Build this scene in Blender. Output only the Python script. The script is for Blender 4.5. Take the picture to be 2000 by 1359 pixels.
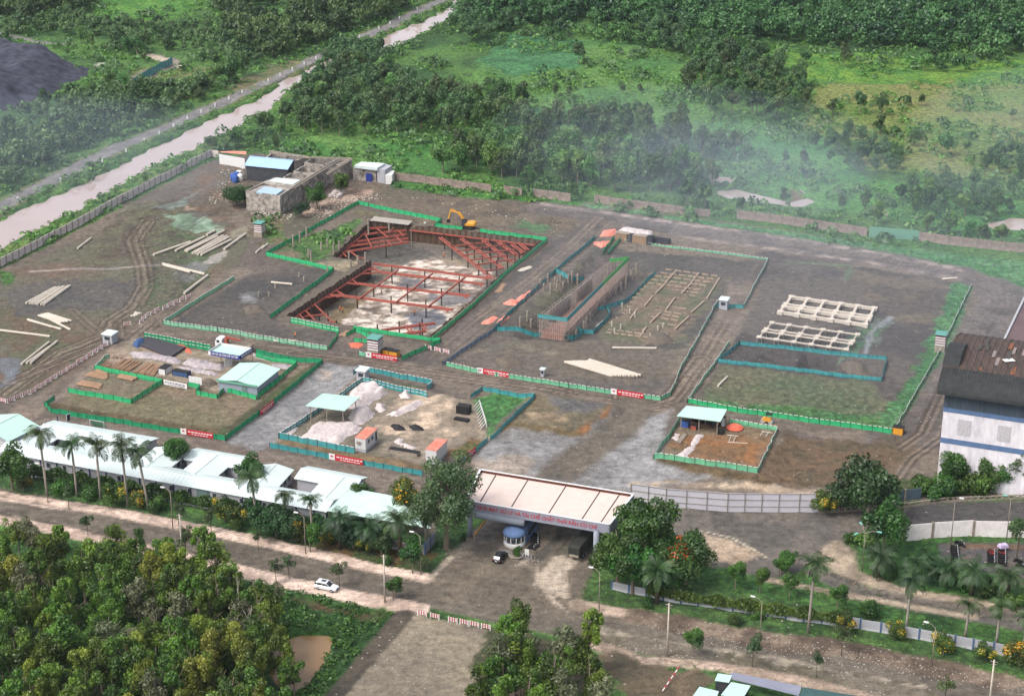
import bpy, bmesh, math, random
import numpy as np
from mathutils import Vector, Matrix
for o in list(bpy.data.objects): bpy.data.objects.remove(o)
S = bpy.context.scene
COL = S.collection
# ---------------------------------------------------------------- camera
FPX, CX, CY, HC = 3650.0, 1000.0, 679.5, 180.0
TH = math.atan(1480/3650.0)
cam = bpy.data.cameras.new('camera'); camo = bpy.data.objects.new('camera', cam); COL.objects.link(camo)
cam.sensor_width = 36; cam.lens = FPX/2000*36; cam.clip_start = 1; cam.clip_end = 6000
camo.location = (0, 0, HC); camo.rotation_euler = (math.pi/2-TH, 0, 0)
S.camera = camo
S.render.resolution_x, S.render.resolution_y = 1024, 695
# ---------------------------------------------------------------- world, sun, exposure
SUN_EL, SUN_AZ = math.radians(52), math.radians(235)     # azimuth measured clockwise from +Y
w = bpy.data.worlds.new('World'); S.world = w; w.use_nodes = True
nt = w.node_tree; nt.nodes.clear()
sky = nt.nodes.new('ShaderNodeTexSky'); sky.sky_type = 'NISHITA'; sky.sun_disc = False
sky.sun_elevation = SUN_EL; sky.sun_rotation = SUN_AZ; sky.air_density = 1.0; sky.dust_density = 4.0; sky.ozone_density = 1.0
bg = nt.nodes.new('ShaderNodeBackground'); bg.inputs[1].default_value = 0.13
wo = nt.nodes.new('ShaderNodeOutputWorld')
hsv = nt.nodes.new('ShaderNodeHueSaturation'); hsv.inputs['Saturation'].default_value = .45; nt.links.new(sky.outputs[0], hsv.inputs['Color']); nt.links.new(hsv.outputs[0], bg.inputs[0]); nt.links.new(bg.outputs[0], wo.inputs[0])
sl = bpy.data.lights.new('sun', 'SUN'); sl.energy = 1.15; sl.angle = math.radians(22); sl.color = (1, .96, .9)
so = bpy.data.objects.new('sun', sl); COL.objects.link(so)
sd = Vector((math.sin(SUN_AZ)*math.cos(SUN_EL), math.cos(SUN_AZ)*math.cos(SUN_EL), math.sin(SUN_EL)))
so.rotation_euler = sd.to_track_quat('Z', 'Y').to_euler(); so.location = (0, 0, 400)
S.view_settings.view_transform = 'Standard'; S.view_settings.look = 'None'
S.view_settings.exposure = 1.4; S.view_settings.gamma = 1; S.view_settings.use_curve_mapping = False
S.render.engine = 'CYCLES'
S.cycles.volume_bounces = 0; S.cycles.max_bounces = 5; S.cycles.transparent_max_bounces = 12
# ---------------------------------------------------------------- geometry helpers
cT, sT = math.cos(TH), math.sin(TH)
def G(px, py, z=0.0):
    u, v = (px-CX)/FPX, (py-CY)/FPX
    dx, dy, dz = u, cT - v*sT, -sT - v*cT
    t = (z-HC)/dz
    return Vector((dx*t, dy*t, z))
def vnoise(X, Y, sc, seed=0):
    rs = np.random.RandomState(seed); T = rs.rand(64, 64)
    x = np.asarray(X, float)/sc + 1000; y = np.asarray(Y, float)/sc + 1000
    xi = np.floor(x).astype(int); yi = np.floor(y).astype(int); fx = x-xi; fy = y-yi
    fx = fx*fx*(3-2*fx); fy = fy*fy*(3-2*fy)
    a = T[xi % 64, yi % 64]; b = T[(xi+1) % 64, yi % 64]; c = T[xi % 64, (yi+1) % 64]; d = T[(xi+1) % 64, (yi+1) % 64]
    return (a*(1-fx)+b*fx)*(1-fy)+(c*(1-fx)+d*fx)*fy
def fbm(X, Y, sc, seed=0, oc=4):
    r = 0; amp = 1; tot = 0
    for i in range(oc):
        r = r + amp*vnoise(X, Y, sc/2**i, seed*7+i); tot += amp; amp *= .55
    return r/tot
def segdist(X, Y, pts, closed):
    D = np.full(X.shape, 1e9); n = len(pts)
    for i in range(n if closed else n-1):
        ax, ay = pts[i]; bx, by = pts[(i+1) % n]
        vx, vy = bx-ax, by-ay; L = vx*vx+vy*vy+1e-9
        t = np.clip(((X-ax)*vx+(Y-ay)*vy)/L, 0, 1)
        D = np.minimum(D, np.hypot(X-ax-t*vx, Y-ay-t*vy))
    return D
def inside(X, Y, pts):
    r = np.zeros(X.shape, bool); n = len(pts)
    for i in range(n):
        ax, ay = pts[i]; bx, by = pts[(i+1) % n]
        if ay == by: continue
        c = ((ay > Y) != (by > Y)) & (X < (bx-ax)*(Y-ay)/(by-ay)+ax)
        r ^= c
    return r
def sdp(X, Y, pts):                                     # positive inside, metres
    d = segdist(X, Y, pts, True)
    return np.where(inside(X, Y, pts), d, -d)
def sstep(x, a, b):
    t = np.clip((x-a)/(b-a), 0, 1); return t*t*(3-2*t)
def W(pp, z=0): return [tuple(G(x, y, z)[:2]) for x, y in pp]
# ---------------------------------------------------------------- terrain shape
CANAL = W([(-180, 560), (0, 478), (120, 418), (250, 345), (400, 270), (520, 215), (560, 172), (640, 133), (745, 100), (830, 58), (870, 38), (925, 0), (1000, -40), (960, -60), (905, -5), (850, 30), (800, 52), (738, 78), (700, 92), (640, 115), (560, 155), (520, 188), (400, 240), (250, 315), (100, 385), (0, 428), (-180, 500)])
POND = W([(1412, 372), (1450, 368), (1490, 378), (1520, 385), (1550, 382), (1535, 362), (1560, 368), (1580, 392), (1560, 400), (1520, 398), (1470, 388), (1425, 384)])
POND2 = W([(540, 1325), (545, 1285), (560, 1255), (590, 1240), (640, 1243), (635, 1270), (615, 1290), (590, 1325), (560, 1345)])
PONDS = [POND, POND2, W([(1705, 403), (1725, 405), (1738, 420), (1715, 420)]), W([(340, 1190), (395, 1175), (400, 1195), (350, 1205)]), W([(1935, 432), (2000, 424), (2010, 440), (1950, 446)]), W([(1390, 340), (1440, 345), (1425, 352), (1395, 349)])]
PIT = W([(560, 618), (724, 511), (652, 500), (723, 433), (800, 440), (1058, 471), (838, 661)])
PAD1 = W([(100, 795), (205, 705), (640, 715), (440, 852)])           # yard platforms
PAD2 = W([(530, 868), (700, 735), (840, 765), (935, 800), (905, 890), (820, 918)])
PAD3 = W([(1285, 905), (1330, 815), (1540, 835), (1500, 945), (1400, 930)])
PAD4 = W([(950, 845), (1050, 770), (1205, 800), (1150, 840)])
TRENCH = W([(1030, 655), (1165, 505), (1245, 510), (1250, 560), (1175, 640), (1120, 660)])
HOLES = [W([(1565, 715), (1580, 697), (1630, 700), (1640, 716), (1600, 722)]), W([(1480, 705), (1495, 696), (1545, 702), (1540, 716)])]
SLOPE = W([(500, 1359), (810, 1200), (1020, 1230), (1100, 1400), (600, 1500)])
def hfun(X, Y):
    X = np.asarray(X, float); Y = np.asarray(Y, float)
    h = (fbm(X, Y, 9, 3, 3)-.5)*.5
    wild = sstep(Y, 560, 640)
    h = h + wild*(fbm(X, Y, 14, 5, 3)-.5)*2.0
    def bx(P, m): return (X > min(p[0] for p in P)-m) & (X < max(p[0] for p in P)+m) & (Y > min(p[1] for p in P)-m) & (Y < max(p[1] for p in P)+m)
    for P, z, wd in ((PAD1, .8, 2.5), (PAD2, .8, 2.5), (PAD3, 1.2, 4), (PAD4, 1.0, 3), (TRENCH, -1.6, 3.5), (HOLES[0], -2.2, 2.5), (HOLES[1], -1.2, 2)):
        m = bx(P, wd*2)
        if m.any(): h = h + np.where(m, z*sstep(sdp(X, Y, P), -wd, wd*.3), 0)
    for P in [CANAL]+PONDS:
        m = bx(P, 8)
        if m.any():
            n = (fbm(X, Y, 5, 11, 2)-.5)*5
            if P is POND2: n = n*.6
            t = sstep(sdp(X, Y, P)+n, -2.5, .6)
            h = np.where(m, h*(1-t)-1.6*t, h)
    return h
def ht(x, y): return float(hfun(np.array([x]), np.array([y]))[0])
def P(px, py, dz=0.0):
    z = 0.0
    for _ in range(3):
        p = G(px, py, z); z = ht(p.x, p.y)
    p = G(px, py, z); return Vector((p.x, p.y, z+dz))
# ---------------------------------------------------------------- materials
def lin(c):
    return tuple((v/255/12.92 if v/255 <= .04045 else ((v/255+.055)/1.055)**2.4) for v in c)
KA = .62
MATS = {}
def mat(name, rgb, rough=.8, var=.25, sc=1.5, metal=0, bump=0, spec=.3, k=KA, c2=None, alpha=1, detail=6, stretch=None):
    if name in MATS: return MATS[name]
    m = bpy.data.materials.new(name); m.use_nodes = True; n = m.node_tree; b = n.nodes['Principled BSDF']
    L = n.links; c = [v*k for v in lin(rgb)]
    tc = n.nodes.new('ShaderNodeTexCoord'); mp = n.nodes.new('ShaderNodeMapping'); L.new(tc.outputs['Object'], mp.inputs[0])
    if stretch: mp.inputs['Scale'].default_value = stretch
    no = n.nodes.new('ShaderNodeTexNoise'); no.inputs['Scale'].default_value = sc; no.inputs['Detail'].default_value = detail; no.inputs['Roughness'].default_value = .65
    L.new(mp.outputs[0], no.inputs['Vector'])
    r = n.nodes.new('ShaderNodeValToRGB'); r.color_ramp.elements[0].position = .32; r.color_ramp.elements[1].position = .68
    d = [v*k for v in lin(c2)] if c2 else [v*(1-var) for v in c]
    u = c if c2 else [min(1, v*(1+var*.5)) for v in c]
    r.color_ramp.elements[0].color = (*d, 1); r.color_ramp.elements[1].color = (*u, 1)
    L.new(no.outputs['Fac'], r.inputs[0]); L.new(r.outputs[0], b.inputs['Base Color'])
    b.inputs['Roughness'].default_value = rough; b.inputs['Metallic'].default_value = metal
    b.inputs['Specular IOR Level'].default_value = spec; b.inputs['Alpha'].default_value = alpha
    if bump:
        bu = n.nodes.new('ShaderNodeBump'); bu.inputs['Strength'].default_value = bump; bu.inputs['Distance'].default_value = .1
        L.new(no.outputs['Fac'], bu.inputs['Height']); L.new(bu.outputs[0], b.inputs['Normal'])
    MATS[name] = m; return m
def leafmat(name, dark, light, k=.5, flower=None, ff=.0, trans=.25):
    if name in MATS: return MATS[name]
    m = bpy.data.materials.new(name); m.use_nodes = True; n = m.node_tree; n.nodes.clear(); L = n.links
    at = n.nodes.new('ShaderNodeAttribute'); at.attribute_name = 'tone'
    r = n.nodes.new('ShaderNodeValToRGB')
    r.color_ramp.elements[0].color = (*[v*k for v in lin(dark)], 1); r.color_ramp.elements[1].color = (*[v*k for v in lin(light)], 1)
    r.color_ramp.elements[1].position = .85 if not flower else .7
    if flower:
        e = r.color_ramp.elements.new(1-ff); e.color = (*[v*k for v in lin(light)], 1)
        e = r.color_ramp.elements.new(min(1, 1-ff+.01)); e.color = (*[v*k*1.3 for v in lin(flower)], 1)
    L.new(at.outputs['Fac'], r.inputs[0])
    oi = n.nodes.new('ShaderNodeObjectInfo'); hs = n.nodes.new('ShaderNodeHueSaturation')
    a = n.nodes.new('ShaderNodeMapRange'); a.inputs[3].default_value = .47; a.inputs[4].default_value = .525; L.new(oi.outputs['Random'], a.inputs[0])
    mm = n.nodes.new('ShaderNodeMath'); mm.operation = 'MULTIPLY'; mm.inputs[1].default_value = 7.31; L.new(oi.outputs['Random'], mm.inputs[0])
    fr = n.nodes.new('ShaderNodeMath'); fr.operation = 'FRACT'; L.new(mm.outputs[0], fr.inputs[0])
    v = n.nodes.new('ShaderNodeMapRange'); v.inputs[3].default_value = .72; v.inputs[4].default_value = 1.3; L.new(fr.outputs[0], v.inputs[0])
    L.new(a.outputs[0], hs.inputs['Hue']); L.new(v.outputs[0], hs.inputs['Value']); L.new(r.outputs[0], hs.inputs['Color'])
    df = n.nodes.new('ShaderNodeBsdfDiffuse'); tr = n.nodes.new('ShaderNodeBsdfTranslucent'); mx = n.nodes.new('ShaderNodeMixShader'); mx.inputs[0].default_value = trans
    gl = n.nodes.new('ShaderNodeBsdfGlossy'); gl.inputs['Roughness'].default_value = .5; m2 = n.nodes.new('ShaderNodeMixShader'); m2.inputs[0].default_value = .03
    L.new(hs.outputs[0], df.inputs[0]); L.new(hs.outputs[0], tr.inputs[0])
    L.new(df.outputs[0], mx.inputs[1]); L.new(tr.outputs[0], mx.inputs[2]); L.new(mx.outputs[0], m2.inputs[1]); L.new(gl.outputs[0], m2.inputs[2])
    out = n.nodes.new('ShaderNodeOutputMaterial'); L.new(m2.outputs[0], out.inputs[0])
    MATS[name] = m; return m
# ---------------------------------------------------------------- object helpers
def tag(o, label=None, cat=None, group=None, kind=None):
    if label: o['label'] = label
    if cat: o['category'] = cat
    if group: o['group'] = group
    if kind: o['kind'] = kind
    return o
def empty(name, loc, label=None, cat=None, group=None, rz=0, kind=None):
    o = bpy.data.objects.new(name, None); COL.objects.link(o); o.location = loc; o.rotation_euler = (0, 0, rz); o.empty_display_size = .2
    return tag(o, label, cat, group, kind)
class MB:
    def __init__(s): s.v = []; s.f = []; s.m = []; s.ms = []
    def mi(s, m):
        if m is None: return 0
        if m not in s.ms: s.ms.append(m)
        return s.ms.index(m)
    def face(s, pts, m=None):
        b = len(s.v); s.v += [tuple(p) for p in pts]; s.f.append(tuple(range(b, b+len(pts)))); s.m.append(s.mi(m)); return s
    def box(s, c, d, rz=0, m=None, rx=0, ry=0, top=1.0):
        b = len(s.v); R = Matrix.Rotation(rz, 3, 'Z') @ Matrix.Rotation(ry, 3, 'Y') @ Matrix.Rotation(rx, 3, 'X'); C = Vector(c)
        for z in (-.5, .5):
            k = top if z > 0 else 1
            for x, y in ((-.5, -.5), (.5, -.5), (.5, .5), (-.5, .5)):
                s.v.append(tuple(C + R @ Vector((x*d[0]*k, y*d[1]*k, z*d[2]))))
        i = s.mi(m)
        for q in ((3, 2, 1, 0), (4, 5, 6, 7), (0, 1, 5, 4), (1, 2, 6, 5), (2, 3, 7, 6), (3, 0, 4, 7)):
            s.f.append(tuple(b+k for k in q)); s.m.append(i)
        return s
    def prism(s, poly, z0, z1, m=None, tops=None):
        b = len(s.v); n = len(poly); i = s.mi(m)
        a = sum(poly[k][0]*poly[(k+1) % n][1]-poly[(k+1) % n][0]*poly[k][1] for k in range(n))
        if a < 0: poly = poly[::-1]; tops = tops[::-1] if tops else None
        s.v += [(p[0], p[1], z0) for p in poly] + [(p[0], p[1], tops[k] if tops else z1) for k, p in enumerate(poly)]
        s.f.append(tuple(b+k for k in reversed(range(n)))); s.f.append(tuple(b+n+k for k in range(n))); s.m += [i, i]
        for k in range(n):
            s.f.append((b+k, b+(k+1) % n, b+n+(k+1) % n, b+n+k)); s.m.append(i)
        return s
    def tube(s, pts, rs, n=6, m=None):
        pts = [Vector(p) for p in pts]
        if not hasattr(rs, '__len__'): rs = [rs]*len(pts)
        b = len(s.v); i = s.mi(m); up = Vector((0, 0, 1))
        for k, p in enumerate(pts):
            d = (pts[min(k+1, len(pts)-1)]-pts[max(k-1, 0)]).normalized()
            x = d.cross(up) if abs(d.z) < .95 else d.cross(Vector((0, 1, 0))); x.normalize(); y = d.cross(x)
            for j in range(n):
                a = 2*math.pi*(j+.5)/n; s.v.append(tuple(p + rs[k]*(math.cos(a)*x+math.sin(a)*y)))
        for k in range(len(pts)-1):
            for j in range(n):
                s.f.append((b+k*n+j, b+(k+1)*n+j, b+(k+1)*n+(j+1) % n, b+k*n+(j+1) % n)); s.m.append(i)
        s.f.append(tuple(b+j for j in range(n))); s.f.append(tuple(b+(len(pts)-1)*n+j for j in reversed(range(n)))); s.m += [i, i]
        return s
    def bar(s, a, b, t=.1, m=None, t2=None):
        a = Vector(a); b = Vector(b); d = b-a; L = d.length
        if L < 1e-4: return s
        return s.box((a+b)/2, (L, t, t2 or t), math.atan2(d.y, d.x), m, 0, -math.asin(max(-1, min(1, d.z/L))))
    def lathe(s, c, prof, n=16, m=None, sx=1, sy=1):
        b = len(s.v); i = s.mi(m)
        for r, z in prof:
            for j in range(n):
                a = 2*math.pi*j/n; s.v.append((c[0]+r*sx*math.cos(a), c[1]+r*sy*math.sin(a), c[2]+z))
        for k in range(len(prof)-1):
            for j in range(n):
                s.f.append((b+k*n+j, b+k*n+(j+1) % n, b+(k+1)*n+(j+1) % n, b+(k+1)*n+j)); s.m.append(i)
        s.f.append(tuple(b+j for j in reversed(range(n)))); s.f.append(tuple(b+(len(prof)-1)*n+j for j in range(n))); s.m += [i, i]
        return s
    def build(s, name, m=None, parent=None, smooth=False):
        me = bpy.data.meshes.new(name); me.from_pydata(s.v, [], s.f)
        if m is not None and not s.ms: me.materials.append(m)
        for q in s.ms: me.materials.append(q)
        if s.ms: me.polygons.foreach_set('material_index', s.m)
        if smooth: me.polygons.foreach_set('use_smooth', [True]*len(s.f))
        me.update(); o = bpy.data.objects.new(name, me); COL.objects.link(o)
        if parent: o.parent = parent
        return o
def childof(o, root):                                   # geometry given in world space, root at its base
    o.parent = root; o.matrix_parent_inverse = Matrix.Translation(-Vector(root.location)) if tuple(root.rotation_euler) == (0, 0, 0) else root.matrix_basis.inverted()
    return o
def copy_tree(o, loc=None, rz=None, sc=None, label=None, name=None, parent=None):
    c = o.copy(); COL.objects.link(c)
    if parent: c.parent = parent
    for ch in o.children: copy_tree(ch, parent=c)
    if loc is not None: c.location = loc
    if rz is not None: c.rotation_euler.z = rz
    if sc is not None: c.scale = sc if hasattr(sc, '__len__') else (sc, sc, sc)
    if label: c['label'] = label
    return c
def text_mesh(txt, size, m, name='lettering', ext=.02, width=None):
    cu = bpy.data.curves.new('t', 'FONT'); cu.body = txt; cu.size = size; cu.extrude = ext; cu.align_x = 'CENTER'; cu.align_y = 'CENTER'; cu.offset = size*.012
    cu.resolution_u = 3
    to = bpy.data.objects.new('t', cu); COL.objects.link(to); dg = bpy.context.evaluated_depsgraph_get()
    me = bpy.data.meshes.new_from_object(to.evaluated_get(dg)); me.name = name
    bpy.data.objects.remove(to); me.materials.clear(); me.materials.append(m)
    if width:
        xs = [v.co.x for v in me.vertices]; k = width/(max(xs)-min(xs)); 
        for v in me.vertices: v.co.x *= k
    return me
def letter(txt, size, m, pos, rz, parent, rx=math.pi/2, width=None, name='lettering'):
    o = bpy.data.objects.new(name, text_mesh(txt, size, m, name, width=width)); COL.objects.link(o)
    o.rotation_euler = (rx, 0, rz); o.location = pos
    if parent: o.parent = parent; o.location = Vector(pos)-Vector(parent.location)
    return o
AA = math.radians(-21.3)
ax = Vector((math.cos(AA), math.sin(AA), 0)); ay = Vector((-math.sin(AA), math.cos(AA), 0))
# ---------------------------------------------------------------- terrain mesh: one sheet, painted by what lies on it
xs = np.concatenate([np.arange(-420, -150, 1.5), np.arange(-150, 150, .62), np.arange(150, 420, 1.5)])
ys = np.concatenate([np.arange(228, 400, .62), np.arange(400, 560, .8), np.arange(560, 1000, 1.5)])
GX, GY = np.meshgrid(xs, ys, indexing='ij'); GX0 = GX.copy(); GY0 = GY.copy()
Zg = hfun(GX, GY)
sh = GX.shape
C = np.zeros(sh+(3,)); T = np.zeros(sh+(3,))            # colour; grassness, litter, wetness
CLS = np.zeros(sh, int)                                 # 0 ground 1 road 2 pavement 3 path 4 yard
N1 = fbm(GX, GY, 18, 1, 5); N2 = fbm(GX, GY, 5, 2, 4); N3 = fbm(GX, GY, 60, 4, 4); N4 = fbm(GX, GY, 2.2, 9, 3)
def L3(c): return np.array(lin(c))*KA
def paint(a, col, col2=None, nz=None, g=None, l=None, wt=None, cls=None, wide=0):
    c = L3(col)
    if col2 is not None:
        n = sstep(nz if nz is not None else N2, .35, .65)[..., None]; c = c*(1-n)+L3(col2)*n
    a3 = a[..., None]; C[:] = C*(1-a3)+c*a3
    for k, v in ((0, g), (1, l), (2, wt)):
        if v is not None: T[..., k] = T[..., k]*(1-a)+v*a
    if cls is not None: CLS[a > .5] = cls
def zone(pp, col, col2=None, soft=1.5, rag=2.0, world=False, amt=1, **k):
    pl = pp if world else W(pp); m = soft+rag+3
    sel = (GX0 > min(p[0] for p in pl)-m) & (GX0 < max(p[0] for p in pl)+m) & (GY0 > min(p[1] for p in pl)-m) & (GY0 < max(p[1] for p in pl)+m)
    ix = np.where(sel.any(1))[0]; iy = np.where(sel.any(0))[0]
    if not len(ix) or not len(iy): return
    a = np.zeros(sh); s_ = np.s_[ix[0]:ix[-1]+1, iy[0]:iy[-1]+1]
    d = sdp(GX0[s_], GY0[s_], pl)+((N2[s_]-.5)*1.4+(N4[s_]-.5))*2*rag
    a[s_] = sstep(d, -soft/2, soft/2)*amt
    paint(a, col, col2, **k)
def stroke(pp, wd, col, col2=None, soft=1.0, rag=.6, amt=1, patchy=0, off=0, **k):
    pl = W(pp); m = wd+soft+rag+3
    sel = (GX0 > min(p[0] for p in pl)-m) & (GX0 < max(p[0] for p in pl)+m) & (GY0 > min(p[1] for p in pl)-m) & (GY0 < max(p[1] for p in pl)+m)
    ix = np.where(sel.any(1))[0]; iy = np.where(sel.any(0))[0]
    if not len(ix) or not len(iy): return
    a = np.zeros(sh); s_ = np.s_[ix[0]:ix[-1]+1, iy[0]:iy[-1]+1]
    d = wd/2-abs(segdist(GX0[s_], GY0[s_], pl, False)-off)+(N2[s_]-.5)*2*rag
    a[s_] = sstep(d, -soft/2, soft/2)*amt*(1-patchy*sstep(N4[s_], .4, .6))
    paint(a, col, col2, **k)
one = np.ones(sh)
paint(one, (52, 92, 44), (86, 128, 58), N1, g=1.0, l=0, wt=0)
paint(sstep(N3, .5, .62)*.6, (70, 118, 58), (96, 134, 66), N2)
# wild land beyond the wall
zone([(1030, 75), (1250, 80), (1480, 210), (1440, 330), (1230, 250), (1020, 330), (900, 230), (940, 120)], (74, 124, 62), (98, 142, 70), nz=N1)
zone([(1000, 70), (1140, 80), (1130, 130), (1010, 150), (930, 120)], (54, 108, 64), (76, 134, 84), g=1)
zone([(1000, 205), (1120, 215), (1110, 232), (1000, 225)], (56, 110, 70), (76, 132, 84))
zone([(1500, 100), (2000, 120), (2000, 170), (1700, 165), (1560, 160)], (74, 130, 48), (110, 150, 56), nz=N2)
zone([(1600, 165), (2010, 168), (2010, 360), (1700, 330), (1560, 260)], (104, 134, 62), (128, 138, 78), nz=N1)
zone([(1730, 165), (1850, 160), (1880, 200), (1760, 215)], (134, 132, 84), (120, 136, 70), rag=5)
zone([(1400, 230), (1600, 260), (1700, 350), (2000, 380), (2000, 470), (1560, 400), (1380, 330)], (70, 132, 62), (92, 148, 72), nz=N1)
zone([(560, 262), (900, 290), (860, 345), (700, 325), (560, 300)], (66, 124, 54), (104, 148, 74), nz=N1)
zone([(180, 0), (420, 0), (330, 40), (190, 45)], (70, 128, 46), (100, 150, 58))
zone([(260, 130), (440, 128), (400, 190), (250, 205)], (64, 108, 52), (112, 126, 74), nz=N1)
C *= np.where(GY0[..., None] > 600, .98, 1)
# canal banks
stroke([(0, 440), (250, 330), (560, 185), (640, 128), (740, 88), (880, 20)], 12, (70, 118, 52), (98, 134, 66))
stroke([(-60, 520), (0, 485), (250, 360), (420, 290)], 9, (74, 124, 50), (112, 136, 74), g=1)
stroke([(0, 512), (250, 378), (400, 305)], 3, (130, 128, 92), (100, 120, 66), rag=1.2)
# country road
stroke([(-100, 470), (0, 405), (160, 322), (330, 245), (480, 180), (640, 103), (760, 50), (870, -5), (960, -50)], 10.5, (116, 122, 84), (90, 124, 66), rag=1.0)
stroke([(-100, 470), (0, 405), (160, 322), (330, 245), (480, 180), (640, 103), (760, 50), (870, -5), (960, -50)], 6.4, (132, 130, 134), (116, 114, 118), rag=.2, soft=.6, g=0, l=.15, cls=1)
zone([(440, 168), (560, 118), (600, 118), (500, 168), (470, 180)], (124, 118, 88), (100, 112, 76), rag=3)
stroke([(-10, 62), (60, 80), (130, 88)], 5, (128, 128, 128), (110, 112, 110), rag=.8, g=0, cls=3)
stroke([(290, 110), (330, 118), (345, 125), (300, 140), (262, 165)], 7, (190, 178, 164), (120, 116, 110), rag=3, g=0, l=.6)
zone([(185, 122), (205, 120), (205, 132), (185, 134)], (190, 190, 184), (60, 70, 60), rag=1.5)
# ------------------------------------------------ the building site
SITE = [(-60, 560), (0, 528), (415, 312), (500, 300), (760, 352), (950, 375), (1150, 395), (1400, 430), (1500, 445), (1700, 475), (2060, 530), (2060, 960), (1840, 980), (1600, 965), (1230, 965), (930, 930), (840, 1025), (500, 960), (250, 905), (0, 860), (-60, 850)]
zone(SITE, (100, 91, 88), (120, 110, 102), nz=N1, soft=1, rag=.8, g=.12, l=.25)
zone([(0, 540), (300, 400), (500, 450), (460, 540), (330, 620), (60, 780), (-40, 780)], (100, 98, 86), (112, 96, 86), nz=N1, g=.25)
zone([(30, 560), (130, 550), (330, 540), (260, 600), (120, 610), (0, 640)], (84, 82, 84), (96, 92, 90), rag=4)
zone([(0, 600), (110, 640), (200, 660), (90, 750), (0, 770)], (104, 88, 76), (92, 94, 76), rag=4)
zone([(0, 700), (40, 705), (30, 745), (0, 760)], (108, 114, 124), (100, 100, 108), rag=1.5, wt=.9, g=0)
zone([(250, 390), (410, 395), (430, 450), (370, 480), (200, 520), (150, 520)], (104, 104, 84), (94, 86, 78), rag=5, g=.5)
zone([(290, 500), (330, 440), (440, 470), (400, 560), (330, 610), (270, 580)], (86, 104, 74), (98, 96, 84), rag=4, g=.6)
zone([(320, 420), (400, 415), (435, 430), (430, 450), (380, 455), (340, 440)], (150, 176, 158), (110, 134, 112), rag=2, wt=.5)
zone([(445, 450), (485, 440), (480, 460), (450, 468)], (142, 134, 116), (120, 120, 104), rag=1, wt=.8, g=0)
zone([(395, 512), (430, 490), (450, 480), (440, 500), (425, 512), (405, 516)], (176, 168, 162), (150, 144, 140), rag=.8, wt=.9, g=0)
zone([(345, 525), (390, 505), (410, 520), (360, 560)], (128, 126, 126), (110, 112, 108), rag=2, wt=.7)
stroke([(60, 530), (160, 525), (230, 524), (310, 517)], 1.5, (176, 160, 152), (130, 120, 116), rag=.6, wt=.8)
zone([(0, 530), (30, 535), (25, 555), (0, 560)], (62, 108, 50), (80, 120, 60), rag=1, g=1)
zone([(380, 380), (420, 340), (470, 345), (400, 410), (360, 410)], (190, 168, 152), (150, 130, 118), rag=1.0)
zone([(300, 405), (345, 395), (420, 352), (450, 350), (380, 390), (340, 410)], (136, 148, 146), (110, 120, 112), rag=1.5, wt=.5)
zone([(390, 330), (450, 310), (480, 330), (480, 400), (430, 440), (380, 420), (370, 395)], (118, 98, 84), (100, 92, 84), rag=2, l=.5)
zone([(470, 400), (560, 410), (700, 360), (760, 355), (860, 380), (1120, 420), (1140, 450), (1080, 460), (900, 440), (720, 395), (640, 430), (560, 470), (520, 450)], (112, 100, 90), (94, 90, 80), nz=N1, rag=3, l=.6)
zone([(590, 395), (650, 385), (680, 370), (740, 372), (700, 390), (640, 420), (590, 425)], (186, 160, 146), (120, 104, 96), rag=3, l=.9)
zone([(500, 430), (545, 425), (560, 470), (520, 480)], (86, 120, 60), (110, 104, 80), rag=2, g=.8)
zone([(560, 480), (700, 430), (720, 440), (650, 500), (600, 520), (545, 500)], (60, 100, 54), (88, 122, 66), rag=2, g=1)
zone([(680, 405), (850, 440), (720, 430)], (104, 116, 84), (110, 98, 84), rag=2, g=.5)
zone([(550, 470), (600, 505), (560, 510), (530, 500)], (92, 112, 78), (124, 112, 96), rag=1.5, g=.5)
zone([(575, 515), (700, 505), (760, 525), (700, 540), (640, 525)], (152, 140, 122), (96, 104, 84), rag=1.5)
zone([(460, 540), (620, 520), (650, 530), (530, 610), (560, 640), (650, 650), (650, 672), (340, 632)], (92, 86, 84), (76, 74, 76), nz=N1, rag=2, l=.3)
zone([(470, 575), (500, 575), (500, 590), (470, 590)], (150, 150, 156), (90, 88, 90), rag=2, wt=.5)
zone([(800, 385), (1100, 410), (1120, 440), (1040, 460), (900, 440), (860, 420)], (92, 84, 78), (116, 104, 92), rag=3)
zone([(1010, 430), (1090, 435), (1060, 460), (1000, 445)], (86, 118, 84), (104, 96, 86), rag=2, g=.7)
zone([(760, 352), (950, 375), (1150, 392), (1130, 402), (940, 388), (770, 368)], (56, 112, 46), (84, 138, 60), rag=1.5, g=1)
zone([(1130, 396), (1500, 448), (1700, 475), (2050, 520), (2050, 600), (1990, 560), (1900, 545), (1700, 505), (1500, 462), (1320, 430), (1150, 404)], (66, 126, 72), (96, 146, 100), rag=1.5, g=1)
# dark soil east of the pit and around the cage
zone([(1075, 470), (1160, 460), (970, 645), (865, 715), (790, 705), (843, 668)], (90, 84, 86), (72, 70, 74), rag=1.5, l=.4)
zone([(1165, 475), (1230, 490), (1480, 510), (1390, 640), (1300, 700), (960, 660), (1090, 540)], (98, 90, 90), (82, 80, 78), nz=N1, rag=2)
zone([(1080, 545), (1150, 490), (1120, 600), (1050, 640), (980, 640)], (100, 98, 82), (86, 80, 76), rag=2, g=.5)
zone([(1170, 640), (1270, 530), (1420, 545), (1330, 670), (1180, 680)], (124, 108, 96), (98, 100, 82), nz=N2, rag=3, g=.3)
zone([(880, 705), (970, 655), (1180, 665), (1330, 685), (1300, 760), (1200, 765), (1000, 735)], (92, 88, 88), (106, 98, 92), nz=N1, rag=2, l=.3)
zone([(960, 705), (990, 706), (985, 722), (950, 720)], (130, 122, 114), (108, 100, 96), rag=1)
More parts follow.
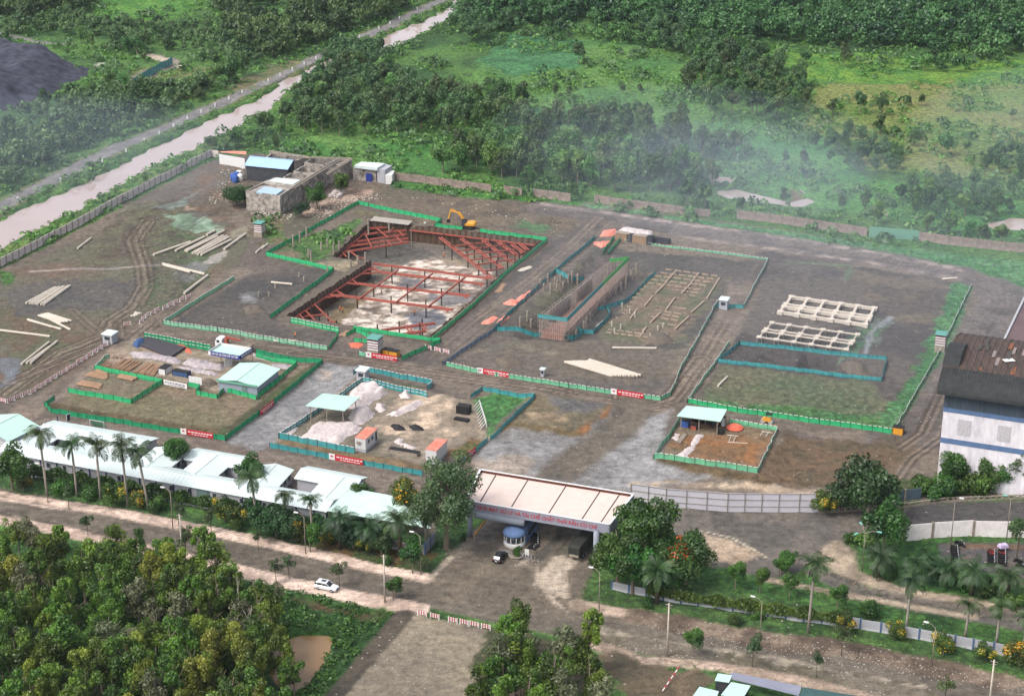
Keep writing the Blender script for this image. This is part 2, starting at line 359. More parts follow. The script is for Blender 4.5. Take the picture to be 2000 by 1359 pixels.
stroke([(900, 690), (1000, 672), (1080, 690)], 3, (132, 124, 112), (104, 100, 92), rag=1)
zone([(1490, 490), (1890, 555), (1830, 690), (1740, 830), (1350, 785), (1430, 670)], (100, 93, 90), (78, 73, 74), nz=N1, rag=1.5, l=.35)
zone([(1640, 520), (1870, 560), (1820, 650), (1700, 600)], (90, 82, 80), (108, 98, 88), rag=4)
zone([(1400, 715), (1700, 745), (1740, 800), (1720, 830), (1360, 785)], (92, 104, 82), (108, 106, 88), nz=N1, rag=2, g=.6)
zone([(1350, 780), (1600, 800), (1740, 820), (1735, 838), (1340, 787)], (66, 114, 70), (84, 124, 78), rag=1.5, g=1)
zone([(1860, 555), (1905, 545), (1860, 680), (1790, 780), (1748, 842), (1720, 820), (1780, 730), (1820, 650)], (66, 120, 76), (90, 140, 96), rag=1.5, g=1)
zone([(1705, 620), (1740, 630), (1700, 680), (1640, 700), (1660, 660)], (80, 114, 86), (104, 112, 108), rag=2, g=.8, wt=.3)
stroke([(1740, 620), (1700, 650), (1690, 690)], 1.6, (136, 138, 146), rag=.6, wt=.8)
stroke([(1540, 512), (1660, 520), (1655, 545)], 2, (104, 122, 100), (86, 92, 84), rag=1)
# site roads
RD = dict(soft=2.2, rag=1.0, cls=3, g=0, l=.3)
RC, RC2 = (124, 113, 106), (108, 98, 93)
stroke([(-40, 850), (60, 800), (170, 735), (260, 665), (330, 610), (400, 570), (470, 530)], 8, RC, RC2, **RD)
stroke([(260, 655), (420, 672), (560, 692), (700, 712), (860, 733), (1000, 752), (1130, 775), (1260, 792), (1340, 805), (1500, 822), (1640, 845), (1740, 862), (1800, 850)], 9, RC, RC2, **RD)
stroke([(1300, 800), (1350, 740), (1400, 660), (1440, 600), (1450, 560)], 9, RC, RC2, **RD)
stroke([(1740, 862), (1800, 855), (1830, 800), (1880, 720), (1920, 640), (1955, 590), (1950, 560), (1880, 535), (1700, 500), (1500, 470), (1320, 445), (1180, 425), (1060, 405)], 12, (114, 106, 106), (96, 90, 90), soft=3, rag=2, cls=3, g=0, l=.4)
stroke([(1880, 527), (1700, 492), (1500, 460), (1320, 436), (1180, 415), (1060, 398)], 3, (176, 162, 160), (130, 120, 120), rag=1.5, patchy=.7)
stroke([(1870, 545), (1690, 512), (1500, 485), (1330, 462)], 3, (168, 156, 154), (130, 120, 120), rag=1.5, patchy=.7)
stroke([(1185, 430), (1130, 480), (1060, 540), (960, 620), (860, 700)], 12, (112, 102, 98), (92, 86, 84), soft=4, rag=2, cls=3, g=0, l=.4)
stroke([(0, 855), (100, 835), (250, 850), (450, 890), (600, 915), (820, 955), (920, 985)], 11, RC, RC2, **RD)
stroke([(1750, 870), (1700, 930), (1650, 960)], 10, (112, 98, 84), (92, 84, 76), rag=2)
zone([(40, 640+150), (90, 800), (60, 830), (0, 830)], (124, 110, 102), (140, 124, 116), rag=2)
# wheel tracks
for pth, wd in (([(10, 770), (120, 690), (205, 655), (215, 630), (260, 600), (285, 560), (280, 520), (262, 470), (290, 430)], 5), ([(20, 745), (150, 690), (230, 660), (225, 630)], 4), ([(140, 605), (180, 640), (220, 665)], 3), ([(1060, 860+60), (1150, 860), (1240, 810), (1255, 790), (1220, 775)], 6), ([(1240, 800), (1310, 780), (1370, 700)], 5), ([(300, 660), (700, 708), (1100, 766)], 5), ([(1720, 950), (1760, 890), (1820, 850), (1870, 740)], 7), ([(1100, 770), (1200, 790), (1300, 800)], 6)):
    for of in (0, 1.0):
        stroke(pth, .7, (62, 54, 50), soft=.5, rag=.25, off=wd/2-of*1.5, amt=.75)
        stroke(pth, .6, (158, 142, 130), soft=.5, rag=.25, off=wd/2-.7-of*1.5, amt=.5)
rt = random.Random(31)
for pth, wd, nn_ in (([(260, 655), (420, 672), (560, 692), (700, 712), (860, 733), (1000, 752), (1130, 775), (1260, 792)], 9, 9), ([(0, 855), (100, 835), (250, 850), (450, 890), (600, 915), (820, 955)], 10, 7), ([(1300, 800), (1350, 740), (1400, 660), (1440, 600)], 8, 5), ([(1800, 850), (1830, 800), (1880, 720), (1920, 640), (1955, 590), (1950, 560), (1880, 535), (1700, 500), (1500, 470), (1320, 445)], 12, 8), ([(1185, 430), (1130, 480), (1060, 540), (960, 620), (860, 700)], 12, 8), ([(-40, 850), (60, 800), (170, 735), (260, 665), (330, 610), (400, 570)], 8, 6), ([(1240, 790), (1220, 830), (1150, 880), (1080, 935)], 9, 6), ([(40, 740), (200, 700), (330, 560), (300, 450), (380, 400)], 30, 8), ([(620, 720), (560, 780), (480, 860)], 12, 5), ([(800, 790), (850, 850), (900, 870)], 12, 5)):
    for _ in range(nn_):
        o1 = rt.uniform(-wd, wd)*1.6; q_ = [(x+o1+rt.uniform(-5, 5), y+o1*.25+rt.uniform(-2, 2)) for x, y in pth]; i0 = rt.randrange(0, max(1, len(q_)-2)); stroke(q_[i0:i0+4], .5, rt.choice([(58, 50, 46), (70, 62, 56), (150, 136, 124)]), soft=.5, rag=.3, off=.9, amt=rt.uniform(.3, .6), patchy=.4)
# yards
zone([(120, 790), (215, 705), (270, 660), (560, 705), (620, 715), (440, 850)], (124, 112, 98), (112, 108, 92), nz=N1, rag=.8, g=.3, l=.2, cls=4)
zone([(110, 800), (440, 852), (500, 790), (470, 780), (300, 750), (250, 775), (140, 775)], (118, 112, 90), (130, 114, 100), nz=N1, rag=1.5, g=.45)
stroke([(100, 797), (240, 822), (440, 853)], 3.4, (84, 74, 56), (104, 92, 70), rag=1, g=.5)
stroke([(440, 850), (500, 805), (620, 716)], 2.6, (78, 72, 56), (84, 96, 64), rag=.8, g=.5)
zone([(205, 705), (260, 660), (420, 690), (540, 700), (560, 715), (500, 760), (420, 765), (300, 735)], (140, 128, 114), (154, 142, 130), rag=1, g=0, cls=4)
zone([(222, 678), (250, 685), (260, 715), (200, 712)], (176, 156, 142), (150, 134, 122), rag=1.5)
zone([(445, 862), (640, 712), (725, 722), (560, 860), (500, 880)], (146, 146, 152), (128, 128, 134), soft=2, rag=1, g=0, l=.5, cls=4)
zone([(615, 725), (650, 722), (650, 740), (620, 742)], (180, 164, 154), (146, 144, 150), rag=2)
zone([(540, 868), (700, 740), (830, 765), (930, 800), (915, 880), (820, 915)], (134, 124, 114), (118, 112, 102), nz=N1, rag=.8, g=.05, cls=4)
zone([(720, 850), (800, 770), (900, 780), (940, 800), (945, 855), (860, 870)], (206, 184, 166), (142, 130, 118), nz=N2, rag=3, l=.7)
zone([(740, 870), (830, 865), (880, 875), (830, 905), (740, 890)], (150, 140, 128), (138, 126, 116), rag=1)
stroke([(560, 868), (700, 898), (825, 918)], 2.5, (104, 88, 66), (124, 106, 84), rag=1, g=.4)
stroke([(860, 895), (905, 885), (930, 865)], 3, (74, 100, 52), (140, 108, 80), rag=1, g=.7)
zone([(925, 775), (985, 768), (1030, 775), (985, 830), (955, 850), (935, 800)], (66, 122, 68), (84, 136, 78), rag=1.2, g=1)
zone([(1000, 820), (1050, 778), (1130, 780), (1190, 800), (1150, 850), (1050, 845), (990, 840)], (104, 98, 82), (124, 112, 92), nz=N2, rag=1.5, g=.4)
zone([(1070, 780), (1190, 795), (1160, 815), (1090, 812)], (92, 90, 94), (108, 106, 108), rag=2, l=.6)
zone([(1020, 808), (1080, 815), (1110, 830), (1030, 825)], (178, 158, 136), (140, 124, 104), rag=1.5)
stroke([(1205, 800), (1180, 830), (1140, 848)], 4, (148, 104, 70), (110, 88, 64), rag=1)
stroke([(990, 842), (1140, 853)], 3, (94, 80, 56), (110, 94, 66), rag=1, g=.4)
zone([(700, 742), (780, 748), (835, 762), (780, 766), (705, 752)], (72, 96, 56), (98, 94, 80), rag=1, g=.6)
# gravel by the gate
zone([(925, 895), (960, 855), (1000, 842), (1140, 855), (1205, 800), (1260, 815), (1310, 800), (1290, 900), (1400, 935), (1230, 960), (1100, 950), (930, 920)], (150, 150, 156), (124, 122, 126), nz=N2, soft=2, rag=1, g=0, l=.5, cls=4)
zone([(920, 900), (985, 890), (1040, 895), (1030, 925), (930, 925)], (172, 160, 154), (146, 136, 130), rag=2, l=.5)
stroke([(1240, 790), (1220, 830), (1150, 880), (1080, 935), (1040, 970)], 9, (112, 104, 96), (98, 92, 86), soft=2.5, rag=.8, cls=3)
stroke([(1290, 905), (1400, 930), (1500, 948)], 3, (86, 72, 52), (104, 88, 66), rag=1, g=.5)
zone([(1290, 900), (1340, 820), (1520, 838), (1480, 925)], (134, 100, 72), (122, 108, 92), nz=N2, rag=.8, g=.2, cls=4)
zone([(1310, 880), (1330, 862), (1460, 870), (1500, 880), (1475, 915)], (150, 104, 68), (124, 96, 70), rag=2, g=.3)
zone([(1500, 880), (1540, 850), (1660, 860), (1780, 880), (1700, 950), (1560, 955), (1440, 940), (1480, 925)], (112, 92, 74), (94, 84, 68), nz=N2, rag=2, g=.4)
stroke([(1240, 945), (1400, 948), (1560, 960), (1640, 965)], 4, (190, 172, 156), (130, 118, 108), rag=2, patchy=.6)
zone([(1450, 942), (1520, 955), (1600, 965), (1510, 965), (1450, 952)], (186, 168, 150), (160, 140, 124), rag=.8)
# office yard
zone([(30, 880), (850, 1010), (850, 1045), (560, 985), (0, 905)], (128, 118, 110), (114, 106, 98), g=0, cls=4, rag=.5)
# ------------------------------------------------ gate forecourt and roads
zone([(-60, 960), (-60, 925), (60, 935), (300, 985), (560, 1035), (840, 1085), (890, 1085), (850, 1130), (700, 1100), (300, 1022)], (54, 92, 44), (72, 108, 54), nz=N2, rag=.6, g=1)
zone([(640, 1040), (850, 1080), (830, 1130), (600, 1075)], (70, 82, 44), (112, 84, 52), nz=N2, rag=2, g=.8)
PV = dict(cls=2, g=0, l=.5)
ROAD = [(-60, 973), (0, 985), (250, 1034), (500, 1086), (700, 1131), (850, 1156), (1000, 1187), (1150, 1217), (1400, 1258), (1700, 1315), (2040, 1380)]
stroke(ROAD[:6], 13, (112, 106, 84), (104, 98, 86), soft=1, rag=1.2, g=.4, l=.3)
stroke(ROAD, 9.4, (116, 108, 100), (102, 95, 89), soft=.6, rag=.4, cls=1, g=0, l=.12)
stroke(ROAD[4:], 12.5, (116, 108, 100), (102, 95, 89), soft=1.2, rag=.8, cls=1, g=0, l=.2)
stroke([(-60, 958), (0, 969), (150, 990), (250, 1006), (500, 1054), (700, 1102), (835, 1129)], 3.9, (232, 208, 198), (196, 174, 164), soft=.4, rag=.55, **PV)
stroke([(-60, 1000), (0, 1012), (150, 1040), (400, 1097), (500, 1124), (700, 1167), (818, 1190)], 4.6, (232, 208, 198), (192, 170, 160), soft=.4, rag=.75, **PV)
stroke([(0, 1003), (150, 1031), (400, 1086)], 1.2, (84, 78, 70), rag=.5, patchy=.4)
for of_ in (1.4, 3.2): stroke(ROAD, .9, (92, 85, 79), soft=.8, rag=.3, off=9.4/2-of_, amt=.5)
FORE = [(865, 1095), (905, 1060), (925, 1035), (990, 985), (1090, 985), (1170, 1010), (1180, 1060), (1140, 1165), (1180, 1215), (830, 1170), (845, 1135)]
zone(FORE, (120, 110, 100), (104, 96, 88), soft=.8, rag=.4, cls=1, g=0, l=.25)
stroke([(940, 1050), (985, 1010), (1030, 975), (1080, 940)], 6, (128, 122, 120), (90, 86, 84), soft=1.5, rag=.6, g=0, cls=1)
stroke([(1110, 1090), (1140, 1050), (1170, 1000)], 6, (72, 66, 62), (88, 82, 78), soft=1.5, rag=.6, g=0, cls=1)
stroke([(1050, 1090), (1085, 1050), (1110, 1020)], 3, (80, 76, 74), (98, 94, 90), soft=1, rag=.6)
zone([(960, 1082), (1010, 1045), (1060, 1030), (1110, 1010), (1080, 1050), (1040, 1085), (990, 1100)], (144, 132, 120), (122, 112, 102), soft=.5, rag=.3, cls=2, l=.5)
zone([(1090, 1080), (1120, 1040), (1130, 1040), (1110, 1078), (1100, 1090)], (138, 128, 116), (100, 96, 86), rag=.4, cls=2)
for i in range(16):
    f = i/15; stroke([(1045+55*f+6*(i % 3), 1140+28*f), (1060+45*f, 1115), (1085+48*f, 1085+6*f)], .9, (190, 176, 164), soft=.6, rag=.5, patchy=.5)
for i in range(6): stroke([(1048+7*i, 1105+12*i), (1050+7*i, 1135+9*i), (1070+8*i, 1165+6*i)], .7, (182, 168, 156), soft=.5, rag=.4, patchy=.4)
zone([(1020, 1085), (1060, 1090), (1040, 1110), (1000, 1108)], (176, 164, 154), (112, 104, 96), nz=N4, rag=1.5, amt=.8, l=.6)
zone([(860, 1140), (870, 1075), (920, 1052), (940, 1060), (890, 1110)], (142, 132, 122), (116, 106, 98), rag=1, cls=2)
stroke([(840, 1128), (880, 1090)], 1.4, (186, 174, 160), soft=.3, rag=.2, cls=2)
# east verge, with dumped litter
zone([(1185, 1090), (1300, 1120), (1700, 1190), (2060, 1250), (2060, 1330), (1700, 1265), (1400, 1220), (1130, 1175)], (56, 94, 44), (80, 112, 58), nz=N2, rag=1, g=1, l=.2)
stroke([(1130, 1180), (1250, 1205), (1300, 1210)], 4, (196, 176, 164), (140, 124, 112), rag=1, **PV)
stroke([(1240, 1205), (1400, 1232), (1600, 1262), (2050, 1345)], 6, (140, 124, 112), (98, 84, 74), rag=2.5, g=.1, l=2.2)
stroke([(1180, 1250), (1400, 1285), (1700, 1345), (1800, 1370)], 7, (122, 114, 104), (104, 98, 84), rag=2.0, g=.2, l=1.6)
stroke([(1170, 1262), (1260, 1290), (1400, 1302), (1560, 1330), (1760, 1380)], 3.4, (198, 176, 164), (160, 142, 130), rag=.8, cls=2, l=.3)
stroke([(1160, 1228), (1400, 1268), (1800, 1340)], 1.6, (90, 84, 70), (170, 160, 148), nz=N4, rag=1.5, g=.2, l=2.0)
zone([(1180, 1270), (1270, 1300), (1400, 1310), (1380, 1340), (1360, 1400), (1250, 1400), (1200, 1330), (1150, 1280)], (112, 98, 82), (94, 86, 72), nz=N2, rag=2, g=.1, l=.4)
# entry road at the right
zone([(1290, 990), (1600, 995), (1760, 985), (2060, 975), (2060, 1018), (1900, 1025), (1700, 1045), (1640, 1060), (1600, 1110), (1700, 1160), (2060, 1230), (2060, 1245), (1700, 1175), (1560, 1115), (1500, 1130), (1430, 1140), (1300, 1080)], (112, 106, 102), (96, 92, 90), soft=.8, rag=.4, cls=1, g=0, l=.2)
zone([(1780, 985), (2060, 978), (2060, 1018), (1900, 1022), (1760, 1030)], (82, 80, 82), (72, 70, 74), nz=N1, soft=1.5, rag=.6, cls=1)
zone([(1370, 1040), (1430, 1055), (1490, 1085), (1440, 1102), (1380, 1090)], (196, 176, 158), (164, 144, 128), rag=.8, cls=2, g=0)
stroke([(1360, 1035), (1430, 1050), (1495, 1088)], .5, (200, 190, 176), soft=.3, rag=.1)
zone([(1595, 1095), (1605, 1065), (1640, 1055), (1670, 1080), (1680, 1115), (1760, 1145), (2060, 1195), (2060, 1225), (1750, 1165), (1640, 1125)], (180, 164, 148), (148, 134, 122), nz=N2, rag=.6, cls=2, g=0, l=.2)
stroke([(1590, 1112), (1700, 1155), (2040, 1215)], 3, (120, 112, 106), (96, 90, 86), rag=.8)
zone([(1680, 1060), (1780, 1040), (2060, 1045), (2060, 1200), (1760, 1140), (1680, 1115)], (52, 96, 44), (74, 116, 54), nz=N2, rag=.6, g=1)
zone([(1830, 1060), (1900, 1058), (2060, 1060), (2060, 1160), (1900, 1110), (1830, 1100)], (88, 86, 90), (98, 92, 90), nz=N2, rag=1, g=0, l=.4, cls=4)
stroke([(1880, 1066), (2040, 1070)], 2.4, (120, 92, 74), (100, 92, 84), rag=1.2)
zone([(1300, 1085), (1500, 1130), (1700, 1185), (2060, 1250), (2060, 1275), (1700, 1205), (1300, 1130)], (54, 98, 44), (76, 118, 54), nz=N2, rag=.8, g=1)
stroke([(1500, 1132), (1700, 1170), (1900, 1205)], 1.8, (196, 180, 162), (160, 144, 130), rag=.5)
stroke([(1600, 992), (1700, 985), (1800, 968), (2050, 960)], 2.4, (142, 134, 126), (104, 100, 92), rag=.8, l=.5)
zone([(1610, 960), (1800, 930), (2060, 930), (2060, 958), (1800, 966), (1700, 982), (1600, 988)], (62, 84, 46), (84, 92, 60), rag=1, g=.8)
# slab and earth at the bottom
zone([(-60, 1035), (0, 1040), (300, 1100), (480, 1140), (620, 1168), (800, 1205), (760, 1260), (640, 1420), (-60, 1450)], (44, 84, 34), (62, 104, 42), nz=N2, rag=1.5, g=1)
stroke([(790, 1205), (740, 1260), (655, 1370)], 5.0, (88, 80, 72), (70, 66, 60), rag=.8, l=.7, g=0)
zone([(812, 1200), (960, 1228), (935, 1300), (1010, 1360), (1010, 1400), (650, 1400), (690, 1340)], (146, 136, 122), (126, 118, 108), nz=N1, soft=.6, rag=.3, g=0, l=.2, cls=4)
zone([(925, 1290), (960, 1230), (1100, 1250), (1200, 1330), (1000, 1400), (880, 1390), (940, 1320)], (96, 82, 70), (74, 80, 56), nz=N2, rag=1.5, g=.4)
zone([(560, 1165), (640, 1180), (760, 1200), (740, 1215), (620, 1190)], (92, 66, 54), (70, 84, 46), rag=1.5, g=.6)
# pit slope strip
stroke([(575, 612), (724, 505)], 4, (118, 108, 96), (92, 98, 78), rag=.8)
stroke([(835, 668), (1060, 478)], 4.5, (104, 92, 80), (84, 78, 72), rag=.8)
stroke([(725, 425), (900, 440), (1058, 464)], 4, (112, 98, 84), (92, 88, 76), rag=1)
# muddy canal/pond rims are the water's edge
for pl in PONDS[:5]: zone(pl, (120, 104, 84), rag=.5, world=True, g=.2)
def mask_faces(inv): return inv[:-1, :-1] & inv[1:, :-1] & inv[1:, 1:] & inv[:-1, 1:]
near = (GX0 > -60) & (GX0 < 60) & (GY0 > 380) & (GY0 < 560)
pm = np.zeros(sh, bool)
pd = segdist(GX, GY, PIT, True); pm = inside(GX, GY, PIT) | (pd < .5)
pf = pm[:-1, :-1] | pm[1:, :-1] | pm[1:, 1:] | pm[:-1, 1:]
idx = np.arange(sh[0]*sh[1]).reshape(sh)
Zg = Zg + np.where(CLS == 2, .10, 0) + np.where(CLS == 0, (fbm(GX, GY, 1.8, 77, 3)-.5)*.42*(1-T[..., 2]), 0)
V = np.stack([GX, GY, Zg], -1).reshape(-1, 3)
quads = np.stack([idx[:-1, :-1], idx[1:, :-1], idx[1:, 1:], idx[:-1, 1:]], -1)
fc = np.maximum.reduce([CLS[:-1, :-1], CLS[1:, :-1], CLS[1:, 1:], CLS[:-1, 1:]])
def mesh_np(name, V, Q, cols=None, typ=None, mat_=None, tone=None, smooth=True):
    me = bpy.data.meshes.new(name); me.vertices.add(len(V)); me.vertices.foreach_set('co', np.asarray(V, np.float32).ravel())
    k = Q.shape[1]; me.loops.add(len(Q)*k); me.polygons.add(len(Q))
    me.loops.foreach_set('vertex_index', Q.astype(np.int32).ravel()); me.polygons.foreach_set('loop_start', np.arange(0, len(Q)*k, k, dtype=np.int32))
    me.update(calc_edges=True)
    if smooth: me.polygons.foreach_set('use_smooth', np.ones(len(Q), bool))
    for nm, A in (('col', cols), ('typ', typ)):
        if A is not None:
            at = me.color_attributes.new(nm, 'FLOAT_COLOR', 'POINT'); at.data.foreach_set('color', np.concatenate([A, np.ones((len(A), 1))], 1).astype(np.float32).ravel())
    if tone is not None:
        at = me.attributes.new('tone', 'FLOAT', 'FACE'); at.data.foreach_set('value', tone.astype(np.float32))
    if mat_: me.materials.append(mat_)
    return me
def ground_mat():
    m = bpy.data.materials.new('ground'); m.use_nodes = True; n = m.node_tree; L = n.links; b = n.nodes['Principled BSDF']
    c = n.nodes.new('ShaderNodeVertexColor'); c.layer_name = 'col'; t = n.nodes.new('ShaderNodeVertexColor'); t.layer_name = 'typ'
    sp = n.nodes.new('ShaderNodeSeparateColor'); L.new(t.outputs[0], sp.inputs[0])
    tc = n.nodes.new('ShaderNodeTexCoord')
    def noise(sc, det=5, ro=.7, vec=None):
        q = n.nodes.new('ShaderNodeTexNoise'); q.inputs['Scale'].default_value = sc; q.inputs['Detail'].default_value = det; q.inputs['Roughness'].default_value = ro
        L.new(vec or tc.outputs['Object'], q.inputs['Vector']); return q.outputs['Fac']
    def mrange(s, a, b_, c_, d):
        q = n.nodes.new('ShaderNodeMapRange'); q.inputs[1].default_value = a; q.inputs[2].default_value = b_; q.inputs[3].default_value = c_; q.inputs[4].default_value = d; L.new(s, q.inputs[0]); return q.outputs[0]
    def mth(op, a, b_):
        q = n.nodes.new('ShaderNodeMath'); q.operation = op
        for i, v in enumerate((a, b_)):
            if hasattr(v, 'default_value'): L.new(v, q.inputs[i])
            else: q.inputs[i].default_value = v
        return q.outputs[0]
    def scale(col, f):
        q = n.nodes.new('ShaderNodeVectorMath'); q.operation = 'SCALE'; L.new(col, q.inputs[0]); L.new(f, q.inputs['Scale']); return q.outputs[0]
    n1 = noise(.55, 8, .72); n2 = noise(2.6, 4, .7); n3 = noise(.12, 5)
    col = scale(c.outputs[0], mrange(n1, .34, .66, .58, 1.4))
    col = scale(col, mrange(n2, .3, .7, .74, 1.28))
    n5 = noise(7.0, 3, .8); col = scale(col, mrange(n5, .35, .65, .8, 1.22))
    wm = n.nodes.new('ShaderNodeVectorMath'); wm.operation = 'MULTIPLY'; L.new(col, wm.inputs[0]); wm.inputs[1].default_value = (.93, .905, .825); col = wm.outputs[0]
    # streaks left by wheels and blades, only on bare soil
    mp = n.nodes.new('ShaderNodeMapping'); mp.inputs['Rotation'].default_value[2] = -AA; mp.inputs['Scale'].default_value = (.12, 1.2, 1); L.new(tc.outputs['Object'], mp.inputs[0])
    st = noise(.9, 5, .7, mp.outputs[0])
    soil = mth('SUBTRACT', 1.0, sp.outputs[0])
    stv = mrange(st, .35, .65, -.1, .1); stv = mth('MULTIPLY', stv, soil); stv = mth('ADD', stv, 1.0); col = scale(col, stv)
    # tufts
    vo = n.nodes.new('ShaderNodeTexVoronoi'); vo.inputs['Scale'].default_value = .8; L.new(tc.outputs['Object'], vo.inputs['Vector'])
    tf = mth('MULTIPLY', mrange(vo.outputs['Distance'], 0, .8, .35, -.45), sp.outputs[0]); tf = mth('ADD', tf, 1.0); col = scale(col, tf)
    # small pale debris
    v2 = n.nodes.new('ShaderNodeTexVoronoi'); v2.inputs['Scale'].default_value = 1.1; L.new(tc.outputs['Object'], v2.inputs['Vector'])
    sz = mth('LESS_THAN', v2.outputs['Distance'], .24)
    spc = n.nodes.new('ShaderNodeSeparateColor'); L.new(v2.outputs['Color'], spc.inputs[0])
    pr = mth('LESS_THAN', spc.outputs[0], mth('MULTIPLY', sp.outputs[1], mrange(n3, .4, .65, .02, .2)))
    lit = mth('MULTIPLY', sz, pr)
    mx = n.nodes.new('ShaderNodeMix'); mx.data_type = 'RGBA'; L.new(lit, mx.inputs['Factor']); L.new(col, mx.inputs[6]); mx.inputs[7].default_value = (.24, .21, .19, 1)
    L.new(mx.outputs[2], b.inputs['Base Color'])
    L.new(mrange(sp.outputs[2], 0, 1, .95, .12), b.inputs['Roughness']); b.inputs['Specular IOR Level'].default_value = .3
    bu = n.nodes.new('ShaderNodeBump'); bu.inputs['Strength'].default_value = .9; bu.inputs['Distance'].default_value = .5
    L.new(mth('ADD', n1, mth('MULTIPLY', vo.outputs['Distance'], mth('MULTIPLY', sp.outputs[0], -.6))), bu.inputs['Height']); L.new(bu.outputs[0], b.inputs['Normal'])
    return m
GM = ground_mat(); Cf = C.reshape(-1, 3); Tf = T.reshape(-1, 3)
for k, nm in ((0, 'ground'), (1, 'road'), (2, 'pavement'), (3, 'dirt_road'), (4, 'yard')):
    Q = quads[(fc == k) & ~pf]
    used, inv = np.unique(Q, return_inverse=True)
    me = mesh_np(nm, V[used], inv.reshape(-1, 4), Cf[used], Tf[used], GM)
    o = bpy.data.objects.new(nm, me); COL.objects.link(o); tag(o, kind='structure')
# outer land to the horizon, lying just below the fine sheet
mb = MB(); R_ = 3000
for x0, x1, y0, y1 in ((-R_, R_, 998, R_), (-R_, R_, -R_, 229), (-R_, -418, 229, 998), (418, R_, 229, 998)):
    mb.face([(x0, y0, -.4), (x1, y0, -.4), (x1, y1, -.4), (x0, y1, -.4)])
tag(mb.build('terrain', mat('far_green', (70, 104, 54), sc=.02, var=.4)), kind='structure')
# water
def water(name, rgb, rough=.08):
    m = bpy.data.materials.new(name); m.use_nodes = True; n = m.node_tree; b = n.nodes['Principled BSDF']; L = n.links
    no = n.nodes.new('ShaderNodeTexNoise'); no.inputs['Scale'].default_value = .04; no.inputs['Detail'].default_value = 4; tc = n.nodes.new('ShaderNodeTexCoord'); L.new(tc.outputs['Object'], no.inputs['Vector'])
    r = n.nodes.new('ShaderNodeValToRGB'); c = lin(rgb); r.color_ramp.elements[0].position = .3; r.color_ramp.elements[1].position = .7
    r.color_ramp.elements[0].color = (*[v*.42 for v in c], 1); r.color_ramp.elements[1].color = (*[v*.5 for v in c], 1); L.new(no.outputs['Fac'], r.inputs[0]); L.new(r.outputs[0], b.inputs['Base Color'])
    b.inputs['Roughness'].default_value = rough; b.inputs['IOR'].default_value = 1.33
    n2 = n.nodes.new('ShaderNodeTexNoise'); n2.inputs['Scale'].default_value = 1.5; L.new(tc.outputs['Object'], n2.inputs['Vector'])
    bu = n.nodes.new('ShaderNodeBump'); bu.inputs['Strength'].default_value = .06; L.new(n2.outputs['Fac'], bu.inputs['Height']); L.new(bu.outputs[0], b.inputs['Normal'])
    return m
def grow(pl, d):
    cx = sum(p[0] for p in pl)/len(pl); cy = sum(p[1] for p in pl)/len(pl)
    return [(cx+(p[0]-cx)*(1+d/max(3, math.hypot(p[0]-cx, p[1]-cy))), cy+(p[1]-cy)*(1+d/max(3, math.hypot(p[0]-cx, p[1]-cy)))) for p in pl]
def sheet(name, poly, z, m):
    bm = bmesh.new(); vs = [bm.verts.new((p[0], p[1], z)) for p in poly]; bm.faces.new(vs); bmesh.ops.triangulate(bm, faces=bm.faces[:])
    me = bpy.data.meshes.new(name); bm.to_mesh(me); bm.free(); me.materials.append(m); o = bpy.data.objects.new(name, me); COL.objects.link(o); return tag(o, kind='structure')
WC = water('canal_water', (200, 180, 174)); WP = water('pond_water', (196, 178, 168)); WB = water('brown_water', (170, 136, 96))
half = len(CANAL)//2
cl = W([(-180, 610), (0, 492), (120, 432), (250, 360), (400, 284), (520, 228), (560, 190), (640, 148), (745, 115), (830, 72), (870, 50), (925, 15), (1020, -35)]); cr = W([(950, -65), (890, -8), (850, 18), (800, 42), (738, 66), (700, 80), (640, 100), (560, 142), (520, 174), (400, 226), (250, 300), (100, 371), (0, 414), (-180, 480)])
sheet('canal', cl+cr, -.75, WC)
for i, pl in enumerate(PONDS): sheet('pond', grow(pl, 5), -.75, WB if i in (1, 3) else WP)
# ---------------------------------------------------------------- foliage templates (numpy arrays of leaf-sized faces)
def leafquads(P_, N_, size, rs, asp=.7):
    n = len(P_); N_ = N_/np.linalg.norm(N_, axis=1, keepdims=True)
    r = rs.randn(n, 3); t = np.cross(N_, r); t /= np.linalg.norm(t, axis=1, keepdims=True)+1e-9; b = np.cross(N_, t)
    s = size*(.6+.8*rs.rand(n, 1)); t = t*s; b = b*s*asp
    V_ = np.stack([P_-t*.5, P_+b*.5+t*.08, P_+t*.55, P_-b*.5+t*.08], 1).reshape(-1, 3)
    return V_, np.arange(n*4).reshape(-1, 4)
def crown(seed, rx, rz, zc, nb, nq, q, up=.35, rb=.42, jit=.55, taper=0, hang=0):
    rs = np.random.RandomState(seed)
    d = rs.randn(nb, 3); d /= np.linalg.norm(d, axis=1, keepdims=True); rad = rs.rand(nb, 1)**.45*.78
    c = d*rad; c[:, 2] = c[:, 2]*.9
    if taper: c[:, :2] *= (1-taper*(c[:, 2:3]*.5+.5))
    c[:, :2] += .12*np.sin(c[:, 2:3]*3+seed)
    c = c*np.array([rx, rx, rz]); br = rx*rb*(.6+.7*rs.rand(nb)); bt = rs.rand(nb)
    w_ = br**2; pick = rs.choice(nb, nq, p=w_/w_.sum())
    d = rs.randn(nq, 3); d[:, 2] += up; d /= np.linalg.norm(d, axis=1, keepdims=True)
    p = c[pick]+d*br[pick][:, None]*(.55+.5*rs.rand(nq, 1))
    p[:, 2] -= hang*rs.rand(nq)*np.hypot(p[:, 0], p[:, 1])
    p[:, 2] += zc
    p[:, 2] = np.maximum(p[:, 2], .25)
    nrm = d+jit*rs.randn(nq, 3)
    V_, Q_ = leafquads(p, nrm, q, rs)
    tone = np.clip(bt[pick]*.6+rs.rand(nq)*.5, 0, 1)
    return V_, Q_, tone
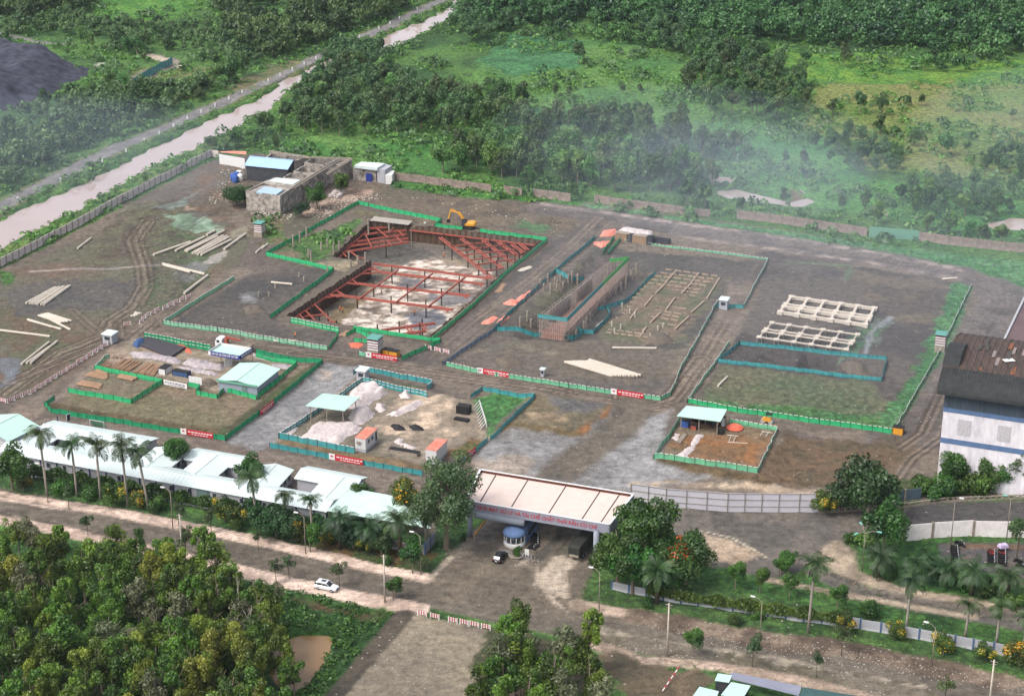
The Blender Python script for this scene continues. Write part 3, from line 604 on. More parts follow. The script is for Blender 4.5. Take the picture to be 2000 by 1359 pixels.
def trunk(mb, h, r, seed, limbs=5, spread=2, fork=.45, n=6):
    rs = random.Random(seed); x = rs.uniform(-.3, .3); y = rs.uniform(-.3, .3)
    mb.tube([(0, 0, -.3), (x*.4, y*.4, h*.35), (x, y, h*.7), (x*1.3, y*1.2, h*.92)], [r, r*.75, r*.5, r*.15], n)
    for k in range(limbs):
        a = rs.uniform(0, 6.28); z0 = h*rs.uniform(fork, .75); L_ = spread*rs.uniform(.6, 1)
        mb.tube([(x*.6, y*.6, z0), (x*.6+math.cos(a)*L_*.5, y*.6+math.sin(a)*L_*.5, z0+L_*.5), (x*.6+math.cos(a)*L_, y*.6+math.sin(a)*L_, z0+L_*1.0)], [r*.45, r*.3, r*.08], 4)
    return mb
BARK = mat('bark', (132, 118, 104), sc=4, bump=.4); BARKD = mat('bark_dark', (92, 80, 68), sc=4, bump=.4)
BARKL = mat('bark_pale', (170, 160, 146), sc=4, bump=.3)
LM = {
 'wild': leafmat('leaf_grey_green', (42, 72, 38), (98, 128, 78), k=.62),
 'forest': leafmat('leaf_forest', (44, 84, 44), (104, 144, 78), k=.6),
 'lush': leafmat('leaf_lush', (36, 78, 36), (112, 158, 82), k=.58),
 'near': leafmat('leaf_near', (26, 58, 14), (120, 156, 50), k=.55),
 'neary': leafmat('leaf_near_yellow', (52, 80, 18), (146, 160, 58), k=.56),
 'nearg': leafmat('leaf_near_grey', (72, 84, 52), (132, 136, 98), k=.55),
 'dark': leafmat('leaf_dark', (24, 56, 28), (66, 104, 52), k=.5),
 'mid': leafmat('leaf_mid', (24, 62, 20), (88, 136, 50), k=.52),
 'sap': leafmat('leaf_sapling', (48, 76, 44), (100, 124, 72), k=.52),
 'yflower': leafmat('leaf_yellow_flowers', (44, 72, 24), (92, 118, 44), flower=(214, 176, 40), ff=.16),
 'rflower': leafmat('leaf_orange_flowers', (36, 72, 28), (86, 120, 48), flower=(196, 84, 36), ff=.14),
 'palm': leafmat('leaf_palm', (24, 56, 28), (82, 120, 62), k=.44),
 'royal': leafmat('leaf_royal_palm', (28, 58, 22), (84, 116, 54), k=.42),
 'brush': leafmat('leaf_undergrowth', (48, 96, 36), (118, 164, 74), k=.5),
 'dry': leafmat('leaf_dry', (120, 104, 76), (168, 150, 116), k=.5),
 'hedge': leafmat('leaf_hedge', (36, 74, 24), (96, 134, 52), k=.5),
}
TPL = {}
def template(key, cr, leaf, th, tr, limbs=5, spread=2, bark=BARK):
    V_, Q_, tn = cr
    me = mesh_np('crown', V_, Q_, mat_=LM[leaf], tone=tn, smooth=False)
    mb = MB(); trunk(mb, th, tr, hash(key) % 97 if False else len(TPL), limbs, spread)
    t = bpy.data.meshes.new('trunk'); t.from_pydata(mb.v, [], mb.f); t.materials.append(bark)
    TPL.setdefault(key, []).append((me, t))
for i in range(5):
    template('wild', crown(10+i, 3.1, 4.2, 6.2, 16, 1500, .55, rb=.36, hang=.25), 'wild', 8.5, .18)
    template('lush', crown(20+i, 3.4, 3.8, 5.4, 14, 1500, .6, rb=.4), 'lush', 8, .22)
    template('near', crown(30+i, [3.4, 4.2, 2.9, 3.8, 3.2][i], [6.2, 5.0, 6.6, 5.6, 6.0][i], [8.6, 8.0, 9.0, 8.2, 8.6][i], [20, 26, 16, 24, 18][i], 5200, .36, rb=.3, hang=.3, jit=.7), 'near', 12.5, .24, 8, 2.8)
for i in range(3):
    template('neary', crown(40+i, 3.2, 5.6, 8.4, 18, 4200, .34, rb=.3, hang=.3, jit=.7), 'neary', 12, .2, 7, 2.4)
    template('nearg', crown(50+i, 2.8, 5.4, 8.4, 20, 2000, .36, rb=.34, hang=.3), 'nearg', 12.5, .2, 8, 2.4, BARKL)
    template('dark', crown(60+i, 3.6, 3.2, 3.9, 20, 5200, .34, rb=.36), 'dark', 5.5, .25, 5, 2)
    template('mid', crown(70+i, 3.4, 2.8, 4.4, 20, 5200, .34, rb=.34), 'mid', 6, .22, 5, 2)
    template('sap', crown(80+i, 1.5, 1.9, 3.9, 10, 900, .26, rb=.4), 'sap', 5, .09, 4, 1.1, BARKD)
    template('round', crown(83+i, 1.9, 1.9, 3.6, 12, 2600, .27, rb=.44), 'mid', 4.5, .12, 4, 1.2)
    template('yflower', crown(90+i, 2.4, 1.9, 2.2, 14, 3200, .27, rb=.38), 'yflower', 3, .12, 4, 1.2)
    template('bush', crown(95+i, 1.7, 1.3, 1.1, 9, 1500, .28, rb=.46), 'mid', 1.4, .08, 3, .7)
    template('wbush', crown(110+i, 2.2, 1.6, 1.3, 9, 600, .5, rb=.45), 'lush', 1.6, .1, 3, .8)
template('flame', crown(100, 4.2, 3.4, 4.6, 24, 7000, .36, rb=.32), 'rflower', 6.5, .26, 6, 2.4)
template('big', crown(101, 4.8, 3.6, 6.2, 30, 9000, .38, rb=.28), 'mid', 8.5, .34, 8, 3)
template('big', crown(102, 4.6, 4.0, 6.0, 30, 9000, .38, rb=.28), 'mid', 8.5, .34, 8, 3)
template('feathery', crown(103, 4.8, 4.8, 7.0, 30, 9000, .28, rb=.28, hang=.1), 'sap', 10.5, .34, 9, 3.4, BARK)
template('ball', crown(104, 3.0, 3.2, 4.6, 12, 3000, .42, rb=.5), 'yflower', 5.5, .2, 5, 2)
template('ball2', crown(105, 3.0, 3.2, 4.6, 12, 3000, .42, rb=.5), 'mid', 5.5, .2, 5, 2)
def bare_tree(seed):
    rs = random.Random(seed); mb = MB()
    mb.tube([(0, 0, -.2), (.1, 0, 4), (.2, .1, 9)], [.16, .12, .04], 5)
    for k in range(16):
        z = rs.uniform(2.5, 8.5); a = rs.uniform(0, 6.28); L_ = rs.uniform(1, 2.4)
        p = Vector((.1, 0, z)); q = p+Vector((math.cos(a)*L_, math.sin(a)*L_, L_*.9)); mb.tube([p, q], [.05, .02], 3)
        for j in range(2):
            a2 = a+rs.uniform(-.9, .9); mb.tube([p.lerp(q, .55), p.lerp(q, .55)+Vector((math.cos(a2)*.8, math.sin(a2)*.8, .8))], [.025, .01], 3)
    t = bpy.data.meshes.new('trunk'); t.from_pydata(mb.v, [], mb.f); t.materials.append(BARKL); return t
BT = bare_tree(3)
RT = random.Random(77)
def plant(kind, loc, sc=1.0, label='', group=None, name='tree', cat='tree', k=None, rz=None):
    me, t = TPL[kind][k if k is not None else RT.randrange(len(TPL[kind]))]
    e = empty(name, loc, label, cat, group, rz=RT.uniform(0, 6.28) if rz is None else rz)
    e.scale = sc if hasattr(sc, '__len__') else (sc*RT.uniform(.93, 1.07), sc*RT.uniform(.93, 1.07), sc)
    for nm, m_ in (('crown', me), ('trunk', t)):
        o = bpy.data.objects.new(nm, m_); COL.objects.link(o); o.parent = e
    return e
def frond(V_, Q_, tn, az, el, L_, droop, lw, nst=9, lift=0.0, rs=random):
    pts = []; x = z = 0; a = el
    for s in range(nst+1):
        pts.append((x, z)); x += math.cos(a)*L_/nst; z += math.sin(a)*L_/nst; a -= droop/nst
    ca, sa = math.cos(az), math.sin(az); tone = rs.random()*.6
    for s in range(1, nst+1):
        (x0, z0), (x1, z1) = pts[s-1], pts[s]; f = s/nst; w_ = lw*(.45+.9*math.sin(math.pi*min(1, f*.85+.1)))
        for side in (-1, 1):
            for h_ in (0, .34, .67):
                xa, za = x0+(x1-x0)*h_, z0+(z1-z0)*h_; xb, zb = x0+(x1-x0)*(h_+.17), z0+(z1-z0)*(h_+.17)
                dx = w_*.55*(x1-x0)/(L_/nst); dr = -w_*(.35+.35*rs.random())
                q = [(xa, 0, za), (xb, 0, zb), (xb+dx, side*w_*.8, zb+dr+(z1-z0)*.5), (xa+dx, side*w_*.8, za+dr+(z1-z0)*.3)]
                b = len(V_)
                for (X_, Y_, Z_) in q: V_.append((X_*ca-Y_*sa, X_*sa+Y_*ca, Z_+lift))
                Q_.append((b, b+1, b+2, b+3)); tn.append(min(1, tone+rs.random()*.4))
def palm_mesh(seed, kind):
    rs = random.Random(seed); V_, Q_, tn = [], [], []
    if kind == 'royal':
        for k in range(16): frond(V_, Q_, tn, k*2.4+rs.random()*.3, rs.uniform(-.1, 1.15), rs.uniform(2.6, 3.3), rs.uniform(1.3, 2.2), .6, lift=rs.uniform(-.15, .25), rs=rs)
        for k in range(3): frond(V_, Q_, tn, rs.uniform(0, 6), -1.0, 2.2, .5, .4, lift=-.4, rs=rs)
    else:
        for k in range(30): frond(V_, Q_, tn, k*2.4+rs.random()*.3, rs.uniform(-.3, 1.3), rs.uniform(3.4, 4.4), rs.uniform(1.2, 2.0), .62, nst=11, lift=rs.uniform(-.3, .4), rs=rs)
    me = mesh_np('fronds', np.array(V_), np.array(Q_), mat_=LM['royal' if kind == 'royal' else 'palm'], tone=np.array(tn), smooth=False)
    return me
PM = {'royal': [palm_mesh(i, 'royal') for i in (1, 2, 3)], 'oil': [palm_mesh(i, 'oil') for i in (4, 5, 6)]}
TRK = mat('palm_trunk', (158, 148, 138), sc=3, stretch=(1, 1, 6)); SHAFT = mat('crownshaft', (92, 120, 72)); OTR = mat('oil_palm_trunk', (86, 74, 58), sc=5, bump=.6)
def palm(px, py, h, kind, label, group, lean=(0, 0), sc=1.0):
    b = P(px, py); e = empty('royal_palm' if kind == 'royal' else 'palm', b, label, 'palm', group)
    k = RT.randrange(3); mb = MB()
    if kind == 'royal':
        mb.tube([(0, 0, -.3), (lean[0]*.3, 0, h*.3), (lean[0]*.7, lean[1]*.6, h*.7), (lean[0], lean[1], h-1.2)], [.3, .24, .25, .17], 8)
        mb.build('trunk', TRK, e, True); m2 = MB(); m2.tube([(lean[0], lean[1], h-1.25), (lean[0], lean[1], h-.6), (lean[0], lean[1], h)], [.19, .2, .1], 8); m2.build('crownshaft', SHAFT, e, True)
    else:
        mb.tube([(0, 0, -.3), (0, 0, h*.5), (lean[0], lean[1], h)], [.5, .42, .45], 8); mb.build('trunk', OTR, e, True)
    o = bpy.data.objects.new('fronds', PM[kind][k]); COL.objects.link(o); o.parent = e; o.location = (lean[0], lean[1], h-.05); o.rotation_euler.z = RT.uniform(0, 6.28); o.scale = (sc*(1.38 if kind == 'royal' else 1.18),)*3
    return e
# ---------------------------------------------------------------- where wild trees stand
def scatter(poly, sp, seed, thin=0):
    pl = W(poly); rs = random.Random(seed)
    x0, x1 = min(p[0] for p in pl), max(p[0] for p in pl); y0, y1 = min(p[1] for p in pl), max(p[1] for p in pl)
    out = []; y = y0; j = 0
    while y < y1:
        x = x0+(j % 2)*sp/2
        while x < x1:
            out.append((x+rs.uniform(-.42, .42)*sp, y+rs.uniform(-.42, .42)*sp)); x += sp
        y += sp*.87; j += 1
    A = np.array(out); k = inside(A[:, 0], A[:, 1], pl)
    if thin: k &= (fbm(A[:, 0], A[:, 1], 22, seed, 3) > thin)
    return A[k]
def pix(x, y, z=0):
    yc = (y*cT - (z-HC)*sT); v = (-(y*sT) - (z-HC)*cT)
    return CX+FPX*x/yc, CY+FPX*v/yc
def visible(x, y, m=60): a, b = pix(x, y, 3); return -m < a < 2000+m and -m-40 < b < 1359+m+90
class Stuff:
    def __init__(s): s.V = []; s.Q = []; s.T = []; s.n = 0
    def add(s, V_, Q_, T_, loc, sc, rz):
        c_, s_ = math.cos(rz), math.sin(rz); X = V_[:, 0]*c_-V_[:, 1]*s_; Y = V_[:, 0]*s_+V_[:, 1]*c_
        s.V.append(np.stack([X*sc[0]+loc[0], Y*sc[1]+loc[1], V_[:, 2]*sc[2]+loc[2]], 1)); s.Q.append(Q_+s.n); s.T.append(T_); s.n += len(V_)
    def build(s, name, m, **k):
        me = mesh_np(name, np.concatenate(s.V), np.concatenate(s.Q), mat_=m, tone=np.concatenate(s.T), smooth=False)
        o = bpy.data.objects.new(name, me); COL.objects.link(o); return tag(o, **k)
FAR = [crown(200+i, 3.9, 4.0, 5.0, 11, 460, .95, rb=.38) for i in range(4)]
def mass(name, regions, leaf, label, cat='forest', tpl=FAR, s0=.65, s1=1.5, seed=5, zs=1.0):
    st = Stuff(); rs = random.Random(seed)
    for poly, sp, thin in regions:
        A = scatter(poly, sp, seed+len(poly), thin); H_ = hfun(A[:, 0], A[:, 1])
        for (x, y), z in zip(A, H_):
            if not visible(x, y): continue
            V_, Q_, T_ = tpl[rs.randrange(len(tpl))]; k = rs.uniform(s0, s1); off = rs.uniform(-.5, .4)
            st.add(V_, Q_, np.clip(T_+off, 0, 1), (x, y, z-.4), (k, k, k*zs*rs.uniform(.8, 1.15)), rs.uniform(0, 6.28))
    return st.build(name, LM[leaf], label=label, cat=cat, kind='stuff')
mass('forest', [([(900, 40), (905, 10), (945, -60), (2150, -60), (2150, 112), (1950, 112), (1830, 104), (1680, 90), (1500, 88), (1300, 72), (1150, 50), (1020, 52), (960, 66)], 6.5, 0)], 'forest', 'dense green forest filling the land along the top right')
mass('thicket', [([(900, 62), (1060, 60), (1300, 72), (1500, 90), (1500, 130), (1380, 128), (1240, 95), (1120, 78), (960, 100)], 7, .42), ([(1500, 96), (1900, 118), (2040, 122), (2040, 150), (1700, 140), (1500, 125)], 8, .52), ([(1480, 230), (1640, 300), (1780, 345), (1980, 370), (1980, 400), (1700, 390), (1560, 340)], 8, .6)], 'lush', 'mixed green scrub trees fringing the forest and the light field', cat='thicket', seed=15, s0=.45, s1=.9)
mass('forest', [([(-60, 30), (-60, -60), (190, -50), (185, 25), (120, 30), (40, 45)], 6, 0), ([(430, -50), (880, -50), (790, 25), (690, 62), (640, 82), (590, 105), (520, 120), (450, 75), (420, 20)], 6, .35)], 'forest', 'dark scrub forest left of the canal road at the top', seed=9, s0=.7, s1=1.15)
mass('thicket', [([(0, 75), (0, 40), (120, 32), (240, 45), (440, 60), (520, 120), (480, 140), (330, 100), (200, 70)], 6, .3), ([(190, 50), (260, 45), (300, 110), (210, 105)], 7, .4)], 'wild', 'low grey green scrub between the landfill and the top left forest', cat='thicket', seed=11, s0=.4, s1=.75)
mass('thicket', [([(-50, 400), (-50, 310), (60, 220), (120, 200), (240, 190), (330, 175), (350, 200), (300, 235), (180, 290), (60, 350)], 5.5, .28), ([(330, 200), (420, 150), (440, 170), (360, 222)], 6, .4)], 'wild', 'tangled scrub between the landfill and the canal road', cat='thicket', seed=12, s0=.5, s1=.95)
# individual wild trees: the nearest and largest of the thickets, each its own object; the rest is one mass
OR = ['first', 'second', 'third', 'fourth', 'fifth', 'sixth', 'seventh', 'eighth', 'ninth', 'tenth', 'eleventh', 'twelfth', 'thirteenth', 'fourteenth', 'fifteenth', 'sixteenth', 'seventeenth', 'eighteenth', 'nineteenth', 'twentieth']
for k in range(2, 10):
    tn_ = {2: 'twenty', 3: 'thirty', 4: 'forty', 5: 'fifty', 6: 'sixty', 7: 'seventy', 8: 'eighty', 9: 'ninety'}[k]
    if k > 2: OR.append({3: 'thirtieth', 4: 'fortieth', 5: 'fiftieth', 6: 'sixtieth', 7: 'seventieth', 8: 'eightieth', 9: 'ninetieth'}[k])
    OR += [tn_+'-'+w_ for w_ in OR[:9]]
CAND = []
HUE = {'wild': 'grey green', 'lush': 'fresh green', 'near': 'olive green', 'neary': 'yellow green', 'nearg': 'thin grey', 'dark': 'dark green', 'mid': 'mid green'}
def wild(poly, sp, kinds, group, seed, s0=.8, s1=1.15, thin=0, name='wild_tree'):
    A = scatter(poly, sp, seed, thin); H_ = hfun(A[:, 0], A[:, 1]); rows = {}
    for (x, y), z in zip(A, H_):
        if not visible(x, y): continue
        rows.setdefault(int(y/(sp*1.7)), []).append((x, y, z))
    for r, key in enumerate(sorted(rows)):
        for k, (x, y, z) in enumerate(sorted(rows[key])):
            kd = RT.choice(kinds); s_ = RT.uniform(s0, s1); t_ = RT.randrange(len(TPL[kd]))
            lb = f'{HUE[kd]} tree, {OR[k]} from left, {OR[r]} row of the {group}'
            CAND.append((s_/math.sqrt(x*x+y*y+HC*HC), kd, (x, y, z-.1), s_, lb, 'trees of the '+group, name, t_))
def flush(limit, names):
    global CAND
    L_ = sorted([c for c in CAND if c[6] in names], key=lambda c: -c[0]); CAND = [c for c in CAND if c[6] not in names]; st = Stuff(); nst = 0
    for i, (q_, kd, loc, s_, lb, grp, nm, t_) in enumerate(L_):
        if i < limit: plant(kd, loc, s_, lb, grp, nm, 'tree', k=t_)
        else:
            me, _ = TPL[kd][t_]; V_ = np.empty(len(me.vertices)*3); me.vertices.foreach_get('co', V_); V_ = V_.reshape(-1, 3)
            T_ = np.empty(len(me.polygons)); me.attributes['tone'].data.foreach_get('value', T_); Q_ = np.arange(len(V_)).reshape(-1, 4)
            st.add(V_, Q_, np.clip(T_+RT.uniform(-.15, .15), 0, 1), loc, (s_, s_, s_), RT.uniform(0, 6)); nst += 1
    if nst: st.build('woodland', LM['wild'], label='grey green woodland behind the nearer trees between canal and meadow', cat='woodland', kind='stuff')
wild([(548, 262), (552, 222), (600, 180), (650, 150), (720, 140), (880, 190), (1000, 205), (1040, 235), (1010, 262), (860, 262), (700, 268)], 7.6, ['wild', 'wild', 'wild', 'lush'], 'canal thicket', 1, .9, 1.25)
wild([(1000, 275), (1040, 240), (1200, 240), (1330, 262), (1430, 300), (1440, 322), (1380, 330), (1200, 290)], 7.8, ['wild'], 'grey thicket below the meadow', 2, .9, 1.25)
wild([(860, 345), (880, 315), (960, 290), (1100, 295), (1250, 318), (1390, 350), (1400, 385), (1240, 382), (1130, 372), (1000, 350)], 7.2, ['lush', 'lush', 'wild'], 'grove behind the wall', 3, 1.0, 1.3)
wild([(1330, 205), (1370, 120), (1480, 110), (1590, 185), (1600, 235), (1480, 240), (1380, 225)], 9, ['wild'], 'right thicket', 4, s0=.85, s1=1.2)
wild([(1240, 60), (1340, 70), (1380, 120), (1300, 115)], 9, ['wild'], 'clump above the meadow', 5)
wild([(1580, 290), (1640, 262), (1740, 300), (1790, 330), (1700, 350), (1620, 335)], 7, ['wild', 'lush'], 'clump under the yellow field', 6, s0=.55, s1=.85)
wild([(1750, 390), (1830, 365), (1990, 385), (2000, 425), (1880, 438), (1790, 425)], 7, ['lush', 'lush', 'wild'], 'clump by the small pools', 7, s0=.6, s1=.9)
wild([(1900, 320), (1960, 300), (2030, 320), (2030, 370), (1940, 350)], 6.5, ['wild'], 'clump at the right edge', 8, s0=.5, s1=.8)
wild([(640, 140), (620, 120), (690, 90), (740, 108), (760, 130), (720, 150)], 6.5, ['lush', 'wild'], 'clump hiding the canal', 9, s0=.85, s1=1.1)
wild([(880, 70), (905, 40), (1000, 60), (960, 85), (900, 90)], 7, ['lush', 'wild'], 'far canal bank clump', 10, s0=.8)
SINGLE = [('wild', 1130, 128, 1.1, 'dark rounded tree alone on the lily covered marsh'), ('wild', 1018, 200, .9, 'small tree at the left edge of the meadow'), ('wild', 1085, 190, .6, 'low bush tree left of the meadow centre'), ('wild', 1112, 192, .55, 'low bush tree beside another left of the meadow centre'),
 ('wild', 1215, 185, .55, 'small upright tree in the middle of the meadow'), ('wild', 1250, 183, .45, 'round bush tree in the middle of the meadow'), ('wild', 1680, 222, .95, 'left tree of the pair in the light field'), ('wild', 1722, 226, .9, 'wider tree of the pair in the light field'), ('wild', 1718, 268, .9, 'narrow tall tree in the light field'), ('wild', 1625, 228, .75, 'tree standing left of the pair in the field'),
 ('wild', 1650, 130, 1.1, 'tall bare topped tree in the bright shrubs before the forest'), ('lush', 1805, 140, .9, 'dark tree in the bright shrubs before the forest'), ('wild', 1800, 208, .55, 'long low bush on the yellow field'), ('wild', 1775, 208, .45, 'small bush left of the long one on the yellow field'), ('lush', 1785, 285, .75, 'rounded green tree below the yellow field'), ('lush', 1850, 308, 1.0, 'tall dark tree below the yellow field'), ('lush', 1888, 300, .55, 'small dark tree right of the tall one below the field'), ('wild', 1978, 235, .5, 'lone small bush at the right of the yellow field'),
 ('wild', 1570, 322, .6, 'grey bush left of the yellow field clump'), ('lush', 1535, 318, .5, 'dark low bush on the bright grass'), ('lush', 420, 145+22, 1.1, 'dark leaning tree above the canal road'), ('lush', 450, 165, 1.2, 'broad dark tree beside the canal road'), ('lush', 480, 150, 1.1, 'dark tree behind the broad one at the canal road'), ('wild', 350, 215, .8, 'brown topped tree by the canal road'), ('wild', 388, 200, .6, 'rust coloured bush by the canal road'),
 ('lush', 212, 170, .85, 'rounded tree at the foot of the landfill'), ('lush', 245, 180, .8, 'tree right of the rounded one near the landfill'), ('wild', 180, 195, .8, 'grey tree at the lower foot of the landfill'), ('lush', 160, 85, .8, 'narrow dark tree above the landfill'), ('lush', 180, 95, .75, 'bushy tree right of the narrow one above the landfill'), ('lush', 250, 105, .9, 'olive tree by the white rubble track'), ('lush', 268, 108, .9, 'second olive tree by the white rubble track'), ('lush', 283, 122, .5, 'small dark tree at the white rubble track'), ('lush', 132, 110, .4, 'tiny dark bush on the landfill edge'),
 ('lush', 520, 262, 1.0, 'yellow green tree at the canal corner'), ('lush', 548, 268, .9, 'dark tree at the canal corner behind the ruined tanks'), ('lush', 490, 285, .8, 'left tree of the row behind the blue roof'), ('lush', 462, 290, .8, 'dark tree left of the row behind the blue roof'), ('lush', 415, 296, .7, 'tree beside the corner of the canal wall'), ('lush', 440, 298, .7, 'tree right of the corner of the canal wall'), ('lush', 540, 290, .6, 'small tree behind the tanks'),
 ('lush', 744-460, 358, .45, 'bush at the outer foot of the canal wall'),
 ('lush', 1030, 378, 1.0, 'bright green spreading tree overhanging the old wall'), ('wild', 1118, 392, .7, 'tree filling a gap in the old wall'), ('wild', 1340, 405, 1.0, 'hazy tree growing through the old wall'), ('wild', 1375, 412, 1.0, 'second hazy tree growing through the old wall'), ('wild', 1445, 418, .6, 'small hazy tree behind the wall'), ('lush', 1715, 438, .8, 'green tree left of the green wall panel'), ('lush', 1810, 455, .7, 'pale flowering tree right of the green wall panel'), ('lush', 1850, 460, .8, 'tree behind the wall right of the green panel'), ('lush', 1895, 478, .8, 'tree with ivy trunk at the old wall'), ('wild', 1918, 483, .8, 'twisted tree at the old wall'), ('lush', 1955, 482, .8, 'hazy tree at the right end of the wall'), ('wild', 1530, 398, .6, 'hazy bush below the pond'), ('wild', 1645, 410, .5, 'small bush right of the pond'), ('wild', 1690, 412, .7, 'grey tree by the small pool')]
for kd, x, y, s_, lb in SINGLE: plant(kd, P(x, y, -.1), s_, lb, None, 'wild_tree')
# foreground grove
flush(290-len(SINGLE), ('wild_tree',))
wild([(-30, 1135), (60, 1100), (200, 1120), (330, 1140), (420, 1150), (490, 1190), (545, 1250), (520, 1330), (560, 1560), (-60, 1560)], 5.6, ['near', 'near', 'neary', 'near', 'near', 'nearg', 'near'], 'bottom left grove', 21, .8, 1.15, name='tree')
wild([(950, 1350), (930, 1400), (960, 1480), (1230, 1480), (1180, 1380), (1100, 1330), (1020, 1330)], 5.8, ['near', 'near', 'nearg'], 'bottom centre clump', 22, .95, 1.15, name='tree')
flush(290, ('tree',))
for x, y, s_, lb, kd in [(1010, 1290, 1.0, 'left topmost tree of the bottom centre clump', 'near'), (985, 1318, .95, 'tree under the topmost one of the bottom centre clump', 'near'), (1150, 1322, 1.05, 'dark tree standing apart at the right of the bottom clump', 'near'), (1120, 1335, .95, 'lower dark tree at the right of the bottom clump', 'near'),
        (40, 1095, .85, 'ivy covered narrow dark tree by the left pavement', 'near'), (230, 1110, .8, 'dark tree at the road edge of the grove', 'near'), (270, 1118, .8, 'second dark tree at the road edge of the grove', 'near'), (325, 1130, .75, 'third dark tree at the road edge of the grove', 'near'), (120, 1080, .45, 'small dark tree left behind the grove', 'near'), (400, 1118, .5, 'small tree by the concrete pole', 'near'), (455, 1300, 1.0, 'large olive tree at the right side of the grove', 'near'), (430, 1240, .95, 'tall tree at the right side of the grove', 'near'), (548, 1345, .9, 'olive tree leaning over the lower left of the brown pond', 'near'), (533, 1300, .95, 'olive tree covering the left side of the brown pond', 'neary'), (575, 1365, .7, 'tree at the bottom edge below the brown pond', 'near'), (505, 1210, .7, 'tree above the brown pond at the grove edge', 'nearg'), (545, 1190, .5, 'slender tree by the green bank', 'nearg')]:
    plant(kd, P(x, y, -.1), s_, lb, None, 'tree')
for kb_, (x, y) in enumerate([(492, 1290), (500, 1300), (508, 1262), (380, 1215), (365, 1225), (230, 1330), (478, 1330), (470, 1250)]):
    e = empty('bare_tree', P(x, y), f'leafless pale tree, {OR[kb_]} of those by the brown pond', 'tree', 'leafless trees by the brown pond', rz=x); o = bpy.data.objects.new('trunk', BT); COL.objects.link(o); o.parent = e; e.scale = (1, 1, RT.uniform(.9, 1.2))
# ---------------------------------------------------------------- undergrowth, grass tufts
def scatter_stuff(name, n, accept, size, leaf, label, seed, nq=14, area=(-330, 330, 235, 960), hgt=.5, cat='undergrowth'):
    rs = np.random.RandomState(seed); x = rs.uniform(area[0], area[1], n); y = rs.uniform(area[2], area[3], n)
    ix = np.clip(np.searchsorted(xs, x), 0, len(xs)-1); iy = np.clip(np.searchsorted(ys, y), 0, len(ys)-1)
    g = T[ix, iy, 0]; wet = Zg[ix, iy]
    yc = y*cT+HC*sT; px = CX+FPX*x/yc; py = CY+FPX*(-(y*sT)+HC*cT)/yc
    ok = accept(x, y, g, px, py) & (px > -40) & (px < 2040) & (py > -30) & (py < 1400) & (wet > -.6)
    x, y = x[ok], y[ok]; z = Zg[ix[ok], iy[ok]]; k = size(x, y)*(.6+.8*rs.rand(len(x)))
    m = len(x); P_ = np.repeat(np.stack([x, y, z], 1), nq, 0); kk = np.repeat(k, nq)[:, None]
    d = rs.randn(m*nq, 3); d[:, 2] = abs(d[:, 2])+.4; d /= np.linalg.norm(d, axis=1, keepdims=True)
    P_ = P_+d*kk*np.array([1, 1, hgt*1.6]); nrm = d+.5*rs.randn(m*nq, 3)
    V_, Q_ = leafquads(P_, nrm, 1.0, rs); V_ = (V_.reshape(-1, 4, 3)-P_[:, None])*(kk[:, None]*.62)+P_[:, None]
    tn = np.clip(np.repeat(rs.rand(m), nq)*.6+rs.rand(m*nq)*.5, 0, 1)
    me = mesh_np(name, V_.reshape(-1, 3), Q_, mat_=LM[leaf], tone=tn, smooth=False)
    o = bpy.data.objects.new(name, me); COL.objects.link(o); return tag(o, label, cat, kind='stuff')
def acc_far(th):
    return lambda x, y, g, px, py: (g > .7) & (y > 470) & (fbm(x, y, 16, 31, 3) > th) & (py < 480)
scatter_stuff('undergrowth', 42000, acc_far(.44), lambda x, y: 1.1+.4*(fbm(x, y, 30, 8, 2)), 'brush', 'bright leafy scrub scattered over the wild land behind the site', 41, nq=14)
scatter_stuff('undergrowth', 9000, acc_far(.5), lambda x, y: 1.8+0*x, 'wild', 'dull green bushes dotted over the wild land', 42, nq=22, hgt=.8)
scatter_stuff('bank_plants', 16000, lambda x, y, g, px, py: (g > .8) & (px < 940) & (py < 560) & ((segdist(x, y, cl, False) < 9) | (segdist(x, y, cr, False) < 7)), lambda x, y: .7+0*x, 'lush', 'rank green weeds lining both canal banks', 43, nq=10, area=(-200, 20, 400, 900))
scatter_stuff('weeds', 70000, lambda x, y, g, px, py: (g > .7) & (py > 480) & (fbm(x, y, 5, 33, 3) > .36), lambda x, y: .3+0*x, 'brush', 'weeds and rough grass growing on the site verges', 44, nq=9, area=(-160, 170, 235, 600))
scatter_stuff('undergrowth', 9000, lambda x, y, g, px, py: (g > .8) & (py > 1140) & (px < 800), lambda x, y: .7+0*x, 'mid', 'thick green bank of creepers by the brown pond', 45, nq=16, area=(-120, 0, 235, 330), hgt=.7)
scatter_stuff('weeds', 9000, lambda x, y, g, px, py: (g > .3) & (g < .75) & (fbm(x, y, 7, 35, 3) > .5), lambda x, y: .4+0*x, 'dry', 'dry brown weeds on the bare earth', 46, nq=7, area=(-160, 170, 270, 560))
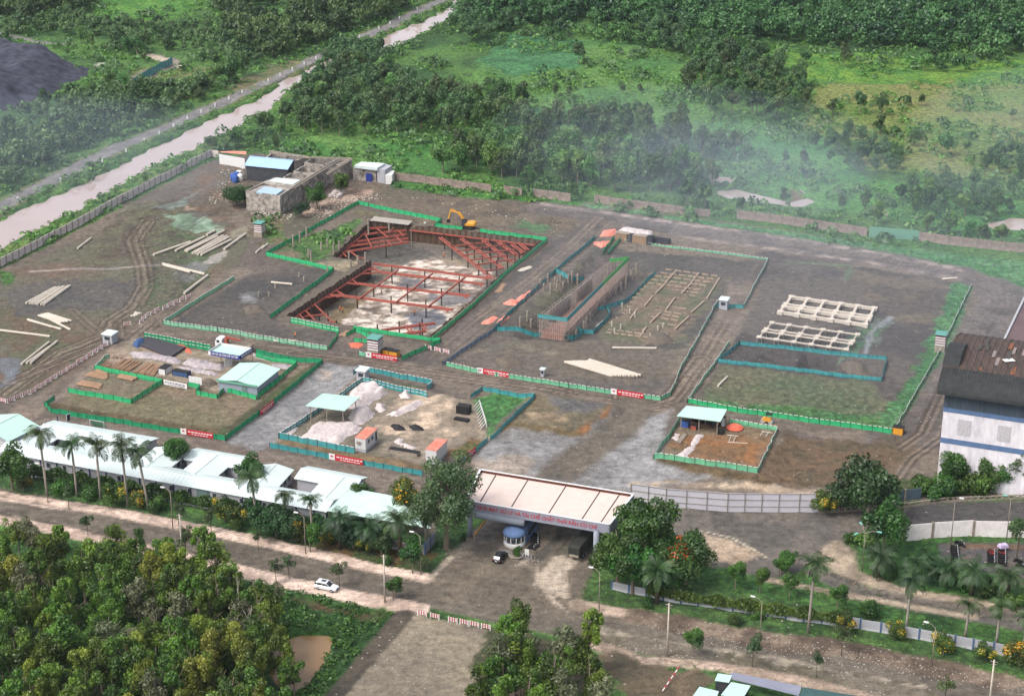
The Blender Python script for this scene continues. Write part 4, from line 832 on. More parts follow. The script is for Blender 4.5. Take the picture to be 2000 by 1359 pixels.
# ---------------------------------------------------------------- pit with sheet piles, struts and posts
M = dict(
 rust=mat('rusty_sheet_steel', (104, 80, 62), sc=2.5, c2=(66, 52, 44), rough=.85), red=mat('red_oxide_steel', (182, 92, 76), sc=1.2, c2=(138, 76, 64), rough=.6),
 post=mat('dark_steel', (62, 48, 46), sc=3), conc=mat('concrete', (168, 156, 142), sc=1.2, c2=(128, 118, 106)), concl=mat('pale_concrete', (210, 198, 184), sc=1.5, var=.15),
 concd=mat('stained_concrete', (204, 194, 184), sc=.6, c2=(78, 72, 66), rough=.9, detail=10), mint=mat('mint_roof_sheet', (190, 222, 210), sc=.3, var=.06, rough=.45), white=mat('white_roof_sheet', (214, 226, 224), sc=.4, var=.07, rough=.45),
 grey=mat('grey_panel', (176, 176, 182), sc=.6, var=.12), navy=mat('navy_steel', (46, 52, 92), var=.1), glass=mat('window_glass', (60, 66, 72), rough=.15, var=.3, spec=.6),
 wht=mat('white_paint', (228, 226, 224), sc=2, var=.08, rough=.5), dk=mat('black_rubber', (34, 33, 34), var=.2), blue=mat('blue_paint', (60, 96, 170), var=.15), yel=mat('yellow_paint', (224, 158, 52), sc=2, var=.12, rough=.5),
 tarp=mat('white_tarpaulin', (222, 210, 206), sc=1.1, c2=(176, 162, 160), rough=.7, bump=.5), tarpd=mat('grey_tarpaulin', (190, 178, 178), sc=.8, c2=(132, 126, 130), bump=.6), rebar=mat('rusty_rebar', (196, 184, 174), sc=1.2, c2=(136, 112, 100)),
 rebard=mat('dark_rebar', (74, 70, 76), sc=3, c2=(52, 50, 56)), wood=mat('timber', (176, 142, 112), sc=3, c2=(128, 100, 80)), pile=mat('pile_concrete', (216, 206, 192), sc=2, c2=(178, 166, 150)), red_r=mat('faded_red_roof', (206, 104, 84), sc=1, c2=(224, 160, 140)),
 teal=mat('teal_net', (16, 126, 136), sc=2.2, c2=(74, 146, 142), k=.78, alpha=.93), green=mat('green_net', (8, 150, 92), sc=2.2, c2=(60, 168, 112), k=.78, alpha=.95), pale=mat('pale_green_net', (72, 150, 112), sc=4, c2=(120, 190, 150), k=.78, alpha=.88), dgreen=mat('dark_green_net', (10, 116, 78), sc=4, c2=(24, 146, 98), k=.78, alpha=.95),
 bnet=mat('pale_blue_net', (120, 140, 160), sc=4, c2=(90, 120, 150), alpha=.85), banner=mat('red_banner', (200, 42, 56), var=.1, sc=3), letter=mat('white_lettering', (236, 232, 230), var=.03), rletter=mat('red_lettering', (190, 50, 66), var=.1), fascia=mat('grey_fascia', (150, 152, 166), var=.08, sc=2, stretch=(1, 1, .1)),
 pinkroof=mat('pinkish_roof_slab', (224, 202, 192), sc=.5, var=.08, detail=10), brown=mat('brown_parapet', (96, 52, 38), sc=2), black=mat('black_paint', (26, 26, 28), rough=.25, spec=.6, var=.1), orange=mat('orange_cloth', (224, 110, 84), sc=2, var=.2), skin=mat('skin', (150, 108, 84)), cloth=mat('dark_cloth', (54, 58, 78)), vest=mat('orange_vest', (226, 120, 50)), bluetarp=mat('blue_tarpaulin', (44, 72, 116), sc=1.5, c2=(70, 98, 140), bump=.5))
PZ = -5.2
root = empty('pit_floor', (0, 0, 0), kind='structure')
bpy.data.objects.remove(root)
gx = W(PIT and [(0, 0)]) if False else None
x0, x1 = min(p[0] for p in PIT), max(p[0] for p in PIT); y0, y1 = min(p[1] for p in PIT), max(p[1] for p in PIT)
fx, fy = np.meshgrid(np.arange(x0-2, x1+2, .55), np.arange(y0-2, y1+2, .55), indexing='ij')
fin = sdp(fx, fy, PIT) > -1.2
nn = fbm(fx, fy, 6, 51, 4); n2_ = fbm(fx, fy, 2.5, 52, 3)
tarpz = sdp(fx, fy, [tuple(G(x, y, PZ)[:2]) for x, y in [(650, 640), (700, 590), (790, 520), (830, 500), (960, 530), (940, 555), (880, 620), (830, 655)]])
wv = sstep(tarpz+(nn-.5)*6, -1, 1)[..., None]
bc = np.array(lin((150, 138, 124)))*KA*(1-sstep(nn, .35, .6)[..., None])+np.array(lin((112, 106, 102)))*KA*sstep(nn, .35, .6)[..., None]
n6_ = fbm(fx, fy, 1.6, 54, 3); tc_ = np.array(lin((228, 216, 210)))*KA*(1-sstep(n2_, .42, .62)[..., None])+np.array(lin((156, 142, 134)))*KA*sstep(n2_, .42, .62)[..., None]
tc_ = tc_*(1-.5*sstep(n6_, .54, .66)[..., None])
fcol = bc*(1-wv)+tc_*wv
for pp, cc in (([(785, 615), (850, 600), (870, 620), (845, 645), (800, 640)], (118, 120, 132)), ([(840, 575), (900, 570), (920, 585), (880, 600), (845, 590)], (136, 134, 140)), ([(780, 540), (830, 545), (830, 560), (780, 560)], (124, 122, 130)), ([(690, 480), (800, 475), (850, 500), (790, 515), (700, 520)], (98, 96, 94)), ([(640, 620), (700, 585), (690, 600), (650, 640)], (126, 112, 90))):
    d_ = sstep(sdp(fx, fy, [tuple(G(x, y, PZ)[:2]) for x, y in pp])+(nn-.5)*5+(n2_-.5)*3, -.6, .6)[..., None]; fcol = fcol*(1-d_)+np.array(lin(cc))*KA*d_
fz = PZ+(nn-.5)*.35
ii = np.arange(fx.size).reshape(fx.shape); q = np.stack([ii[:-1, :-1], ii[1:, :-1], ii[1:, 1:], ii[:-1, 1:]], -1)[(fin[:-1, :-1] & fin[1:, 1:] & fin[1:, :-1] & fin[:-1, 1:])]
us, inv = np.unique(q, return_inverse=True); VV = np.stack([fx, fy, fz], -1).reshape(-1, 3)
tt = np.zeros((fx.size, 3)); tt[:, 1] = .5
me = mesh_np('pit_floor', VV[us], inv.reshape(-1, 4), fcol.reshape(-1, 3)[us], tt[us], GM)
o = bpy.data.objects.new('pit_floor', me); COL.objects.link(o); tag(o, kind='structure')
def corr_wall(p, q, z0, z1, name, label, m=None, amp=.28, step=.5, jag=.25, seed=0):
    p = Vector(p); q = Vector(q); d = q-p; L_ = d.length; d /= L_; nrm = Vector((-d.y, d.x)); rs = random.Random(seed); mb = MB()
    n = int(L_/step); top = []; bot = []; jz = 0
    for i in range(n+1):
        if i % 2 == 0: jz = rs.uniform(-jag, jag)
        o_ = amp*(1 if (i//2) % 2 else -1)*.5; c = p+d*(i*L_/n)+nrm*o_
        top.append((c.x, c.y, z1+jz)); bot.append((c.x, c.y, z0))
        if i < n and i % 2 == 1: pass
    for i in range(n):
        a, b = bot[i], bot[i+1]; mb.face([a, b, (b[0], b[1], max(top[i][2], z0)), top[i]])
        # thickness cap
    for i in range(n):
        o2 = nrm*.09; a, b = top[i], (top[i+1][0], top[i+1][1], top[i][2])
        mb.face([a, b, (b[0]-o2.x, b[1]-o2.y, b[2]), (a[0]-o2.x, a[1]-o2.y, a[2])])
    o = mb.build(name, m or M['rust']); tag(o, label, 'retaining wall', 'sheet pile walls round the pit'); return o
pp = PIT
lbs = ['sheet pile wall along the left side of the lower pit', 'sheet pile step at the notch on the pit left side', 'sheet pile wall along the upper left side of the pit', 'sheet pile wall at the far left corner of the pit under the grey sheet', 'long rusty sheet pile wall along the back of the pit', 'sheet pile wall along the right side of the pit', 'sheet pile wall along the front of the pit behind green netting']
for i in range(7):
    a, b = pp[i], pp[(i+1) % 7]
    if i == 1: corr_wall(a, b, PZ-.3, -2.6, 'sheet_pile_wall', lbs[i], seed=i); continue
    corr_wall(a, b, PZ-.3, .35 if i not in (6,) else .1, 'sheet_pile_wall', lbs[i], seed=i)
# earth ring round the wall
mb = MB()
for i in range(7):
    a, b = Vector(pp[i]), Vector(pp[(i+1) % 7]); d = (b-a).normalized(); n_ = Vector((-d.y, d.x))
    if inside(np.array([((a+b)/2+n_).x]), np.array([((a+b)/2+n_).y]), pp)[0]: n_ = -n_
    a2, b2 = a-d*1.2+n_*2.2, b+d*1.2+n_*2.2; zz = .12+.004*i if i != 1 else -2.7
    mb.prism([(a.x, a.y), (b.x, b.y), (b2.x, b2.y), (a2.x, a2.y)], zz-1.6, zz)
tag(mb.build('earth_bank', mat('bank_soil', (112, 100, 88), sc=1.2, c2=(84, 76, 66), bump=.6)), kind='structure')
SZ = -1.3
shor = empty('shoring_frame', G(780, 560, PZ), 'red steel strut grid on dark king posts bracing the open pit', 'shoring frame')
def strut(a, b, z=SZ, dbl=True, w_=.36):
    p, q_ = G(*a, z), G(*b, z); d = (q_-p).normalized(); n_ = Vector((-d.y, d.x, 0)); mb = MB()
    for s in ((-.42, .42) if dbl else (0,)): mb.bar(p+n_*s, q_+n_*s, w_*.8, None, w_)
    if dbl:
        for k in range(int((q_-p).length/4)): c = p+d*(k*4+1); mb.bar(c-n_*.6, c+n_*.6, .18)
    childof(mb.build('strut', M['red']), shor)
def z4(x, y): return (x/4+500, y/4+340)
def z5(x, y): return (x/4.854+800, y/4.854+400)
def z6(x, y): return (x/5.908+550, y/5.908+410)
for a, b in (((915, 700), (1825, 815)), ((970, 765), (1780, 860)), ((790, 855), (1670, 950)), ((640, 945), (1540, 1060))): strut(z4(*a), z4(*b))
for a, b in (((1110, 750), (800, 980)), ((1380, 775), (1090, 1005)), ((1640, 800), (1340, 1040))): strut(z4(*a), z4(*b), SZ+.4, False, .42)
for a, b in (((290, 310), (790, 700)), ((490, 320), (880, 600)), ((700, 340), (965, 545)), ((840, 355), (1040, 490)), ((970, 375), (1080, 455)), ((1050, 375), (1120, 430))): strut(z5(*a), z5(*b))
for a, b in (((400, 395), (770, 350)), ((450, 440), (920, 375)), ((500, 480), (1030, 420)), ((570, 525), (1070, 460)), ((620, 570), (1010, 515)), ((720, 630), (880, 600))): strut(z5(*a), z5(*b), SZ+.4, False)
for a, b in (((640, 500), (1470, 370)), ((860, 370), (1440, 280)), ((890, 290), (1440, 235)), ((780, 420), (1460, 330)), ((1020, 215), (1220, 200))): strut(z6(*a), z6(*b))
for a, b in (((1100, 215), (1230, 320)), ((970, 290), (1040, 430)), ((1330, 315), (1400, 380)), ((1220, 360), (1270, 410)), ((720, 450), (890, 335)), ((780, 470), (900, 560)), ((880, 550), (960, 560)), ((700, 490), (750, 540)), ((1340, 235), (1410, 300)), ((1250, 260), (1290, 210))): strut(z6(*a), z6(*b), SZ+.4, False)
for a, b in (((440, 1000), (610, 1165)), ((390, 1070), (470, 1150)), ((330, 1090), (375, 1130)), ((520, 930), (650, 960)), ((600, 895), (690, 945)), ((740, 815), (790, 855)), ((700, 850), (790, 860)), ((900, 720), (970, 765)), ((800, 785), (960, 765)), ((820, 750), (950, 745)), ((560, 940), (700, 950)), ((500, 975), (640, 950)), ((1740, 850), (1760, 875)), ((1600, 935), (1650, 970)), ((1470, 1050), (1500, 1075))): strut(z4(*a), z4(*b), SZ, False)
for a, b in (((380, 1110), (560, 1095)), ((460, 1180), (620, 1150)), ((980, 1220), (1400, 1165)), ((1150, 1250), (1330, 1225)), ((1170, 1180), (1230, 1250)), ((1280, 1165), (1330, 1215))): strut(z4(*a), z4(*b), SZ, b[1] > 1160)
# walers along the walls
for i in range(7):
    if i in (1, 3): continue
    a, b = Vector(pp[i]), Vector(pp[(i+1) % 7]); d = (b-a).normalized(); n_ = Vector((-d.y, d.x))
    if not inside(np.array([((a+b)/2+n_).x]), np.array([((a+b)/2+n_).y]), pp)[0]: n_ = -n_
    mb = MB(); mb.bar((a.x+n_.x*.55, a.y+n_.y*.55, SZ-.1), (b.x+n_.x*.55, b.y+n_.y*.55, SZ-.1), .4); childof(mb.build('waler', M['red']), shor)
KP = [z4(*t) for t in ((1060, 735), (1318, 765), (1588, 805), (917, 835), (1183, 870), (1448, 900), (788, 925), (1055, 960), (1327, 995), (948, 1182), (1118, 1158), (1298, 1140), (1280, 1170), (1740, 690), (1805, 760), (1470, 470), (1530, 550), (1640, 500), (1655, 610), (1705, 540), (1770, 570), (1825, 520), (1835, 640), (1890, 560), (1965, 630), (1880, 680), (490, 1020), (430, 1040), (630, 1150), (562, 1085), (1015, 530), (850, 490), (960, 450))]
KP += [z5(*t) for t in ((1000, 420), (930, 480), (1040, 460), (915, 360), (840, 385), (765, 335))]
for x, y in KP:
    t = G(x, y, -.4); mb = MB(); mb.box((t.x, t.y, (PZ-.4)/2), (.34, .34, -PZ-.4+.6)); childof(mb.build('king_post', M['post']), shor)
# grey sheet over the far corner of the pit, lamp mast, concrete spun piles sticking up
mb = MB(); a = G(722, 430, .8); b = G(797, 439, .8); n_ = (ay*3.2)
for k in range(26):
    f0, f1 = k/26, (k+1)/26; p0, p1 = a.lerp(b, f0), a.lerp(b, f1); zz = .16*(k % 2)
    mb.face([(p0.x, p0.y, .6+zz), (p1.x, p1.y, .6+.16-zz), (p1.x+n_.x, p1.y+n_.y, 1.0+.16-zz), (p0.x+n_.x, p0.y+n_.y, 1.0+zz)])
tag(mb.build('roofing_sheet', mat('grey_corrugated', (178, 168, 158), sc=1, c2=(150, 150, 140))), 'grey corrugated sheet laid over the far left corner of the pit', 'roofing sheet')
def mast(px, py, h, label, px2=None):
    b = G(px, py, PZ); e = empty('floodlight_mast', b, label, 'lamp'); mb = MB(); mb.tube([(0, 0, 0), (0, 0, h)], .12, 6); mb.bar((0, 0, h), (4, .6, h+1.3), .12); mb.build('pole', M['conc'], e); MB().box((4.1, .6, h+1.3), (.6, .4, .4)).build('lamp_head', M['wht'], e)
mast(804, 494, 8, 'thin floodlight mast with a slanted arm standing in the pit')
for i, (x, y, h) in enumerate([(573, 482, 3.6), (586, 472, 3.2), (599, 462, 3), (603, 503, 2.6), (608, 513, 3.8), (628, 489, 2.6), (640, 486, 3), (652, 493, 3), (663, 489, 3), (682, 512, 3.2), (699, 516, 2.6), (714, 513, 3.2), (685, 523, 2.4), (640, 535, 2), (720, 455, 4.5), (760, 449, 2.4), (645, 470, 2), (594, 549, 1.4), (506, 580, 1.6), (526, 580, 1.4), (585, 540, 1.2), (538, 562, 1.2)]):
    b = P(x, y); mb = MB(); mb.tube([(b.x, b.y, b.z-.5), (b.x, b.y, b.z+h)], .3, 8)
    near_ = ['a long green net fence', 'the pit edge', 'the notch in the pit wall', 'the open dark soil'][0 if i < 3 else 2 if i < 12 else 1 if i < 17 else 3]
    o3 = OR; kk = i if i < 3 else i-3 if i < 12 else i-12 if i < 17 else i-17
    tag(mb.build('concrete_pillar', M['conc']), f'upright concrete pile head, {o3[kk]} from the first by {near_}', 'pile head', 'pile heads standing in the ground')
# ---------------------------------------------------------------- fences
POSTM = {}
def fence(path, col, label, h=1.45, z=None, dash=False, sp=2.4, name='net_fence', closed=False, rail=True, lean=.0, cat='fence'):
    pts = [P(x, y) if z is None else G(x, y, z) for x, y in path]
    if closed: pts.append(pts[0])
    base = pts[0].copy(); e = empty(name, base, label, cat, 'netting fences round the work areas')
    net = MB(); ra = MB(); rs = random.Random(len(path)+int(path[0][0])); npost = 0
    if h not in POSTM:
        mb = MB(); mb.box((0, 0, h/2-.1), (.09, .09, h+.4)); o_ = mb.build('post', M['dk']); POSTM[h] = o_.data; bpy.data.objects.remove(o_)
    for a, b in zip(pts[:-1], pts[1:]):
        d = b-a; L_ = d.length; n = max(1, round(L_/sp)); u = d.normalized(); nn_ = Vector((-u.y, u.x, 0))
        cs = []
        for i in range(n*2+1):
            p = a+d*(i/(2*n)); zz = ht(p.x, p.y) if z is None else p.z; sg = (-.2 if i % 2 else -.06)*rs.random()
            cs.append((p.x-base.x+nn_.x*rs.uniform(-.2, .2), p.y-base.y+nn_.y*rs.uniform(-.2, .2), zz-base.z, sg))
        for i in range(2*n):
            x_, y_, z_, s_ = cs[i]; X_, Y_, Z_, S_ = cs[i+1]
            net.face([(x_, y_, z_+.02), (X_, Y_, Z_+.02), (X_+nn_.x*.05, Y_+nn_.y*.05, Z_+h*.5), (x_+nn_.x*.05, y_+nn_.y*.05, z_+h*.5)])
            net.face([(x_+nn_.x*.05, y_+nn_.y*.05, z_+h*.5), (X_+nn_.x*.05, Y_+nn_.y*.05, Z_+h*.5), (X_, Y_, Z_+h+S_), (x_, y_, z_+h+s_)])
            if dash:
                for f in (h+.04, h*.5) if dash > 1 else (h+.04,):
                    p0 = Vector((x_, y_, z_+f)); p1 = Vector((X_, Y_, Z_+f)); ra.bar(p0.lerp(p1, .12), p0.lerp(p1, .78), .09, None, .09)
            elif rail:
                ra.bar((x_, y_, z_+h+s_+.02), (X_, Y_, Z_+h+S_+.02), .05)
        for i in range(0, 2*n+1, 2):
            if npost >= 99: break
            o_ = bpy.data.objects.new('post', POSTM[h]); COL.objects.link(o_); o_.parent = e; o_.location = cs[i][:3]; npost += 1
    net.build('netting', M[col], e)
    if ra.v: ra.build('rail', M['letter'] if dash else M[col], e)
    return e
FN = [
 ([(529, 622), (652, 530), (520, 500), (700, 399), (720, 404), (862, 434), (850, 444), (903, 450)], 'green', 'bright green net fence along the left and back left of the big pit', 0, 1.5),
 ([(937, 454), (1068, 472), (992, 534), (924, 600), (843, 668)], 'green', 'bright green net fence along the right side of the big pit', 0, 1.5),
 ([(861, 669), (843, 668), (690, 645)], 'green', 'bright green net fence along the front right of the big pit', 0, 1.5),
 ([(567, 630), (662, 650)], 'green', 'short double green net fence at the front left of the pit', 2, 1.7),
 ([(677, 657), (694, 648), (726, 662)], 'green', 'small green net fence beside the pit entrance', 0, 1.3),
 ([(691, 668), (723, 670)], 'green', 'short green net panel left of the striped booth', 0, 1.3),
 ([(784, 704), (861, 669)], 'green', 'green net fence running from the red banner to the pit corner', 0, 1.4),
 ([(701, 694), (777, 705)], 'pale', 'pale net fence carrying the red banner by the striped booth', 1, 1.2),
 ([(457, 546), (318, 634)], 'pale', 'pale dashed net fence running up left of the pile field', 2, 1.4),
 ([(318, 634), (425, 648), (500, 662), (640, 684)], 'pale', 'pale dashed net fence along the road below the pile field', 2, 1.4),
 ([(642, 684), (660, 656)], 'green', 'short green net fence left of the pit entrance', 0, 1.3),
 ([(282, 661), (412, 686)], 'dgreen', 'green dashed net fence behind the steel bars', 2, 2.0),
 ([(500, 690), (630, 711), (535, 788), (441, 861)], 'dgreen', 'green net fence at the right edge of the rebar yard', 0, 1.5),
 ([(88, 794), (100, 806), (441, 861)], 'dgreen', 'long dark green net fence along the lower edge of the rebar yard', 0, 1.5),
 ([(88, 794), (108, 782)], 'dgreen', 'short dark green net fence at the left corner of the rebar yard', 0, 1.5),
 ([(133, 767), (258, 788), (318, 749), (185, 722)], 'green', 'green net fence boxing in the scrap timber corner', 0, 1.5),
 ([(185, 722), (213, 700)], 'pale', 'pale net fence beside the timber stacks', 1, 1.3),
 ([(367, 754), (390, 759), (384, 770), (392, 773), (424, 779), (437, 765), (501, 781), (580, 714), (500, 698)], 'green', 'green net fence wrapping round the mint roofed workshop', 0, 1.4),
 ([(527, 874), (825, 929)], 'teal', 'teal net fence with banner along the lower edge of the tarpaulin yard', 0, 1.5),
 ([(545, 856), (620, 871), (693, 886)], 'teal', 'teal dashed net fence in front of the white tarpaulins', 1, 1.8),
 ([(545, 856), (707, 747)], 'teal', 'teal dashed net fence on the left of the tarpaulin yard', 2, 1.5),
 ([(707, 747), (835, 776)], 'teal', 'teal dashed net fence on the upper edge of the tarpaulin yard', 2, 1.7),
 ([(691, 732), (700, 723), (845, 751), (835, 762)], 'teal', 'teal net fence with white frames beside the grey booth', 1, 1.6),
 ([(918, 779), (942, 763), (1045, 777), (990, 832), (958, 860)], 'teal', 'teal net fence round the small green plot', 0, 1.4),
 ([(952, 862), (930, 884), (902, 906)], 'teal', 'short teal net fence with a red banner behind the gate', 0, 1.4),
 ([(872, 714), (935, 729), (1110, 757), (1290, 782), (1310, 772), (1330, 722), (1355, 678), (1401, 593)], 'pale', 'pale dashed net fence round the long piles plot', 1, 1.3),
 ([(1400, 600), (1452, 602)], 'teal', 'short teal net fence beside the small white roofed booth', 0, 1.3),
 ([(1452, 602), (1500, 510)], 'pale', 'pale net fence rising to the upper perimeter road', 1, 1.2),
 ([(1210, 470), (1360, 490), (1500, 508)], 'pale', 'low pale rail fence along the upper perimeter road', 1, .7),
 ([(1212, 470), (1187, 503)], 'green', 'green net fence at the far end of the rebar wall plot', 0, 1.4),
 ([(1200, 467), (1180, 492), (1177, 508)], 'green', 'narrow green net fence by the orange sheets', 0, 1.4),
 ([(865, 714), (965, 647)], 'bnet', 'pale blue net fence rising from the crossroads', 0, 1.3),
 ([(965, 647), (1000, 610), (1085, 532), (1162, 466)], 'teal', 'teal net fence on the left of the rebar wall', 0, 1.3),
 ([(1085, 532), (1112, 548), (1140, 548)], 'teal', 'short sagging teal net fence behind the rebar wall', 0, 1.6),
 ([(970, 647), (1040, 657), (1120, 664), (1140, 652)], 'teal', 'teal net fence in front of the rebar wall', 0, 1.5),
 ([(1107, 630), (1138, 651), (1160, 652), (1192, 620), (1186, 603)], 'teal', 'sagging teal net fence curving at the near end of the rebar wall', 0, 1.4),
 ([(1168, 608), (1222, 592), (1245, 570), (1280, 538)], 'teal', 'wavy teal net fence right of the rebar wall', 0, 1.4),
 ([(1425, 672), (1343, 787)], 'pale', 'pale dashed net fence on the left of the big right plot', 1, 1.3),
 ([(1343, 787), (1440, 805), (1600, 828), (1745, 847)], 'green', 'green dashed net fence along the lower edge of the big right plot', 1, 1.5),
 ([(1745, 847), (1840, 680), (1897, 560)], 'pale', 'long thin green net fence on the right of the big right plot', 1, 1.1),
 ([(1402, 708), (1445, 673), (1732, 704), (1722, 745), (1402, 708)], 'teal', 'bright teal net fence boxing in the three small pits', 0, 1.3),
 ([(1277, 897), (1480, 924)], 'pale', 'pale net fence with dark posts at the front of the small lot', 1, 1.6),
 ([(1480, 924), (1518, 842), (1424, 826)], 'pale', 'pale net fence on the right and back of the small lot', 1, 1.4),
 ([(1277, 897), (1329, 822)], 'pale', 'pale net fence on the left of the small lot', 0, 1.5),
]
for path, c_, lb, dsh, h_ in FN: fence(path, c_, lb, round(h_*.86, 2), dash=dsh)
def banner(a, b, hgt=1.4, off=.12, label='', m='banner', emblem=True, dz=.1):
    p, q_ = P(*a), P(*b); d = (q_-p); L_ = d.length; u = d.normalized(); n_ = Vector((u.y, -u.x, 0)); 
    e = empty('banner', p, label, 'banner'); o_ = n_*off
    MB().bar(Vector(o_)+Vector((0, 0, hgt/2+dz)), Vector(o_)+d+Vector((0, 0, hgt/2+dz)), .05, None, hgt).build('cloth', M[m], e)
    mb = MB(); rs = random.Random(int(a[0])); tl = 'letter' if m == 'banner' else 'navy'
    for row, (zf, hh, f0) in enumerate(((.62, .32, .06), (.25, .2, .2))):
        s_ = L_*f0
        while s_ < L_*(1-f0):
            w_ = rs.uniform(.35, .8); c = u*(s_+w_/2)+o_+n_*.05; mb.bar(u*s_+o_+n_*.05+Vector((0, 0, dz+hgt*zf)), u*(s_+w_)+o_+n_*.05+Vector((0, 0, dz+hgt*zf)), .02, None, hgt*hh*.6); s_ += w_+.22
    mb.build('lettering', M[tl], e)
    if emblem:
        q2 = -u*1.5; MB().bar(q2+o_+Vector((0, 0, hgt/2+dz)), q2+u*1.45+o_+Vector((0, 0, hgt/2+dz)), .05, None, hgt).build('emblem_panel', M['letter'], e)
        MB().bar(q2+u*.45+o_+n_*.05+Vector((0, 0, hgt*.6+dz)), q2+u*1.0+o_+n_*.05+Vector((0, 0, hgt*.6+dz)), .03, None, .4).build('emblem', M['rletter'], e)
banner((365, 849), (417, 857), label='red banner with white lettering on the long dark green fence')
banner((508, 812), (534, 791), label='red banner with white lettering beside the blue gravel track', emblem=False)
banner((655, 899), (709, 909), label='red banner with white lettering on the lower teal fence', hgt=1.5)
banner((726, 699), (776, 706), label='red banner with white lettering under the striped booth')
banner((944, 730), (994, 738), label='red banner with white lettering at the left of the piles plot')
banner((1205, 771), (1257, 779), label='red banner with white lettering near the corner of the piles plot')
banner((903, 904), (928, 884), label='red banner on the short teal fence behind the gate tree', emblem=False)
banner((321, 751), (366, 760), label='white banner with dark lettering at the timber yard', m='letter', emblem=False, hgt=1.3)
# red and white barriers
BM = MB()
for i in range(8):
    m_ = M['rletter'] if i % 2 else M['letter']
    for z_ in (.3, .62, .95): BM.bar((i*.25, 0, z_), ((i+1)*.25, 0, z_), .1, m_, .2)
for x_ in (.1, 1.9): BM.bar((x_, 0, 0), (x_, 0, 1.1), .12, M['letter'], .12); BM.bar((x_, -.35, .04), (x_, .35, .04), .1, M['letter'], .08)
BMO = BM.build('road_barrier'); BMD = BMO.data; bpy.data.objects.remove(BMO)
def barriers(path, where, wob=.15, step=2.15):
    pts = [P(x, y) for x, y in path]; rs = random.Random(3); k = 0; cr_ = 0
    for a, b in zip(pts[:-1], pts[1:]):
        d = b-a; n = max(1, int(d.length/step)); an = math.atan2(d.y, d.x)
        for i in range(n):
            p = a+d*(i/n); o_ = bpy.data.objects.new('road_barrier', BMD); COL.objects.link(o_); o_.location = (p.x+rs.uniform(-wob, wob), p.y+rs.uniform(-wob, wob), ht(p.x, p.y)); o_.rotation_euler.z = an+rs.uniform(-wob, wob)*.6
            tag(o_, f'striped barrier, {OR[k]} from the left of those {where}', 'barrier', 'red and white barriers '+where); k += 1
barriers([(0, 784), (14, 787), (59, 770), (110, 738), (170, 700), (228, 662)], 'along the left yard track')
barriers([(243, 637), (272, 633), (292, 616), (330, 600), (372, 580)], 'beyond the small white booth', .35)
barriers([(831, 680), (884, 692)], 'closing the track by the pit corner')
barriers([(816, 1200), (864, 1210)], 'on the concrete slab, left part')
barriers([(876, 1213), (962, 1231)], 'on the concrete slab, right part')
# ---------------------------------------------------------------- walls
def panel_wall(path, h, label, sp=3.0, pm='conc', z=None, post_h=None, gap=(), name='boundary_wall', group=None, postm=None, thick=.15, pw=.35, plinth=None):
    pts = [P(x, y) for x, y in path]; base = pts[0].copy(); e = empty(name, base, label, 'wall', group); k = 0; np_ = 0; rs = random.Random(int(h*10))
    for a, b in zip(pts[:-1], pts[1:]):
        d = b-a; n = max(1, round(d.length/sp)); an = math.atan2(d.y, d.x)
        for i in range(n):
            p, q_ = a+d*(i/n), a+d*((i+1)/n); zp = min(ht(p.x, p.y), ht(q_.x, q_.y)); c = (p+q_)/2; L_ = (q_-p).length
            mb = MB(); mb.box((0, 0, 0), (L_-pw-.01, thick, h+.5)); o_ = mb.build('panel', M[pm] if isinstance(pm, str) else pm, e); o_.location = (c.x-base.x, c.y-base.y, zp-base.z+h/2-.25+rs.uniform(-.05, .05)); o_.rotation_euler.z = an+rs.uniform(-.01, .01)
            if plinth: m3 = MB(); m3.box((0, 0, 0), (L_-pw-.012, thick+.12, .6)); o2 = m3.build('plinth', M[plinth], e); o2.location = (c.x-base.x, c.y-base.y, zp-base.z+.2); o2.rotation_euler.z = an
            mb = MB(); ph = post_h or h+.2; mb.box((0, 0, 0), (pw, pw*.9, ph+.5)); o_ = mb.build('post', M[postm or 'conc'], e); o_.location = (p.x-base.x, p.y-base.y, zp-base.z+ph/2-.25); o_.rotation_euler.z = an
    return e
WALLM = mat('old_wall_concrete', (214, 202, 196), sc=.7, c2=(164, 150, 144), detail=9, k=.8)
panel_wall([(-90, 570), (0, 522), (130, 455), (260, 385), (413, 306)], 2.6, 'long pale concrete panel wall between the canal and the site', 3.2, WALLM)
panel_wall([(413, 306), (428, 308)], 2.4, 'short return of the concrete wall beside the white sheds', 3.2, WALLM)
OWM = mat('old_stained_wall', (176, 156, 146), sc=.5, c2=(104, 92, 84), detail=10)
for pth, h_, lb in (([(768, 352), (830, 358), (960, 376)], 2.6, 'old stained wall right of the ruined tanks'), ([(985, 378), (1020, 383)], 2.6, 'stained wall piece left of the bright green tree'), ([(1043, 385), (1115, 394)], 2.8, 'pale wall piece right of the bright green tree'), ([(1162, 396), (1215, 404), (1340, 420)], 2.6, 'long pale wall piece in the middle of the old boundary'), ([(1357, 422), (1388, 424)], 2.4, 'short wall piece between hazy trees'), ([(1440, 427), (1500, 434), (1600, 448), (1694, 462)], 2.8, 'brown stained wall left of the green panel'), ([(1795, 470), (1850, 478), (1960, 490), (2010, 494)], 2.8, 'brown stained wall right of the green panel')):
    panel_wall(pth, h_, lb, 4.5, OWM, group='pieces of the old boundary wall', name='old_wall')
panel_wall([(1697, 462), (1794, 470)], 3.2, 'pale green sheet panel closing a gap in the old wall', 12, mat('green_sheet', (112, 160, 136), var=.1), pw=.15, name='sheet_fence')
